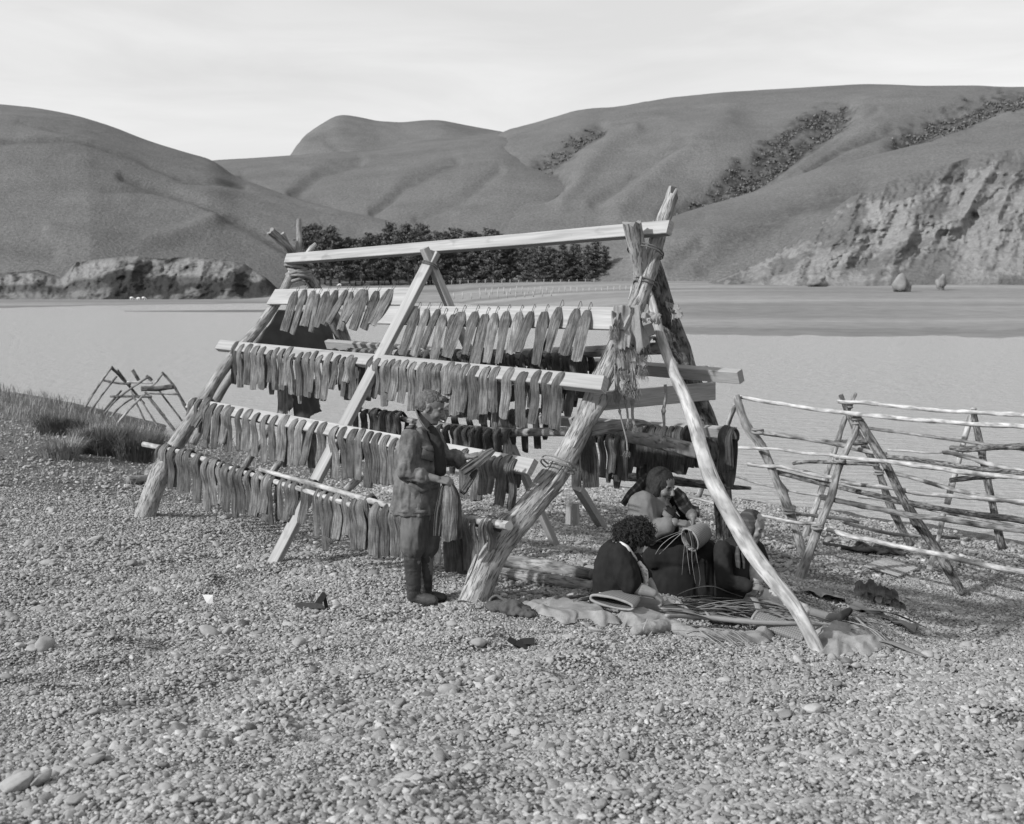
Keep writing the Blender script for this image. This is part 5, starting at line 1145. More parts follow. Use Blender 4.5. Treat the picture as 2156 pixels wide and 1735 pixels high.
strip_on('cardigan_band', bb, cW, [(965, 440), (985, 465), (1010, 490), (1015, 520)], .05, M['cardigan'], card, .006, .008)
sk = MB()
chain(sk, [w2(860, 900, -.08), w2(1250, 915, -.16)], [.175, .155]); chain(sk, [w2(880, 900, .22), w2(1240, 900, .18)], [.17, .15]); chain(sk, [w2(1255, 915, -.16), w2(1310, 1240, -.16)], [.15, .125]); chain(sk, [w2(1240, 910, .18), w2(1320, 1260, .12)], [.15, .12])
loft(sk, [(w2(1010, 1425, .02), .27, .28), (w2(1020, 1250, .0), .29, .28), (w2(1020, 1000, .0), .27, .27), (w2(980, 860, .02), .2, .24)]); chain(sk, [w2(900, 1200, -.1), w2(800, 1400, -.1)], [.16, .16]); chain(sk, [w2(1260, 1330, -.12), w2(1330, 1270, -.12)], [.10, .10])
cloth('skirt', sk, M['black_cloth'], p2, .011, 5, .014, 4, (1.3, 1.3, .3), 11., .3)
hb = MB(); ell(hb, H2.p(-.028, 0, .024), [.112 * 1.2, .096 * 1.2, .116 * 1.2], H2.ax); ell(hb, H2.p(-.066, 0, -.08), [.075, .095, .10], H2.ax)
for q in (-1, 1): ell(hb, H2.p(-.008, q * .074, -.045), [.056, .040, .13], H2.ax)
me = fuse(hb, .006, 3); wrinkle(me, .003, 40, (1, 1, .35), 6., .4); wrap('hair', me, M['hair_dark'], p2)
sc = MB(); tube(sc, [w2(735, 165, .1), w2(670, 215, .06), w2(600, 290, -.02), w2(535, 345, -.06), w2(470, 415, -.06)], [.055, .06, .05, .042, .03], 12, 24, .25, 2., flat=.45)
scarf = build('scarf', sc, M['plaid'], p2)
s2 = MB(); ribbon(s2, [w2(985, 275, .0), w2(1045, 350, -.02), w2(1095, 430, .0), w2(1150, 480, .02), w2(1225, 492, .04)], .12, (0, .5, .9), .01, 26, (.6, 1, 1, .9, .8), .2, .3, 3.); build('scarf_tail', s2, M['plaid'], scarf)
s3 = MB(); ribbon(s3, [w2(725, 150, .08), w2(660, 150, .1), w2(625, 175, .12), w2(610, 240, .12)], .07, (0, 1, .2), .01, 18, (1, 1, .8), .1, .2, 4.); build('scarf_fold', s3, M['plaid'], scarf)

# the basket on her knee, with loose strips still to be plaited in
kt = thing('basket', w2(1150, 830, -.35), 'half-made plaited flax basket with loose strips on the lap of the woman', 'basket')
def wq(x, y, dy=0.): return w2(x, y, -.40 + dy)
axis = Vector(wq(1330, 665, .12)) - Vector(wq(1140, 765, 0)); 
kb = MB(); n, m_ = 12, 36; V = []; F = []; U = []
ctr0, ctr1 = np.array(wq(1140, 768, .0)), np.array(wq(1335, 668, .12))
ax_ = (ctr1 - ctr0) / np.linalg.norm(ctr1 - ctr0); e1_ = np.cross(ax_, [0, -1, 0]); e1_ /= np.linalg.norm(e1_); e2_ = np.cross(ax_, e1_)
for layer in (0, 1):
    for i in range(n):
        s = i / (n - 1); r = (np.interp(s, [0, .2, .6, 1], [.100, .108, .095, .062]) - layer * .006); fl = np.interp(s, [0, 1], [1, .25]); cc = ctr0 + (ctr1 - ctr0) * (s * (1 - .03 * layer) + .0)
        for j in range(m_):
            a = j / m_ * 6.2832; V.append(cc + e1_ * math.cos(a) * r + e2_ * math.sin(a) * r * fl)
for layer in (0, 1):
    o = layer * n * m_
    for i in range(n - 1):
        for j in range(m_):
            k = (j + 1) % m_; q = (o + i * m_ + j, o + i * m_ + k, o + (i + 1) * m_ + k, o + (i + 1) * m_ + j); F.append(q if layer else q[::-1]); uu = [(j / m_ * .63, i * .022), ((j + 1) / m_ * .63, i * .022), ((j + 1) / m_ * .63, (i + 1) * .022), (j / m_ * .63, (i + 1) * .022)]; U.append(uu if layer else uu[::-1])
    F.append(tuple(o + (n - 1) * m_ + j for j in range(m_))); U.append([(0, 0)] * m_)
for j in range(m_): k = (j + 1) % m_; F.append((j, k, n * m_ + k, n * m_ + j)); U.append([(0, 0)] * 4)
kb.add(V, F, U); build('woven_body', kb, M['weave'], kt)
rim = MB(); tube(rim, [ctr0 + e1_ * math.cos(a) * .102 + e2_ * math.sin(a) * .102 for a in np.linspace(0, 6.2832, 40)], .008, 8, 60, .3, 1.); build('rim', rim, M['kete'], kt)
ib = MB(); tube(ib, [ctr0 + ax_ * .03, ctr0 + ax_ * .034], [.094, .094], 24, 2); build('inside', ib, M['inside'], kt)  # dark disc across the mouth, painted in place of the shade within
for k, pts in enumerate([[(1085, 672), (960, 715), (870, 750), (800, 785)], [(1060, 690), (930, 760), (850, 830), (795, 915)], [(1070, 690), (980, 770), (900, 850), (835, 912)], [(1080, 690), (1085, 800), (1072, 960), (1060, 1118)], [(1095, 700), (1110, 860), (1125, 1000), (1142, 1115)], [(1125, 670), (1155, 800), (1160, 980), (1195, 1205)], [(1140, 670), (1180, 850), (1225, 1040), (1240, 1150), (1222, 1272)], [(1155, 680), (1175, 780), (1200, 900), (1215, 1000)], [(1160, 690), (1220, 740), (1245, 800)]]):
    mb = MB(); ribbon(mb, [wq(x, y, -.06 + .02 * math.sin(k * 2 + i)) for i, (x, y) in enumerate(pts)], .014, (0, -1, .1), .002, 26, (1, 1, .9, .3), 0, 0, k, 3); build('loose_strip', mb, M['leaf_pale'] if k % 3 else M['leaf'], kt)

# 3: the old woman behind the pale leg, legs stretched out
w3 = woman(9.6)
def f3(x, y, dy=0.): return np.array(pxpt(cF, x, y, 9.6 + dy))
p3 = thing('person', w3(1560, 1450), 'old woman in plaid headscarf, dark coat and printed dress sitting with legs out', 'person')
H3 = Head(w3(1762, 645, -.02), (.78, -.54, -.34), (.3, 0, 1), 1.05)
b = MB(); H3.add(b)
chain(b, [H3.p(-.03, 0, -.05), w3(1660, 870, .04)], [.056, .07])
loft(b, [(w3(1570, 1420, .04), .13, .17), (w3(1580, 1150, .04), .12, .16), (w3(1600, 900, .04), .10, .16), (w3(1620, 820, .04), .06, .09)])
arm(b, w3(1470, 880, -.15), w3(1490, 1180, -.2), w3(1725, 1228, -.28), (.05, .045, .03))
arm(b, w3(1800, 880, .18), w3(1860, 1100, .15), w3(1800, 1210, -.1), (.05, .045, .03))
hand(b, w3(1722, 1228, -.28), (.85, -.05, -.1), (.0, .45, -.75), (.2, .75, .4), .6, .95, .04, .4)
hand(b, w3(1800, 1205, -.12), (.2, -.7, -.3), (-.5, 0, -.7), (-.5, -.5, .5), .6, .92)
for (dy, q) in ((-.06, 0), (.10, 1)):
    kn_ = f3(700 + 10 * q, 1000, dy); an_ = f3(1230 - 20 * q, 1125 + 40 * q, dy - .04); chain(b, [w3(1600, 1400, dy), kn_, (kn_ * .45 + an_ * .55), an_], [.085, .060, .052, .038])
me = fuse(b, .0052, 3); H3.sculpt(me); paint(me, H3.marks()); wrap('body', me, [M['skin'], M['feature']], p3)
c = MB()
loft(c, [(w3(1560, 1455, .05), .145, .19), (w3(1555, 1200, .05), .148, .19), (w3(1555, 1000, .05), .150, .195), (w3(1560, 860, .05), .145, .195), (w3(1580, 790, .05), .105, .14), (w3(1610, 760, .05), .06, .08)])
chain(c, [w3(1470, 860, -.13), w3(1462, 1020, -.17), w3(1490, 1180, -.19)], [.078, .082, .078]); chain(c, [w3(1490, 1180, -.19), w3(1700, 1222, -.27)], [.078, .058]); chain(c, [w3(1780, 850, .15), w3(1830, 950, .15), w3(1850, 1080, .14)], [.08, .075, .07]); chain(c, [w3(1560, 1400, -.12), w3(1640, 1440, -.14)], [.10, .06])
coat = cloth('coat', c, M['coat'], p3, .009, 4, .009, 7, (1, 1, .6), 13.)
dr = MB()
chain(dr, [w3(1770, 1080, .0), w3(1800, 1150, -.04)], [.065, .055]); chain(dr, [f3(500, 960, -.05), f3(720, 985, -.06), f3(990, 1055, -.09)], [.105, .105, .062]); chain(dr, [f3(520, 980, .12), f3(720, 1000, .10), f3(975, 1080, .04)], [.10, .10, .06]); ell(dr, f3(620, 1055, .02), (.17, .16, .06))
cloth('dress', dr, M['floral_big'], p3, .008, 4, .010, 8, (1, 1, 1), 15.)
for (dy, q) in ((-.10, 0), (.05, 1)):
    s_ = MB(); hl = f3(1240 - 10 * q, 1195 - 0 * q, dy); to = f3(1432 - 50 * q, 1062 + 110 * q, dy + .02); chain(s_, [hl, (hl + to) / 2, to], [.042, .046, .030]); chain(s_, [f3(1215, 1130 + 30 * q, dy), (hl + to) / 2], [.045, .042]); sh_ = cloth('shoe', s_, M['rubber'], p3, .006, 3, .002, 20)
    so_ = MB(); ribbon(so_, [f3(1262 - 10 * q, 1215, dy), f3(1370 - 30 * q, 1150 + 45 * q, dy + .01), f3(1448 - 50 * q, 1045 + 110 * q, dy + .02)], .075, (0, 1, 0), .014, 16, (.85, 1, .7)); build('sole', so_, M['black'], sh_)
hb = MB(); ell(hb, H3.p(-.018, 0, .050), [.095, .080, .083], H3.ax); capsule(hb, H3.p(.045, -.03, .096), H3.p(.045, .03, .096), .015); me = fuse(hb, .006, 3); wrinkle(me, .0025, 45, (1, 1, .4), 7., .4); wrap('hair', me, M['hair_white'], p3)
hs = MB(); ell(hs, H3.p(-.042, 0, .035), [.102, .098, .108], H3.ax); ell(hs, H3.p(-.050, 0, -.06), [.08, .092, .09], H3.ax); chain(hs, [H3.p(-.02, 0, -.12), w3(1660, 850, .0)], [.085, .075])
for q in (-1, 1): ell(hs, H3.p(-.012, q * .064, -.03), [.058, .034, .10], H3.ax)
me = fuse(hs, .008, 4); wrinkle(me, .005, 14, (1, 1, .5), 8.)
uvl = me.uv_layers.new(name='UVMap'); vv = getv(me); li = np.zeros(len(me.loops), dtype=np.int32); me.loops.foreach_get('vertex_index', li); uvl.data.foreach_set('uv', np.c_[vv[li, 0] + vv[li, 1], vv[li, 2]].ravel())
hsc = wrap('headscarf', me, M['plaid_grey'], p3)
for k, (x0, x1) in enumerate(((1610, 1622), (1650, 1668))):
    mb = MB(); ribbon(mb, [w3(x0 + 10, 830, -.16), w3(x0 + 6, 900, -.19), w3(x1, 980, -.2), w3(x1, 1045, -.2)], .085, (0, -1, .1), .008, 16, (.8, 1.1, 1), .1, .2, k + 2.); build('scarf_end', mb, M['plaid_grey'], hsc)

# ------------------------------------------------------------------ cloths and sacking hung on the rack
def sheet(mb, corners, nu=24, nv=18, amp=.03, f=4., seed=0., th=.006, ragged=.0, sag=.0):
    a, b, c, d = [np.array(q) for q in corners]; U, V = np.meshgrid(np.linspace(0, 1, nu), np.linspace(0, 1, nv))
    p = (a[None, None] * ((1 - U) * (1 - V))[..., None] + b * (U * (1 - V))[..., None] + c * (U * V)[..., None] + d * ((1 - U) * V)[..., None])
    n = np.cross(b - a, d - a); n /= np.linalg.norm(n)
    k = vnoise(np.c_[U.ravel() * f + seed, V.ravel() * f * .45, np.full(U.size, seed)]) + .4 * vnoise(np.c_[U.ravel() * f * 2.7 + seed, V.ravel() * f, np.full(U.size, seed + 2)])
    p = p + n * (amp * k).reshape(U.shape)[..., None]; p[..., 2] -= sag * np.sin(math.pi * U) * (1 - V)
    if ragged: p[-1, :, 2] += ragged * n1(np.linspace(0, 1, nu) * 14, seed); p[:, -1] += (b - a) / np.linalg.norm(b - a) * (ragged * .6 * n1(np.linspace(0, 1, nv) * 9, seed + 1))[:, None]
    q = np.r_[p.reshape(-1, 3), (p - n * th).reshape(-1, 3)]; i = np.arange(nu * nv).reshape(nv, nu); F = []
    for r in range(nv - 1):
        for s in range(nu - 1):
            F.append((i[r, s], i[r, s + 1], i[r + 1, s + 1], i[r + 1, s])); F.append(tuple(nu * nv + x for x in (i[r + 1, s], i[r + 1, s + 1], i[r, s + 1], i[r, s])))
    rim = list(i[0, :]) + list(i[1:, -1]) + list(i[-1, -2::-1]) + list(i[-2:0:-1, 0])
    for k_ in range(len(rim)): a_, b_ = rim[k_], rim[(k_ + 1) % len(rim)]; F.append((b_, a_, a_ + nu * nv, b_ + nu * nv))
    mb.add(q, [tuple(int(x) for x in f_) for f_ in F]); return mb
def cP(f, x, y, Y): return P(*f(x, y), Y)
tag(build('tarpaulin', sheet(MB(), [cP(c5, 520, 575, 15.0), cP(c5, 1010, 610, 15.9), cP(c5, 1100, 1000, 15.7), cP(c5, 275, 905, 14.5)], 26, 20, .05, 3, 1.), M['tarp']), 'dark tarpaulin stretched inside the far end of the drying rack', 'tarpaulin')
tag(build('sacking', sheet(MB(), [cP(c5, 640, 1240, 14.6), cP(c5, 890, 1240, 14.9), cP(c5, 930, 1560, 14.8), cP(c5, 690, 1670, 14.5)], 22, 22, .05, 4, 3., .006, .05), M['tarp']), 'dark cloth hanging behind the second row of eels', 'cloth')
tag(build('sacking', sheet(MB(), [cP(c5, 500, 1300, 14.3), cP(c5, 650, 1250, 14.4), cP(c5, 640, 1540, 14.4), cP(c5, 500, 1610, 14.3)], 22, 22, .05, 4, 5., .006, .08), M['sack']), 'frayed pale sacking hanging behind the second row of eels', 'cloth')
rag = thing('sacking_rag', P(1315, 830, 9.6), 'torn sacking rag draped over the near log leg of the drying rack', 'rag')
def rg(x, y, d=0.): return P(*cT(x, y), 9.74 + d)
for k, (cs, am, fr_) in enumerate([
    (((548, 1240, .0), (705, 1238, -.02), (695, 1640, -.06), (545, 1610, -.08)), .045, .05), (((690, 1240, .0), (792, 1255, .03), (842, 1650, -.04), (700, 1600, -.08)), .045, .06),
    (((570, 1590, -.07), (692, 1600, -.06), (728, 1800, -.07), (580, 1790, -.08)), .03, .05), (((558, 1760, -.08), (618, 1770, -.07), (596, 1990, -.07), (556, 1985, -.08)), .02, .03),
    (((690, 1740, -.06), (735, 1750, -.06), (752, 1975, -.07), (702, 1960, -.08)), .02, .03), (((610, 1850, -.08), (735, 1820, -.06), (740, 1900, -.07), (640, 1920, -.08)), .02, .04), (((735, 1660, -.05), (790, 1690, -.05), (835, 1770, -.06), (760, 1770, -.06)), .02, .04),
    (((530, 1290, -.05), (600, 1280, -.06), (590, 1440, -.10), (535, 1420, -.10)), .04, .03)]):
    mb = MB(); sheet(mb, [rg(*q) for q in cs], 26, 30, am * 1.3, 2.2, k * 2.7 + 1, .005, fr_); ob_ = build('tatter', mb, M['sack'], rag)
    e0, e1 = np.array(rg(*cs[3])), np.array(rg(*cs[2])); g = np.random.default_rng(k); u = g.random(130)[:, None]; fr = MB()
    strands(fr, k, list(e0 + (e1 - e0) * u + g.normal(0, .012, (130, 3))), [(0, 0, -1)] * 130, .075, .0015, .28, .10, 5); build('frayed_edge', fr, M['sack'], ob_)
mb = MB(); sheet(mb, [rg(780, 1285, -.02), rg(965, 1305, -.04), rg(955, 1400, -.08), rg(800, 1385, -.10)], 24, 14, .03, 5, 33., .006, .03, -.0); build('torn_band', mb, M['sack'], rag)
flap = thing('sacking_rag', P(1430, 700, 10.3), 'stiff sacking flap hung on the back log leg near the crossing', 'rag')
for k, cs in enumerate([((1010, 1215, .80), (1120, 1235, .66), (1165, 1330, .60), (1060, 1410, .60)), ((960, 1250, .8), (1060, 1260, .66), (1065, 1400, .62), (1000, 1410, .66))]):
    mb = MB(); sheet(mb, [P(*cT(x, y), 9.6 + d) for x, y, d in cs], 22, 22, .04, 4, k + 8., .006, .04); build('tatter', mb, M['sack'] if k == 0 else M['tarp'], flap)
for k, (pts, th, lab) in enumerate([([(635, 440), (655, 560), (672, 650), (680, 735)], .010, 'dark knotted cord hanging from the cross board beside the rag'), ([(708, 410), (712, 560), (718, 700), (735, 760)], .013, 'frayed pale rope hanging from the rag past the cross board'),
                                    ([(1000, 410), (1005, 500), (985, 640), (990, 760), (985, 860)], .012, 'rope with a loop and knot hanging from the middle of the cross board'), ([(585, 480), (605, 640), (640, 790), (665, 900), (672, 985)], .008, 'thin rope tied round the short pole and hanging below the log')]):
    t = thing('rope', P(*c3(*pts[-1]), 9.7), lab, 'rope', 'ropes hanging from the cross board'); mb = MB(); tube(mb, [Vector(P(*c3(x, y), 9.72 + .1 * (k == 2))) for x, y in pts], th, 8, 40, .25, k + 1.); build('strand', mb, M['rope'], t)
    kx, ky = pts[1] if k != 2 else pts[2]; mb = MB(); ell(mb, P(*c3(kx, ky), 9.71 + .1 * (k == 2)), (th * 1.7, th * 1.5, th * 2.4)); build('knot', mb, M['rope'], t)
    g = np.random.default_rng(k + 50); e = np.array(P(*c3(*pts[-1]), 9.72 + .1 * (k == 2))); fr = MB(); strands(fr, k + 60, [e + g.normal(0, .006, 3) for _ in range(18)], [(0, 0, -1)] * 18, .05, .0014, .5, .2, 5); build('frayed_end', fr, M['rope'], t)

# ------------------------------------------------------------------ things lying on the shingle
def lying(name, f, pts, rad, m, label, cat, up=.6, group=None, rough=.12, seed=0., sides=12):
    q = [on_ground(*f(x, y)) for x, y in pts]; r0 = max(rad) if hasattr(rad, '__len__') else rad
    mb = MB(); tube(mb, [p + Vector((0, 0, r0 * up)) for p in q], rad, sides, None, rough, seed); return tag(build(name, mb, M[m]), label, cat, group)
GLOG = 'poles lying behind the sitting women'
lying('fallen_log', cG, [(425, 262), (640, 285), (950, 325), (1225, 372)], [.065, .07, .062, .05], 'old_pole', 'thicker pale log lying on the shingle behind the curly haired woman', 'log', .8, GLOG, .15, 31.)
lying('fallen_log', cG, [(395, 350), (700, 390), (950, 425), (1235, 470)], [.045, .055, .055, .045], 'bark', 'thinner mottled log lying in front of the thicker one', 'log', .8, GLOG, .15, 32.)
lying('stick', cG, [(620, 480), (760, 505), (900, 535)], .014, 'bark_dark', 'short dark stick on the shingle left of the dark poles', 'stick', 1, GLOG, .1, 33., 8)
lying('stick', cG, [(840, 580), (1000, 558), (1225, 538)], .018, 'bark_dark', 'upper one of two dark poles running behind the curly haired woman', 'stick', 2, GLOG, .1, 34., 8)
lying('stick', cG, [(1060, 622), (1150, 590), (1230, 565)], .020, 'bark_dark', 'lower one of two dark poles running behind the curly haired woman', 'stick', 2, GLOG, .1, 35., 8)
lying('fallen_log', cL, [(985, 1428), (1070, 1425), (1150, 1360), (1260, 1280)], [.06, .07, .065, .05], 'old_pole', 'dark bent log lying behind the far left leg of the rack', 'log', .9, None, .15, 36.)
lying('driftwood', cF, [(1180, 432), (1350, 470), (1500, 500), (1640, 520)], [.02, .04, .035, .03], 'seaweed', 'thin dark driftwood branch on the shingle under the nearer pole rack', 'driftwood', .6, None, .3, 37.)
mb = MB(); g_ = np.random.default_rng(3); c_ = on_ground(*cF(1700, 520))
for k in range(16): tube(mb, [c_ + Vector((g_.normal(0, .16), g_.normal(0, .1), .03)), c_ + Vector((g_.normal(0, .2), g_.normal(0, .1), .09)), c_ + Vector((g_.normal(0, .2), g_.normal(0, .1), .02))], [.02, .035, .015], 7, 8, .4, k)
tag(build('seaweed_clump', mb, M['seaweed']), 'dark tangled clump of wrack on the shingle beyond the flax leaves', 'seaweed')
# timber standing and leaning behind the rack
def timber(name, a, b, n, w, th, m, label, cat='timber'): mb = MB(); beam(mb, a, b, n, w, th, .004, 3.); return tag(build(name, mb, M[m], smooth=False), label, cat)
timber('leaning_timber', on_ground(*c3(470, 1640)) - Vector((0, 0, .05)), P(*c3(240, 1300), 14.1), (-.4, -1, .2), .12, .09, 'sawn_old', 'grey sawn timber sloping to the ground behind the rack')
timber('stake', P(*c3(165, 1620), 13.5), P(*c3(170, 1455), 13.5), (-.6, -1, 0), .07, .05, 'sawn_old', 'left one of two short pale stakes in the shingle behind the rack', 'stake')
timber('stake', P(*c3(230, 1630), 13.3), P(*c3(225, 1440), 13.3), (-.6, -1, 0), .07, .05, 'sawn_old', 'right one of two short pale stakes in the shingle behind the rack', 'stake')
# slatted grating, rusty sheets, dock plant
gr = thing('slatted_grating', on_ground(*cF(1830, 690)), 'pale slatted wooden grating lying on the shingle at the right', 'grating')
A0, A1, A2 = [on_ground(*cF(*q)) + Vector((0, 0, .06)) for q in ((1580, 672), (1790, 715), (2085, 700))]; A3 = on_ground(*cF(1760, 605)) + Vector((0, 0, .06))
for k in range(9):
    s = k / 8; a_ = A0 + (A3 - A0) * s; b_ = a_ + (A2 - A3); mb = MB(); beam(mb, a_, b_, (0, 0, 1), .035, .02, .003, k); build('slat', mb, M['sawn_old'], gr, smooth=False)
for s in (.12, .88): mb = MB(); beam(mb, A0 + (A2 - A3) * s - Vector((0, 0, .024)), A3 + (A2 - A3) * s - Vector((0, 0, .024)), (0, 0, 1), .03, .025, .003, 4); build('batten', mb, M['bark_dark'], gr, smooth=False)
def rusty(corners, label, seed, n=7):
    a, b, c, d = [on_ground(*cF(*q)) + Vector((0, 0, .05)) for q in corners]; mb = MB(); nu, nv = 60, 8; V = []
    for j in range(nv):
        for i in range(nu):
            u, v = i / (nu - 1), j / (nv - 1); p = a * (1 - u) * (1 - v) + b * u * (1 - v) + c * u * v + d * (1 - u) * v
            V.append(p + Vector((0, 0, .010 * math.sin(v * 6.28 * 3) + .02 * float(vnoise(np.array([[u * 5, v * 4, seed]]))[0]) - (.03 * max(0, float(vnoise(np.array([[u * 9, v * 2, seed + 3]]))[0])) if j in (0, nv - 1) else 0))))
    F = [(j * nu + i, j * nu + i + 1, (j + 1) * nu + i + 1, (j + 1) * nu + i) for j in range(nv - 1) for i in range(nu - 1)]
    q = len(V); V2_ = [v - Vector((0, 0, .012)) for v in V]; F2 = [tuple(q + x for x in f[::-1]) for f in F]; mb.add([tuple(v) for v in V + V2_], F + F2); return tag(build('rusty_sheet', mb, M['iron']), label, 'iron sheet')
rusty([(1430, 1060), (2060, 1300), (2095, 1265), (1470, 1030)], 'long dark rusty iron sheet lying on the bank at the right', 1.)
rusty([(980, 920), (1380, 1010), (1400, 985), (1150, 880)], 'short rusty iron sheet behind the stretched legs of the old woman', 2.)
dk = thing('dock_plant', on_ground(*cF(1760, 1010)), 'low plant with broad crinkled leaves growing on the bank at the right', 'plant')
for k, (x, y, rx, ry, an_, ti) in enumerate([(1530, 870, 62, 105, .1, .5), (1620, 850, 66, 100, -.1, .3), (1665, 900, 50, 80, .3, .1), (1705, 890, 44, 90, -.2, .6), (1765, 905, 62, 85, .2, .2), (1830, 935, 62, 92, -.15, .4), (1700, 960, 60, 60, .5, .1), (1790, 1000, 55, 60, -.3, .2), (1900, 1025, 60, 62, .1, .5), (1590, 930, 60, 60, .2, .2), (1850, 990, 50, 60, 0, .3)]):
    Yl = on_ground(*cF(1760, 1010)).y + (k % 3) * .06 - .06; c_ = Vector(P(*cF(x, y), Yl)); sx = rx * .2196 * Yl / F_PX; sy = ry * .2196 * Yl / F_PX
    nr_, na = 6, 26; V = []; F = []
    for i in range(nr_ + 1):
        for j in range(na):
            a = j / na * 6.2832; r = i / nr_; rf = 1 + (.04 * math.sin(a * 11 + k) + .05 * math.sin(a * 5)) * r**3
            px_, pz_ = math.cos(a) * sx * r * rf, math.sin(a) * sy * r * rf
            V.append((px_ * math.cos(an_) - pz_ * math.sin(an_), -.05 * r * r + .010 * math.cos(a * 6 + k) * r + .006 * math.sin(pz_ * 70) * r + .6 * ti * pz_, px_ * math.sin(an_) + pz_ * math.cos(an_)))
    V = np.array(V) + np.array(c_)
    for i in range(nr_):
        for j in range(na): F.append((i * na + j, i * na + (j + 1) % na, (i + 1) * na + (j + 1) % na, (i + 1) * na + j))
    n_ = len(V); V2_ = V + np.array([0, .004, 0]); F = F + [tuple(n_ + x for x in f[::-1]) for f in F]
    lf = build('leaf', MB().add(np.r_[V, V2_], F), M['dock'], dk)
    mb = MB(); tube(mb, [c_ + Vector((0, .0, sy * .8)), c_, Vector((c_.x * .5 + dk.location.x * .5, c_.y, c_.z - sy * .9)), dk.location], [.004, .007, .009, .009], 6, 12); build('stalk', mb, M['leaf_pale'], dk)

# sacks, baskets and flax round the women
def gpt(f, x, y, dz=0.): return on_ground(*f(x, y)) + Vector((0, 0, dz))
def sacking(label, f, blobs, m='burlap', name='sack', amp=.016, fr=9, seed=0., cat='sack'):
    mb = MB()
    for (x0, y0, x1, y1, r0, r1, fl) in blobs:
        capsule(mb, gpt(f, x0, y0, r0 * fl * .55), gpt(f, x1, y1, r1 * fl * .55), r0, r1, 16, fl, (0, 0, 1))
    me = fuse(mb, .010, 4); wrinkle(me, amp, fr, (1, 1, 1), seed, .5); o0 = gpt(f, blobs[0][0], blobs[0][1]); return tag(wrap(name, me, M[m], loc=o0), label, cat)
bag = thing('canvas_bag', gpt(cG, 500, 660), 'dark open canvas bag slumped by the foot of the near log leg', 'bag')
mb = MB()
for (x0, y0, x1, y1, r0, r1, fl) in ((370, 645, 560, 665, .055, .085, .75), (540, 665, 700, 690, .085, .045, .6), (420, 600, 640, 650, .05, .06, .5)): capsule(mb, gpt(cG, x0, y0, r0 * fl * .8), gpt(cG, x1, y1, r1 * fl * .6), r0, r1, 16, fl, (0, 0, 1))
me = fuse(mb, .009, 3); wrinkle(me, .016, 11, (1, 1, 1), 4., .5); wrap('bag_body', me, mat('bag_canvas', .07, .9, .4, 12, None, 'Object', .4, 120, .004, .15), bag)
q0 = gpt(cG, 420, 590, .07); mb = MB(); loopp = [Vector(P(*cG(x, y), q0.y - .05 + dz_)) for x, y, dz_ in ((345, 600, 0), (350, 535, .08), (395, 508, .12), (460, 540, .12), (560, 590, .10), (640, 640, .04), (600, 655, -.02), (480, 640, -.04), (380, 640, -.02), (345, 600, 0))]; tube(mb, loopp, .011, 8, 60, .3, 2.); build('bag_rim', mb, M['iron'], bag)
mb = MB(); cen = sum(loopp[:-1], Vector()) / 9; mb.add([tuple(cen + Vector((0, .03, -.035)))] + [tuple(q) for q in loopp[:-1]], [(0, i + 1, (i + 1) % 9 + 1) for i in range(9)]); build('bag_mouth_shade', mb, M['inside'], bag, smooth=False)  # dark fan closing the bag mouth, its shade painted as colour
def drape(label, f, quad, amp, seed, lift=.03, nu=70, nv=40):
    a, b, c, d = [np.array(gpt(f, *q)) for q in quad]; U, V_ = np.meshgrid(np.linspace(0, 1, nu), np.linspace(0, 1, nv))
    U2 = U + .05 * vnoise(np.c_[U.ravel() * 3, V_.ravel() * 9, np.full(U.size, seed)]).reshape(U.shape); V2_ = V_ + .10 * vnoise(np.c_[U.ravel() * 8, V_.ravel() * 2, np.full(U.size, seed + 3)]).reshape(U.shape)
    p = a * ((1 - U2) * (1 - V2_))[..., None] + b * (U2 * (1 - V2_))[..., None] + c * (U2 * V2_)[..., None] + d * ((1 - U2) * V2_)[..., None]
    q = p.reshape(-1, 3); g_ = gz_arr(q[:, 0], q[:, 1])
    fold = 1 - np.abs(vnoise(np.c_[q[:, 0] * 3.2 + q[:, 1] * 2 + seed, q[:, 1] * 4.5, np.full(len(q), seed)])); fold2 = 1 - np.abs(vnoise(np.c_[q[:, 0] * 8 - q[:, 1] * 3, q[:, 1] * 9, np.full(len(q), seed + 5)]))
    edge = np.clip(np.minimum(np.minimum(U, 1 - U) * 9, np.minimum(V_, 1 - V_) * 6), 0, 1).ravel()
    q[:, 2] = g_ + .012 + edge * (lift + amp * fold**3 + amp * .35 * fold2**2); n = len(q); i = np.arange(n).reshape(nv, nu)
    F = [(int(i[r, c_]), int(i[r, c_ + 1]), int(i[r + 1, c_ + 1]), int(i[r + 1, c_]))[::-1] for r in range(nv - 1) for c_ in range(nu - 1)]
    lo = q - np.array([0, 0, .012]); F2 = [tuple(n + x for x in f_[::-1]) for f_ in F]
    return tag(build('sacking', MB().add(np.r_[q, lo], F + F2), M['burlap']), label, 'sack')
drape('crumpled sacking spread between the canvas bag and the first basket', cG, [(560, 545), (1240, 590), (1480, 800), (800, 720)], .032, 1.)
drape('rumpled sacking under the flowered apron beside the first basket', cG, [(1420, 690), (1900, 700), (1930, 800), (1500, 800)], .03, 2.)
drape('folded sack showing below the long flax stalk', cF, [(-60, 1275), (700, 1300), (660, 1385), (0, 1365)], .04, 4.)
drape('broad sack spread under the foot of the pale leg', cF, [(1100, 1230), (1700, 1270), (1830, 1480), (1130, 1490)], .035, 5.)
sacking('rolled ribbed sack stretched along the edge of the flax heap', cG, [(1600, 840, 1760, 820, .045, .065, .8), (1760, 820, 1900, 800, .065, .06, .8), (1900, 800, 2050, 850, .06, .055, .8), (2050, 850, 2180, 885, .055, .045, .8)], seed=3., amp=.008)
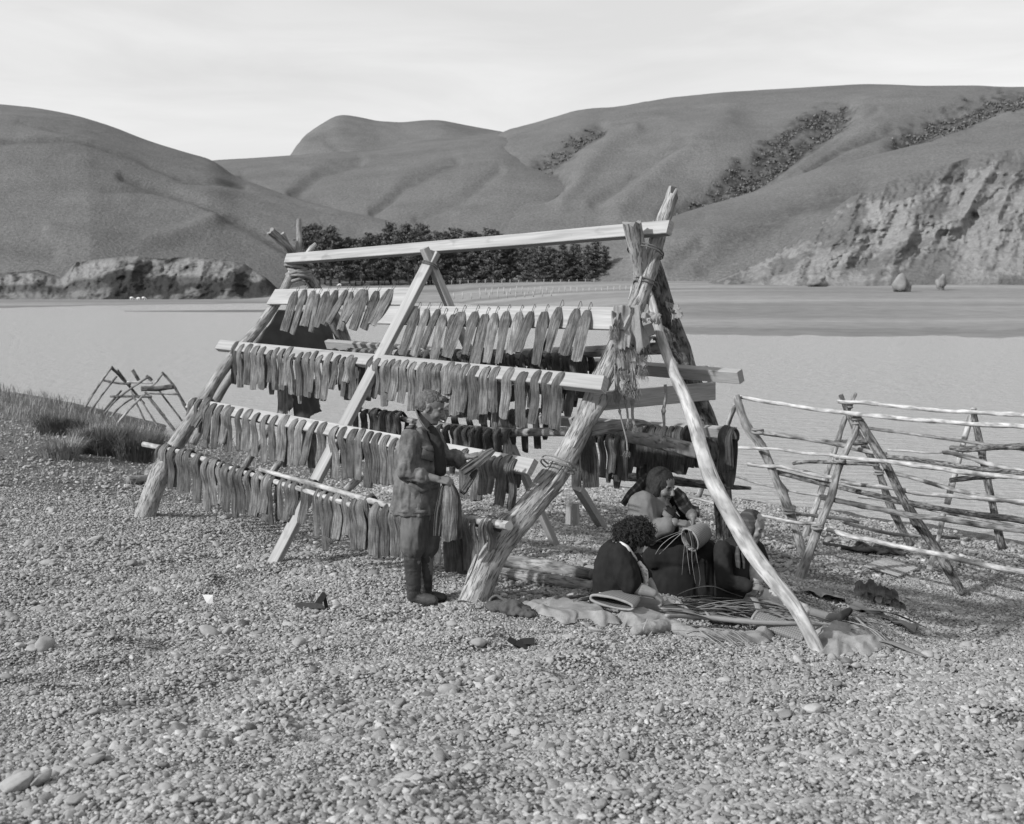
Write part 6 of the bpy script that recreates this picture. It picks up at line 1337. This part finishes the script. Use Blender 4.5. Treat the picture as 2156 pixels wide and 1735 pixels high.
def kete(label, c0, c1, r0, r1, fl0, fl1, m='weave', seed=0., up=(0, 0, 1)):
    c0, c1 = np.array(c0), np.array(c1); ax = (c1 - c0); L = np.linalg.norm(ax); ax /= L; u = np.array(up, float); u -= ax * u.dot(ax); u /= np.linalg.norm(u); s = np.cross(ax, u)
    t = thing('basket', Vector(c0) - Vector((0, 0, fl0)), label, 'basket', 'finished flax baskets lying by the sitting women'); V = []; F = []; U = []; n, m2 = 14, 40
    for layer in (0, 1):
        for i in range(n):
            k = i / (n - 1); r = np.interp(k, [0, .15, .7, 1], [r0, r0 * 1.04, (r0 + r1) / 2, r1]) - layer * .006; fl = np.interp(k, [0, .3, 1], [fl0, max(fl0, fl1), fl1]) - layer * .006
            for j in range(m2):
                a = j / m2 * 6.2832; w_ = 1 + .10 * n1(np.array([a * 1.3 + k * 2]), seed)[0]; V.append(c0 + ax * L * k * (1 - .03 * layer) + s * math.cos(a) * r + u * (np.sign(math.sin(a)) * abs(math.sin(a))**.7) * max(.004, fl) * w_)
        o = layer * n * m2
        for i in range(n - 1):
            for j in range(m2):
                q = (j + 1) % m2; f_ = (o + i * m2 + j, o + i * m2 + q, o + (i + 1) * m2 + q, o + (i + 1) * m2 + j); F.append(f_ if layer else f_[::-1]); d_ = 2 * r0 / 20; uu = [(j * d_, i * L / n), ((j + 1) * d_, i * L / n), ((j + 1) * d_, (i + 1) * L / n), (j * d_, (i + 1) * L / n)]; U.append(uu if layer else uu[::-1])
        F.append(tuple(o + (n - 1) * m2 + j for j in range(m2))); U.append([(0, 0)] * m2)
    build('woven_body', MB().add(V, F, U), M[m], t)
    mb = MB(); tube(mb, [c0 + s * math.cos(a) * r0 + u * np.sign(math.sin(a)) * abs(math.sin(a))**.7 * fl0 for a in np.linspace(0, 6.2832, 44)], .010, 8, 90, .5, seed); build('rim', mb, M['kete'], t)
    return t
q_ = gpt(cG, 1395, 690, .115)
kete('flat flax basket with dark open mouth lying beside the curly haired woman', q_, q_ + Vector((.14, .30, -.02)), .17, .12, .036, .022, seed=1., up=(0, -.25, 1))
kete('flat flax basket partly buried in leaves left of the long flax stem', gpt(cF, 60, 1195, .06), gpt(cF, 430, 1220, .04), .07, .05, .022, .018, seed=2.)
kete('flax basket with dark mouth crushed under the foot of the pale leg', gpt(cF, 520, 1240, .08), gpt(cF, 1010, 1350, .04), .085, .09, .045, .025, seed=3., up=(0, -.4, 1))
mb = MB(); st = [gpt(cF, -330, 1260, .11), gpt(cF, 0, 1268, .10), gpt(cF, 560, 1295, .09), gpt(cF, 950, 1315, .09), gpt(cF, 1225, 1322, .10)]; tube(mb, st, [.014, .018, .021, .018, .004], 10, 40, .05, 3.); tag(build('flax_stalk', mb, M['leaf_pale']), 'long thick flax stalk lying across the foot of the pale leg', 'flax stalk')
gl = random.Random(9)
def leaf(a, b, w, m, label, group, lift=.05, bow=0., name='flax_leaf', dz=0.):
    mid = (a + b) / 2 + Vector((gl.uniform(-.05, .05), gl.uniform(-.06, .06), lift + bow)); mb = MB(); side = (b - a).cross(Vector((0, 0, 1))).normalized() + Vector((0, 0, gl.uniform(-.2, .6)))
    ribbon(mb, [a, (a * .65 + mid * .35) + Vector((0, 0, lift * .3)), mid, (b * .65 + mid * .35), b], w, side, .0025, 22, (.7, 1, 1, .8, .12), .22, .0, gl.random() * 9, 5); return tag(build(name, mb, M[m]), label, 'flax leaf', group)
for k in range(52):                                                   # the heap of leaves, fanning out from the women's laps
    cx_, cy_ = gl.uniform(-350, 1300), 0
    x0 = gl.uniform(-420, 700); y0 = gl.uniform(1050, 1200) + x0 * .05; L_ = gl.uniform(350, 900); x1 = x0 + L_; y1 = y0 + gl.uniform(0, 110) + max(0, x1 - 900) * .12
    pale = gl.random() < .35
    leaf(gpt(cF, x0, y0, gl.uniform(.04, .12)), gpt(cF, x1, y1, gl.uniform(.02, .07)), gl.uniform(.016, .046), 'leaf_pale' if pale else 'leaf', 'narrow pale flax leaf in the heap in front of the women' if pale else 'darker flax leaf in the heap in front of the women', 'pale flax leaves of the heap' if pale else 'dark flax leaves of the heap', gl.uniform(.01, .04), gl.uniform(0, .02))
for k in range(16):                                                   # leaves trailing off down the bank to the right
    x0 = gl.uniform(1350, 1600); y0 = gl.uniform(1080, 1330); leaf(gpt(cF, x0, y0, .05), gpt(cF, x0 + gl.uniform(300, 700), y0 + gl.uniform(120, 330), .03), gl.uniform(.012, .03), 'leaf_pale' if k % 2 else 'leaf', 'flax leaf trailing to the right beyond the foot of the pale leg', 'flax leaves trailing to the right', .03, .02)
for k in range(10):
    x0 = gl.uniform(-300, 200); y0 = gl.uniform(1290, 1330); leaf(gpt(cF, x0, y0, .05), gpt(cF, x0 + gl.uniform(250, 520), y0 + gl.uniform(80, 190), .02), gl.uniform(.008, .016), 'leaf_pale', 'thin flax strip spilling from the heap onto the open shingle', 'thin flax strips on the shingle', .02, .01)
leaf(gpt(cW, 1010, 1430, .10), gpt(cW, 1660, 1500, .14), .05, 'leaf', 'broad folded flax leaf arching in front of the black skirt', None, .06, .04)
leaf(gpt(cW, 1200, 1590, .12), gpt(cW, 1980, 1600, .16), .045, 'leaf_pale', 'broad pale flax leaf lying level across the heap', None, .04, .02)
leaf(gpt(cW, 1640, 1480, .2), gpt(cW, 1850, 1640, .05), .055, 'leaf_pale', 'broad bent flax leaf by the dress of the old woman', None, .02, .03)
leaf(gpt(cF, 1720, 1400, .04), gpt(cF, 2180, 1560, .03), .06, 'leaf', 'wide flax leaf lying at the right end of the heap', None, .02, .01)
leaf(gpt(cG, 60, 520, .05), gpt(cG, 290, 610, .02), .012, 'leaf_pale', 'thin dry leaf lying across the foot of the near log leg', None, .03, .01, 'dry_leaf')
for k, (x, y, dx) in enumerate(((1685, 860, 20), (1705, 870, 70))): leaf(gpt(cG, x, y, .0), Vector(P(*cG(x + (20 if k == 0 else -5), y - 170), gpt(cG, x, y).y)), .014, 'leaf_pale', ('left' if k == 0 else 'right') + ' one of two pale flax strips sticking up from the ribbed sack', 'strips sticking up from the sack', .0, .0)
# scraps and bigger stones
mb = MB(); a_ = gpt(cG, 600, 970, .0)
for k, (dx, dy, r_, tilt) in enumerate(((-.02, 0, .055, .7), (.05, .01, .05, -.3), (.02, -.02, .04, .2))): beam(mb, a_ + Vector((dx - r_, dy, .05 + tilt * .03)), a_ + Vector((dx + r_, dy - .02, .04 - tilt * .05)), (tilt, -.5, 1), .06, .006, .001, k)
tag(build('rubber_scrap', mb, M['black'], smooth=False), 'crumpled black scrap on the open shingle below the near leg', 'scrap')
cS = crop(0, 2300, .6494)
mb = MB(); a_ = gpt(cS, 1950, 215)
for k, (p0, p1, w) in enumerate((((-.17, 0, .03), (.05, -.02, .035), .05), ((.0, 0, .03), (.07, 0, .13), .05), ((.06, 0, .12), (.08, .01, .0), .03))): beam(mb, a_ + Vector(p0), a_ + Vector(p1), (.2, -1, .6), w, .006, .001, k)
tag(build('rubber_scrap', mb, M['black'], smooth=False), 'torn black strip on the shingle left of the boots of the man', 'scrap')
mb = MB(); a_ = gpt(cS, 1278, 188); V = [a_ + Vector(q) for q in ((-.040, 0, .085), (.045, .01, .080), (.042, 0, .0), (-.004, -.01, .02))]; mb.add([tuple(v) for v in V] + [tuple(v + Vector((0, .006, 0))) for v in V], [(3, 2, 1, 0), (4, 5, 6, 7), (0, 1, 5, 4), (1, 2, 6, 5), (2, 3, 7, 6), (3, 0, 4, 7)])
tag(build('paper_scrap', mb, M['paper'], smooth=False), 'small white scrap standing on the shingle at left', 'scrap')
for k, (f, x, y, rx, rz, lab) in enumerate([(cS, 238, 228, .072, .028, 'large flat oval stone at the left edge of the shingle'), (cS, 205, 205, .024, .012, 'small pebble resting on the large flat stone'), (cS, 275, 462, .075, .05, 'large rounded stone near the left edge, below the flat one'), (cS, 205, 465, .05, .022, 'flat stone touching the large rounded one'), (cS, 1020, 1332, .032, .02, 'light oval stone near the bottom left of the picture'),
                                              (cG, 243, 932, .052, .03, 'large pale oval stone right of the boots of the man'), (cS, 742, 138, .035, .017, 'flat oval stone left of the white scrap'), (cF, 1265, 1545, .042, .035, 'round stone just below the foot of the pale leg'), (cG, 20, 770, .05, .028, 'grey flat stone in front of the boots of the man'), (cS, 1240, 1025, .026, .03, 'upright egg shaped stone in the lower left foreground'), (cE, 595, 1085, .06, .03, 'oval stone lying left of the sawn strut'), (cE, 645, 935, .055, .03, 'pale oval stone under the lowest rail of eels')]):
    p_ = gpt(f, x, y); stone('stone', p_ + Vector((0, 0, rz * (.55 if k != 1 else 2.4))), rx, rx * .75, rz, M['stone'], lab, 'stone', 'bigger stones on the shingle', k + 3., k * .7)

# ------------------------------------------------------------------ bare pole racks at the right and far left
def Yax(x, o=0.): return 16.0 - (x - 1600) * .0062 + o
def wob(pts, k):                                      # poles are never quite straight
    g = random.Random(k * 7 + len(pts)); o = []
    for (a, b) in zip(pts[:-1], pts[1:]): o += [a, ((a[0] + b[0]) / 2, (a[1] + b[1]) / 2 + g.uniform(-7, 7))]
    return o + [pts[-1]]
def pole_rack(label, legs, rails, ys, name='pole_rack', group='bare pole racks'):
    TH = .68 if 'Y' not in ys else .58; f = ys['f']; first = legs[0][0][0]; q = P(*f(*first[:2]), first[2]); t = thing(name, Vector((q.x, q.y, gz(q.x, q.y))), label, 'rack', group)
    for k, (pts, rad, m) in enumerate(legs): mb = MB(); tube(mb, [P(*f(x, y), Y) for x, y, Y in pts], [q_ * TH for q_ in rad], 12, 60, .2, k * 1.7 + ys['s'], ((.4, k, .4), (.7, k + 2., .35)), True, 1., .02); build('leg', mb, M[m], t)
    for k, (pts, rad, m, o) in enumerate(rails): mb = MB(); tube(mb, [P(*f(x, y), (Yax(f(x, y)[0], o) if 'Y' not in ys else ys['Y'] + o)) for x, y in wob(pts, k)], rad * TH, 10, 90 if 'Y' not in ys else 14, .22, k * 2.3 + ys['s']); build('rail', mb, M[m], t)
    for k, (x, y, Y, r) in enumerate(ys.get('ties', [])):
        mb = MB(); c = np.array(P(*f(x, y), Y)); tube(mb, [c + np.array([math.cos(a) * r * TH, math.sin(a) * r * TH, .03 * math.sin(a * .37 + k)]) for a in np.linspace(0, 12.6, 40)], .018, 6, 60, .4, k); build('lashing', mb, M['rope'], t)
pole_rack('nearer bare pole rack standing on the shingle at the right',
  [([(720, 1345, 15.9), (640, 1080, 15.95), (560, 880, 16), (490, 720, 16.05), (410, 560, 16.1), (340, 470, 16.1), (250, 235, 16.2)], [.085, .085, .10, .08, .10, .085, .075], 'old_pole'),
   ([(-10, 930, 17.4), (60, 760, 17.1), (180, 470, 16.6), (245, 290, 16.25)], [.06, .06, .055, .05], 'pale_pole'),
   ([(685, 1520, 14.6), (810, 1180, 14.65), (900, 960, 14.7), (960, 740, 14.75), (1090, 430, 14.9), (1100, 370, 14.9)], [.10, .085, .075, .07, .06, .06], 'old_pole'),
   ([(1825, 1610, 13.9), (1640, 1300, 14.1), (1440, 1000, 14.35), (1260, 660, 14.65), (1120, 430, 14.85), (1080, 370, 14.9)], [.07, .085, .085, .08, .075, .07], 'bark_dark')],
  [([(265, 235), (640, 300), (1050, 355), (1460, 395), (1900, 430), (2450, 465)], .042, 'pale_pole', 0.), ([(440, 490), (800, 540), (1010, 580), (1290, 640)], .048, 'old_pole', .3), ([(1270, 655), (1600, 690), (1950, 740), (2450, 797)], .045, 'bark_dark', .3),
   ([(230, 592), (560, 605), (940, 650), (990, 655)], .032, 'pale_pole', -.1), ([(975, 655), (1300, 690), (1620, 730), (1950, 775), (2450, 829)], .04, 'pale_pole', -.2), ([(648, 702), (820, 690), (985, 700), (1240, 715)], .036, 'bark_dark', -.15),
   ([(330, 705), (560, 725), (780, 775), (920, 800)], .042, 'pale_pole', .1), ([(980, 822), (1200, 860), (1500, 905), (1950, 945), (2450, 980)], .04, 'pale_pole', .4), ([(530, 762), (900, 850), (1400, 965), (1950, 1060), (2450, 1129)], .055, 'bark_dark', .3),
   ([(180, 780), (350, 825), (500, 862), (830, 925)], .025, 'old_pole', .4), ([(840, 935), (1100, 990), (1450, 1060), (1950, 1130), (2450, 1186)], .05, 'old_pole', -.3), ([(-330, 880), (0, 950), (400, 1060), (620, 1105), (810, 1115)], .034, 'pale_pole', -.1),
   ([(800, 1142), (1050, 1210), (1300, 1262), (1650, 1330), (1950, 1400), (2450, 1493)], .045, 'pale_pole', -.3), ([(670, 1052), (900, 1075), (1100, 1110)], .035, 'old_pole', .5)],
  dict(f=c4, s=1., ties=[(400, 480, 16.0, .11), (620, 1030, 15.9, .11), (970, 680, 14.75, .09), (815, 1135, 14.6, .10), (1095, 410, 14.9, .09)]))
pole_rack('farther bare pole rack with forked tops behind the nearer one',
  [([(725, 1225, 17.4), (820, 960, 17.5), (930, 620, 17.6), (1030, 330, 17.8), (1080, 215, 17.8)], [.075, .07, .065, .06, .045], 'old_pole'), ([(1465, 1280, 17.0), (1330, 1010, 17.2), (1240, 760, 17.4), (1040, 390, 17.7), (975, 225, 17.8)], [.08, .08, .075, .07, .05], 'bark_dark'),
   ([(1715, 985, 15.6), (1790, 700, 15.7), (1865, 430, 15.9), (1900, 320, 16)], [.06, .06, .06, .06], 'pale_pole'), ([(1590, 1440, 15.5), (1665, 1180, 15.6), (1690, 1045, 15.6)], [.06, .055, .05], 'pale_pole'), ([(2100, 1300, 15.3), (1990, 800, 15.6), (1895, 330, 15.9)], [.08, .07, .06], 'bark_dark')],
  [([(960, 272), (1100, 276), (1560, 325), (1910, 345), (2450, 369)], .042, 'pale_pole', 1.6), ([(1170, 458), (1500, 500), (1950, 565), (2450, 622)], .034, 'old_pole', 2.2), ([(1340, 770), (1600, 840), (1950, 925), (2450, 1022)], .042, 'old_pole', 1.9), ([(1000, 1112), (1300, 1185), (1800, 1218)], .036, 'old_pole', 2.), ([(1690, 622), (1820, 650), (1950, 690), (2450, 813)], .045, 'pale_pole', 1.), ([(1300, 610), (1600, 630), (1950, 600), (2450, 565)], .022, 'pale_pole', 2.3), ([(1740, 820), (1950, 800), (2450, 761)], .05, 'bark_dark', 1.8), ([(1740, 600), (1950, 595), (2450, 585)], .06, 'bark_dark', 2.0), ([(940, 560), (1160, 548)], .07, 'bark_dark', 2.6), ([(1100, 930), (1500, 1000), (1950, 1090), (2450, 1170)], .035, 'old_pole', 2.0)],
  dict(f=c4, s=5., ties=[(1025, 300, 17.8, .1), (1240, 760, 17.4, .1)]))
pole_rack('left one of two small bare racks by the water at far left',
  [([(590, 945, 34), (720, 720, 34.2), (860, 520, 34.4)], [.075, .07, .06], 'old_pole'), ([(1110, 800, 35.5), (1010, 680, 35), (855, 515, 34.4)], [.06, .07, .075], 'bark_dark'), ([(670, 905, 33), (760, 770, 33.2), (900, 590, 33.3)], [.05, .05, .05], 'old_pole'), ([(980, 640, 34.5), (905, 540, 34)], [.06, .05], 'bark_dark'), ([(770, 920, 33.5), (900, 770, 33.6), (1150, 590, 34)], [.05, .05, .05], 'old_pole'), ([(1070, 620, 34.5), (1020, 540, 34.4)], [.09, .09], 'bark_dark'), ([(800, 860, 34), (935, 700, 34)], [.06, .05], 'bark_dark'), ([(820, 935, 33.6), (960, 800, 33.6), (1060, 740, 33.7)], [.05, .05, .04], 'old_pole')],
  [([(800, 622), (1010, 650)], .06, 'bark_dark', 0), ([(980, 635), (1180, 640)], .05, 'pale_pole', .3), ([(850, 745), (1165, 748)], .06, 'bark_dark', -.5)], dict(f=cL, s=9., Y=34.), group='small racks by the water')
pole_rack('right one of two small bare racks by the water at far left',
  [([(905, 955, 32), (1030, 810, 32.3), (1130, 715, 32.6)], [.06, .06, .055], 'pale_pole'), ([(1345, 1005, 32), (1240, 870, 32.3), (1120, 715, 32.6)], [.065, .075, .07], 'bark_dark'), ([(1090, 690, 34), (1170, 665, 34), (1255, 570, 34)], [.05, .05, .05], 'old_pole'), ([(1450, 860, 34), (1390, 750, 34), (1330, 650, 34), (1250, 560, 34)], [.09, .075, .065, .06], 'bark_dark'), ([(1120, 945, 33), (1010, 700, 33)], [.045, .045], 'old_pole'), ([(1215, 975, 33), (1090, 780, 33)], [.05, .045], 'old_pole'), ([(1405, 935, 33.5), (1220, 690, 33.5)], [.05, .045], 'bark_dark'), ([(1170, 625, 34), (1130, 585, 34)], [.08, .07], 'bark_dark')],
  [([(1090, 685), (1345, 668)], .13, 'bark_dark', .2), ([(1140, 722), (1385, 728)], .05, 'old_pole', -.5), ([(1100, 745), (1170, 750)], .07, 'bark_dark', -1.)], dict(f=cL, s=12., Y=33.), group='small racks by the water')

# ------------------------------------------------------------------ tussocks, grass, pebbles
def blades(mb, c, n, h, r, seed, lean=.5, w=.006, down=.35):
    g = np.random.default_rng(seed); V = []; F = []
    for i in range(n):
        a = g.uniform(0, 6.2832); rr = r * .35 * math.sqrt(g.random()); b = np.array(c) + np.array([math.cos(a) * rr, math.sin(a) * rr, -.02]); o = np.array([math.cos(a), math.sin(a), 0]) * (lean * g.uniform(.1, 1.1)) + g.normal(0, .12, 3) * np.array([1, 1, 0])
        L = h * g.uniform(.55, 1.15); s = np.array([-math.sin(a), math.cos(a), 0]) * w * g.uniform(.6, 1.3); k = len(V)
        for t in (0, .4, .75, 1.):
            p = b + o * L * t**1.4 + np.array([0, 0, L * (t - down * t**3 * g.uniform(.2, 1.5))]); ww = (1 - t**2) + .05; V += [p - s * ww, p + s * ww]
        F += [(k, k + 1, k + 3, k + 2), (k + 2, k + 3, k + 5, k + 4), (k + 4, k + 5, k + 7, k + 6)]
    mb.add(V, F)
for k, (x, y, h, lab) in enumerate([(410, 1040, .42, 'dark round tussock at the left end of the tussock row'), (570, 1060, .40, 'dark tussock second from the left in the tussock row'), (690, 1100, .34, 'paler tussock in front of the gap in the tussock row'), (800, 1195, .50, 'tall dark tussock in the middle of the tussock row'), (930, 1130, .42, 'thin tussock behind the two tallest ones'), (1040, 1240, .52, 'largest tussock beside the end of the lowest rail'), (470, 1225, .36, 'pale low tussock nearest the viewer at left'), (1140, 1150, .35, 'small tussock just behind the far left leg'), (560, 1170, .2, 'tiny tussock between the pale low one and the tall dark one')]):
    mb = MB(); c_ = on_ground(*cL(x, y)); blades(mb, c_, 900, h * 1.25, .85, 70 + k, .6, .005); tag(build('tussock', mb, M['tussock'] if k not in (2, 6) else M['grass'], smooth=False), lab, 'tussock', 'tussocks at the edge of the beach')
mb = MB(); blades(mb, on_ground(*cS(1880, 1035)), 90, .085, .12, 90, .7, .0022); tag(build('grass_tuft', mb, M['grass'], smooth=False), 'small dry grass tuft in the foreground shingle', 'grass tuft')
g = np.random.default_rng(5); mb = MB(); V = []; F = []
n = 9000; gy = 12.5 + 22 * g.random(n)**.8; gx = -(.12 + .42 * g.random(n)) * gy - 1.0; keep = (vnoise(np.c_[gx * .5, gy * .5, np.zeros(n)]) + .25 + np.clip((gy - 18) / 8, 0, 1) * .7 > g.random(n) * .9); keep &= np.clip((gy - 12) / 6, .08, 1) > g.random(n); gx, gy = gx[keep], gy[keep]; gzv = gz_arr(gx, gy); ok = gzv > .15; gx, gy, gzv = gx[ok], gy[ok], gzv[ok]
for i in range(len(gx)):
    h = g.uniform(.06, .20) * (1 + .8 * (gy[i] > 24)); a = g.uniform(0, 6.28); d = np.array([math.cos(a), math.sin(a), 0]); s = np.array([-d[1], d[0], 0]) * .008; b = np.array([gx[i], gy[i], gzv[i] - .02]); k = len(V); m1 = b + d * h * .2 + np.array([0, 0, h * .6]); m2_ = b + d * h * .6 + np.array([0, 0, h]); V += [b - s, b + s, m1 + s * .7, m1 - s * .7, m2_]; F += [(k, k + 1, k + 2, k + 3), (k + 3, k + 2, k + 4)]
mb.add(V, F); tag(build('grass', mb, M['grass'], smooth=False), 'sparse dry grass over the left end of the shingle', 'grass', kind='stuff')

# loose pebbles: one object, each stone an instance with its own size, turn and tone
def pebbles():
    g = np.random.default_rng(77); X_, Y_, S_ = [], [], []
    for (y0, y1, dens, r0) in ((2.9, 6.0, 5200, .0082), (6.0, 10.5, 4200, .0084), (10.5, 15, 2300, .0098), (15, 25, 650, .0145)):
        w = .47 * y1 + 1.1; n = int(dens * (y1 - y0) * 2 * w); x = g.uniform(-w, w, n); y = g.uniform(y0, y1, n); k = np.abs(x) < .47 * y + 1.1; x, y = x[k], y[k]
        if y0 >= 10.5: k = ~((x < -2.6) & (g.random(len(x)) < np.clip((y - 11) / 8, 0, .85))); x, y = x[k], y[k]
        patch = vnoise(np.c_[x * 1.1, y * 1.1, np.full(len(x), 3.)]) + .5 * vnoise(np.c_[x * 3, y * 3, np.full(len(x), 6.)])
        r = r0 * np.exp(g.normal(0, .34, len(x))) * (1 + .28 * patch); big = g.random(len(x)) < .012; r[big] *= g.uniform(1.5, 2.6, big.sum()); X_.append(x); Y_.append(y); S_.append(np.clip(r, .004, .06))
    x, y, r = np.concatenate(X_), np.concatenate(Y_), np.concatenate(S_); z = gz_arr(x, y); k = z > .05; x, y, z, r = x[k], y[k], z[k], r[k]; n = len(x)
    sc = np.c_[r * g.uniform(.95, 1.5, n), r * g.uniform(.75, 1.05, n), r * g.uniform(.38, .72, n)]; rot = np.c_[g.normal(0, .36, n), g.normal(0, .36, n), g.uniform(0, 6.28, n)]
    tone = np.clip(g.normal(1., .22, n) + (g.random(n) < .05) * .5 - (g.random(n) < .06) * .35, .35, 1.8)
    me = bpy.data.meshes.new('pebbles'); me.from_pydata(np.c_[x, y, z + sc[:, 2] * g.uniform(.1, .9, n)].tolist(), [], [])
    for nm, ty, dat in (('rot', 'FLOAT_VECTOR', rot), ('scl', 'FLOAT_VECTOR', sc), ('tone', 'FLOAT', tone)):
        a = me.attributes.new(nm, ty, 'POINT'); a.data.foreach_set('vector' if ty == 'FLOAT_VECTOR' else 'value', dat.astype(np.float32).ravel())
    o = bpy.data.objects.new('pebbles', me); col.objects.link(o); tag(o, 'rounded grey pebbles covering the beach', 'pebbles', kind='stuff')
    m = mat('pebble', .24, .8, .16, 2.2, None, 'Object', 0, None, .002, .22, (3.2, .6, .75, .17), 4, None, ('tone', 'INSTANCER')); me.materials.append(m)
    ng = bpy.data.node_groups.new('scatter', 'GeometryNodeTree'); ng.interface.new_socket('Geometry', in_out='INPUT', socket_type='NodeSocketGeometry'); ng.interface.new_socket('Geometry', in_out='OUTPUT', socket_type='NodeSocketGeometry')
    N, Lk = ng.nodes, ng.links; gi, go = N.new('NodeGroupInput'), N.new('NodeGroupOutput')
    ico = N.new('GeometryNodeMeshIcoSphere'); ico.inputs['Radius'].default_value = 1; ico.inputs['Subdivisions'].default_value = 3
    ps = N.new('GeometryNodeInputPosition'); nzt = N.new('ShaderNodeTexNoise'); nzt.inputs['Scale'].default_value = .9; nzt.inputs['Detail'].default_value = 2
    sb = N.new('ShaderNodeVectorMath'); sb.operation = 'SUBTRACT'; sb.inputs[1].default_value = (.5, .5, .5); Lk.new(nzt.outputs['Color'], sb.inputs[0]); ml = N.new('ShaderNodeVectorMath'); ml.operation = 'SCALE'; ml.inputs['Scale'].default_value = .9; Lk.new(sb.outputs[0], ml.inputs[0])
    sp = N.new('GeometryNodeSetPosition'); Lk.new(ico.outputs['Mesh'], sp.inputs['Geometry']); Lk.new(ml.outputs[0], sp.inputs['Offset']); ss = N.new('GeometryNodeSetShadeSmooth'); Lk.new(sp.outputs[0], ss.inputs['Geometry']); sm = N.new('GeometryNodeSetMaterial'); sm.inputs['Material'].default_value = m; Lk.new(ss.outputs[0], sm.inputs['Geometry'])
    ip = N.new('GeometryNodeInstanceOnPoints'); Lk.new(gi.outputs[0], ip.inputs['Points']); Lk.new(sm.outputs[0], ip.inputs['Instance'])
    for nm, so_ in (('rot', 'Rotation'), ('scl', 'Scale')):
        at = N.new('GeometryNodeInputNamedAttribute'); at.data_type = 'FLOAT_VECTOR'; at.inputs['Name'].default_value = nm
        if so_ == 'Rotation': e = N.new('FunctionNodeEulerToRotation'); Lk.new(at.outputs[0], e.inputs[0]); Lk.new(e.outputs[0], ip.inputs[so_])
        else: Lk.new(at.outputs[0], ip.inputs[so_])
    Lk.new(ip.outputs[0], go.inputs[0]); md = o.modifiers.new('scatter', 'NODES'); md.node_group = ng; print('pebbles', n)
pebbles()
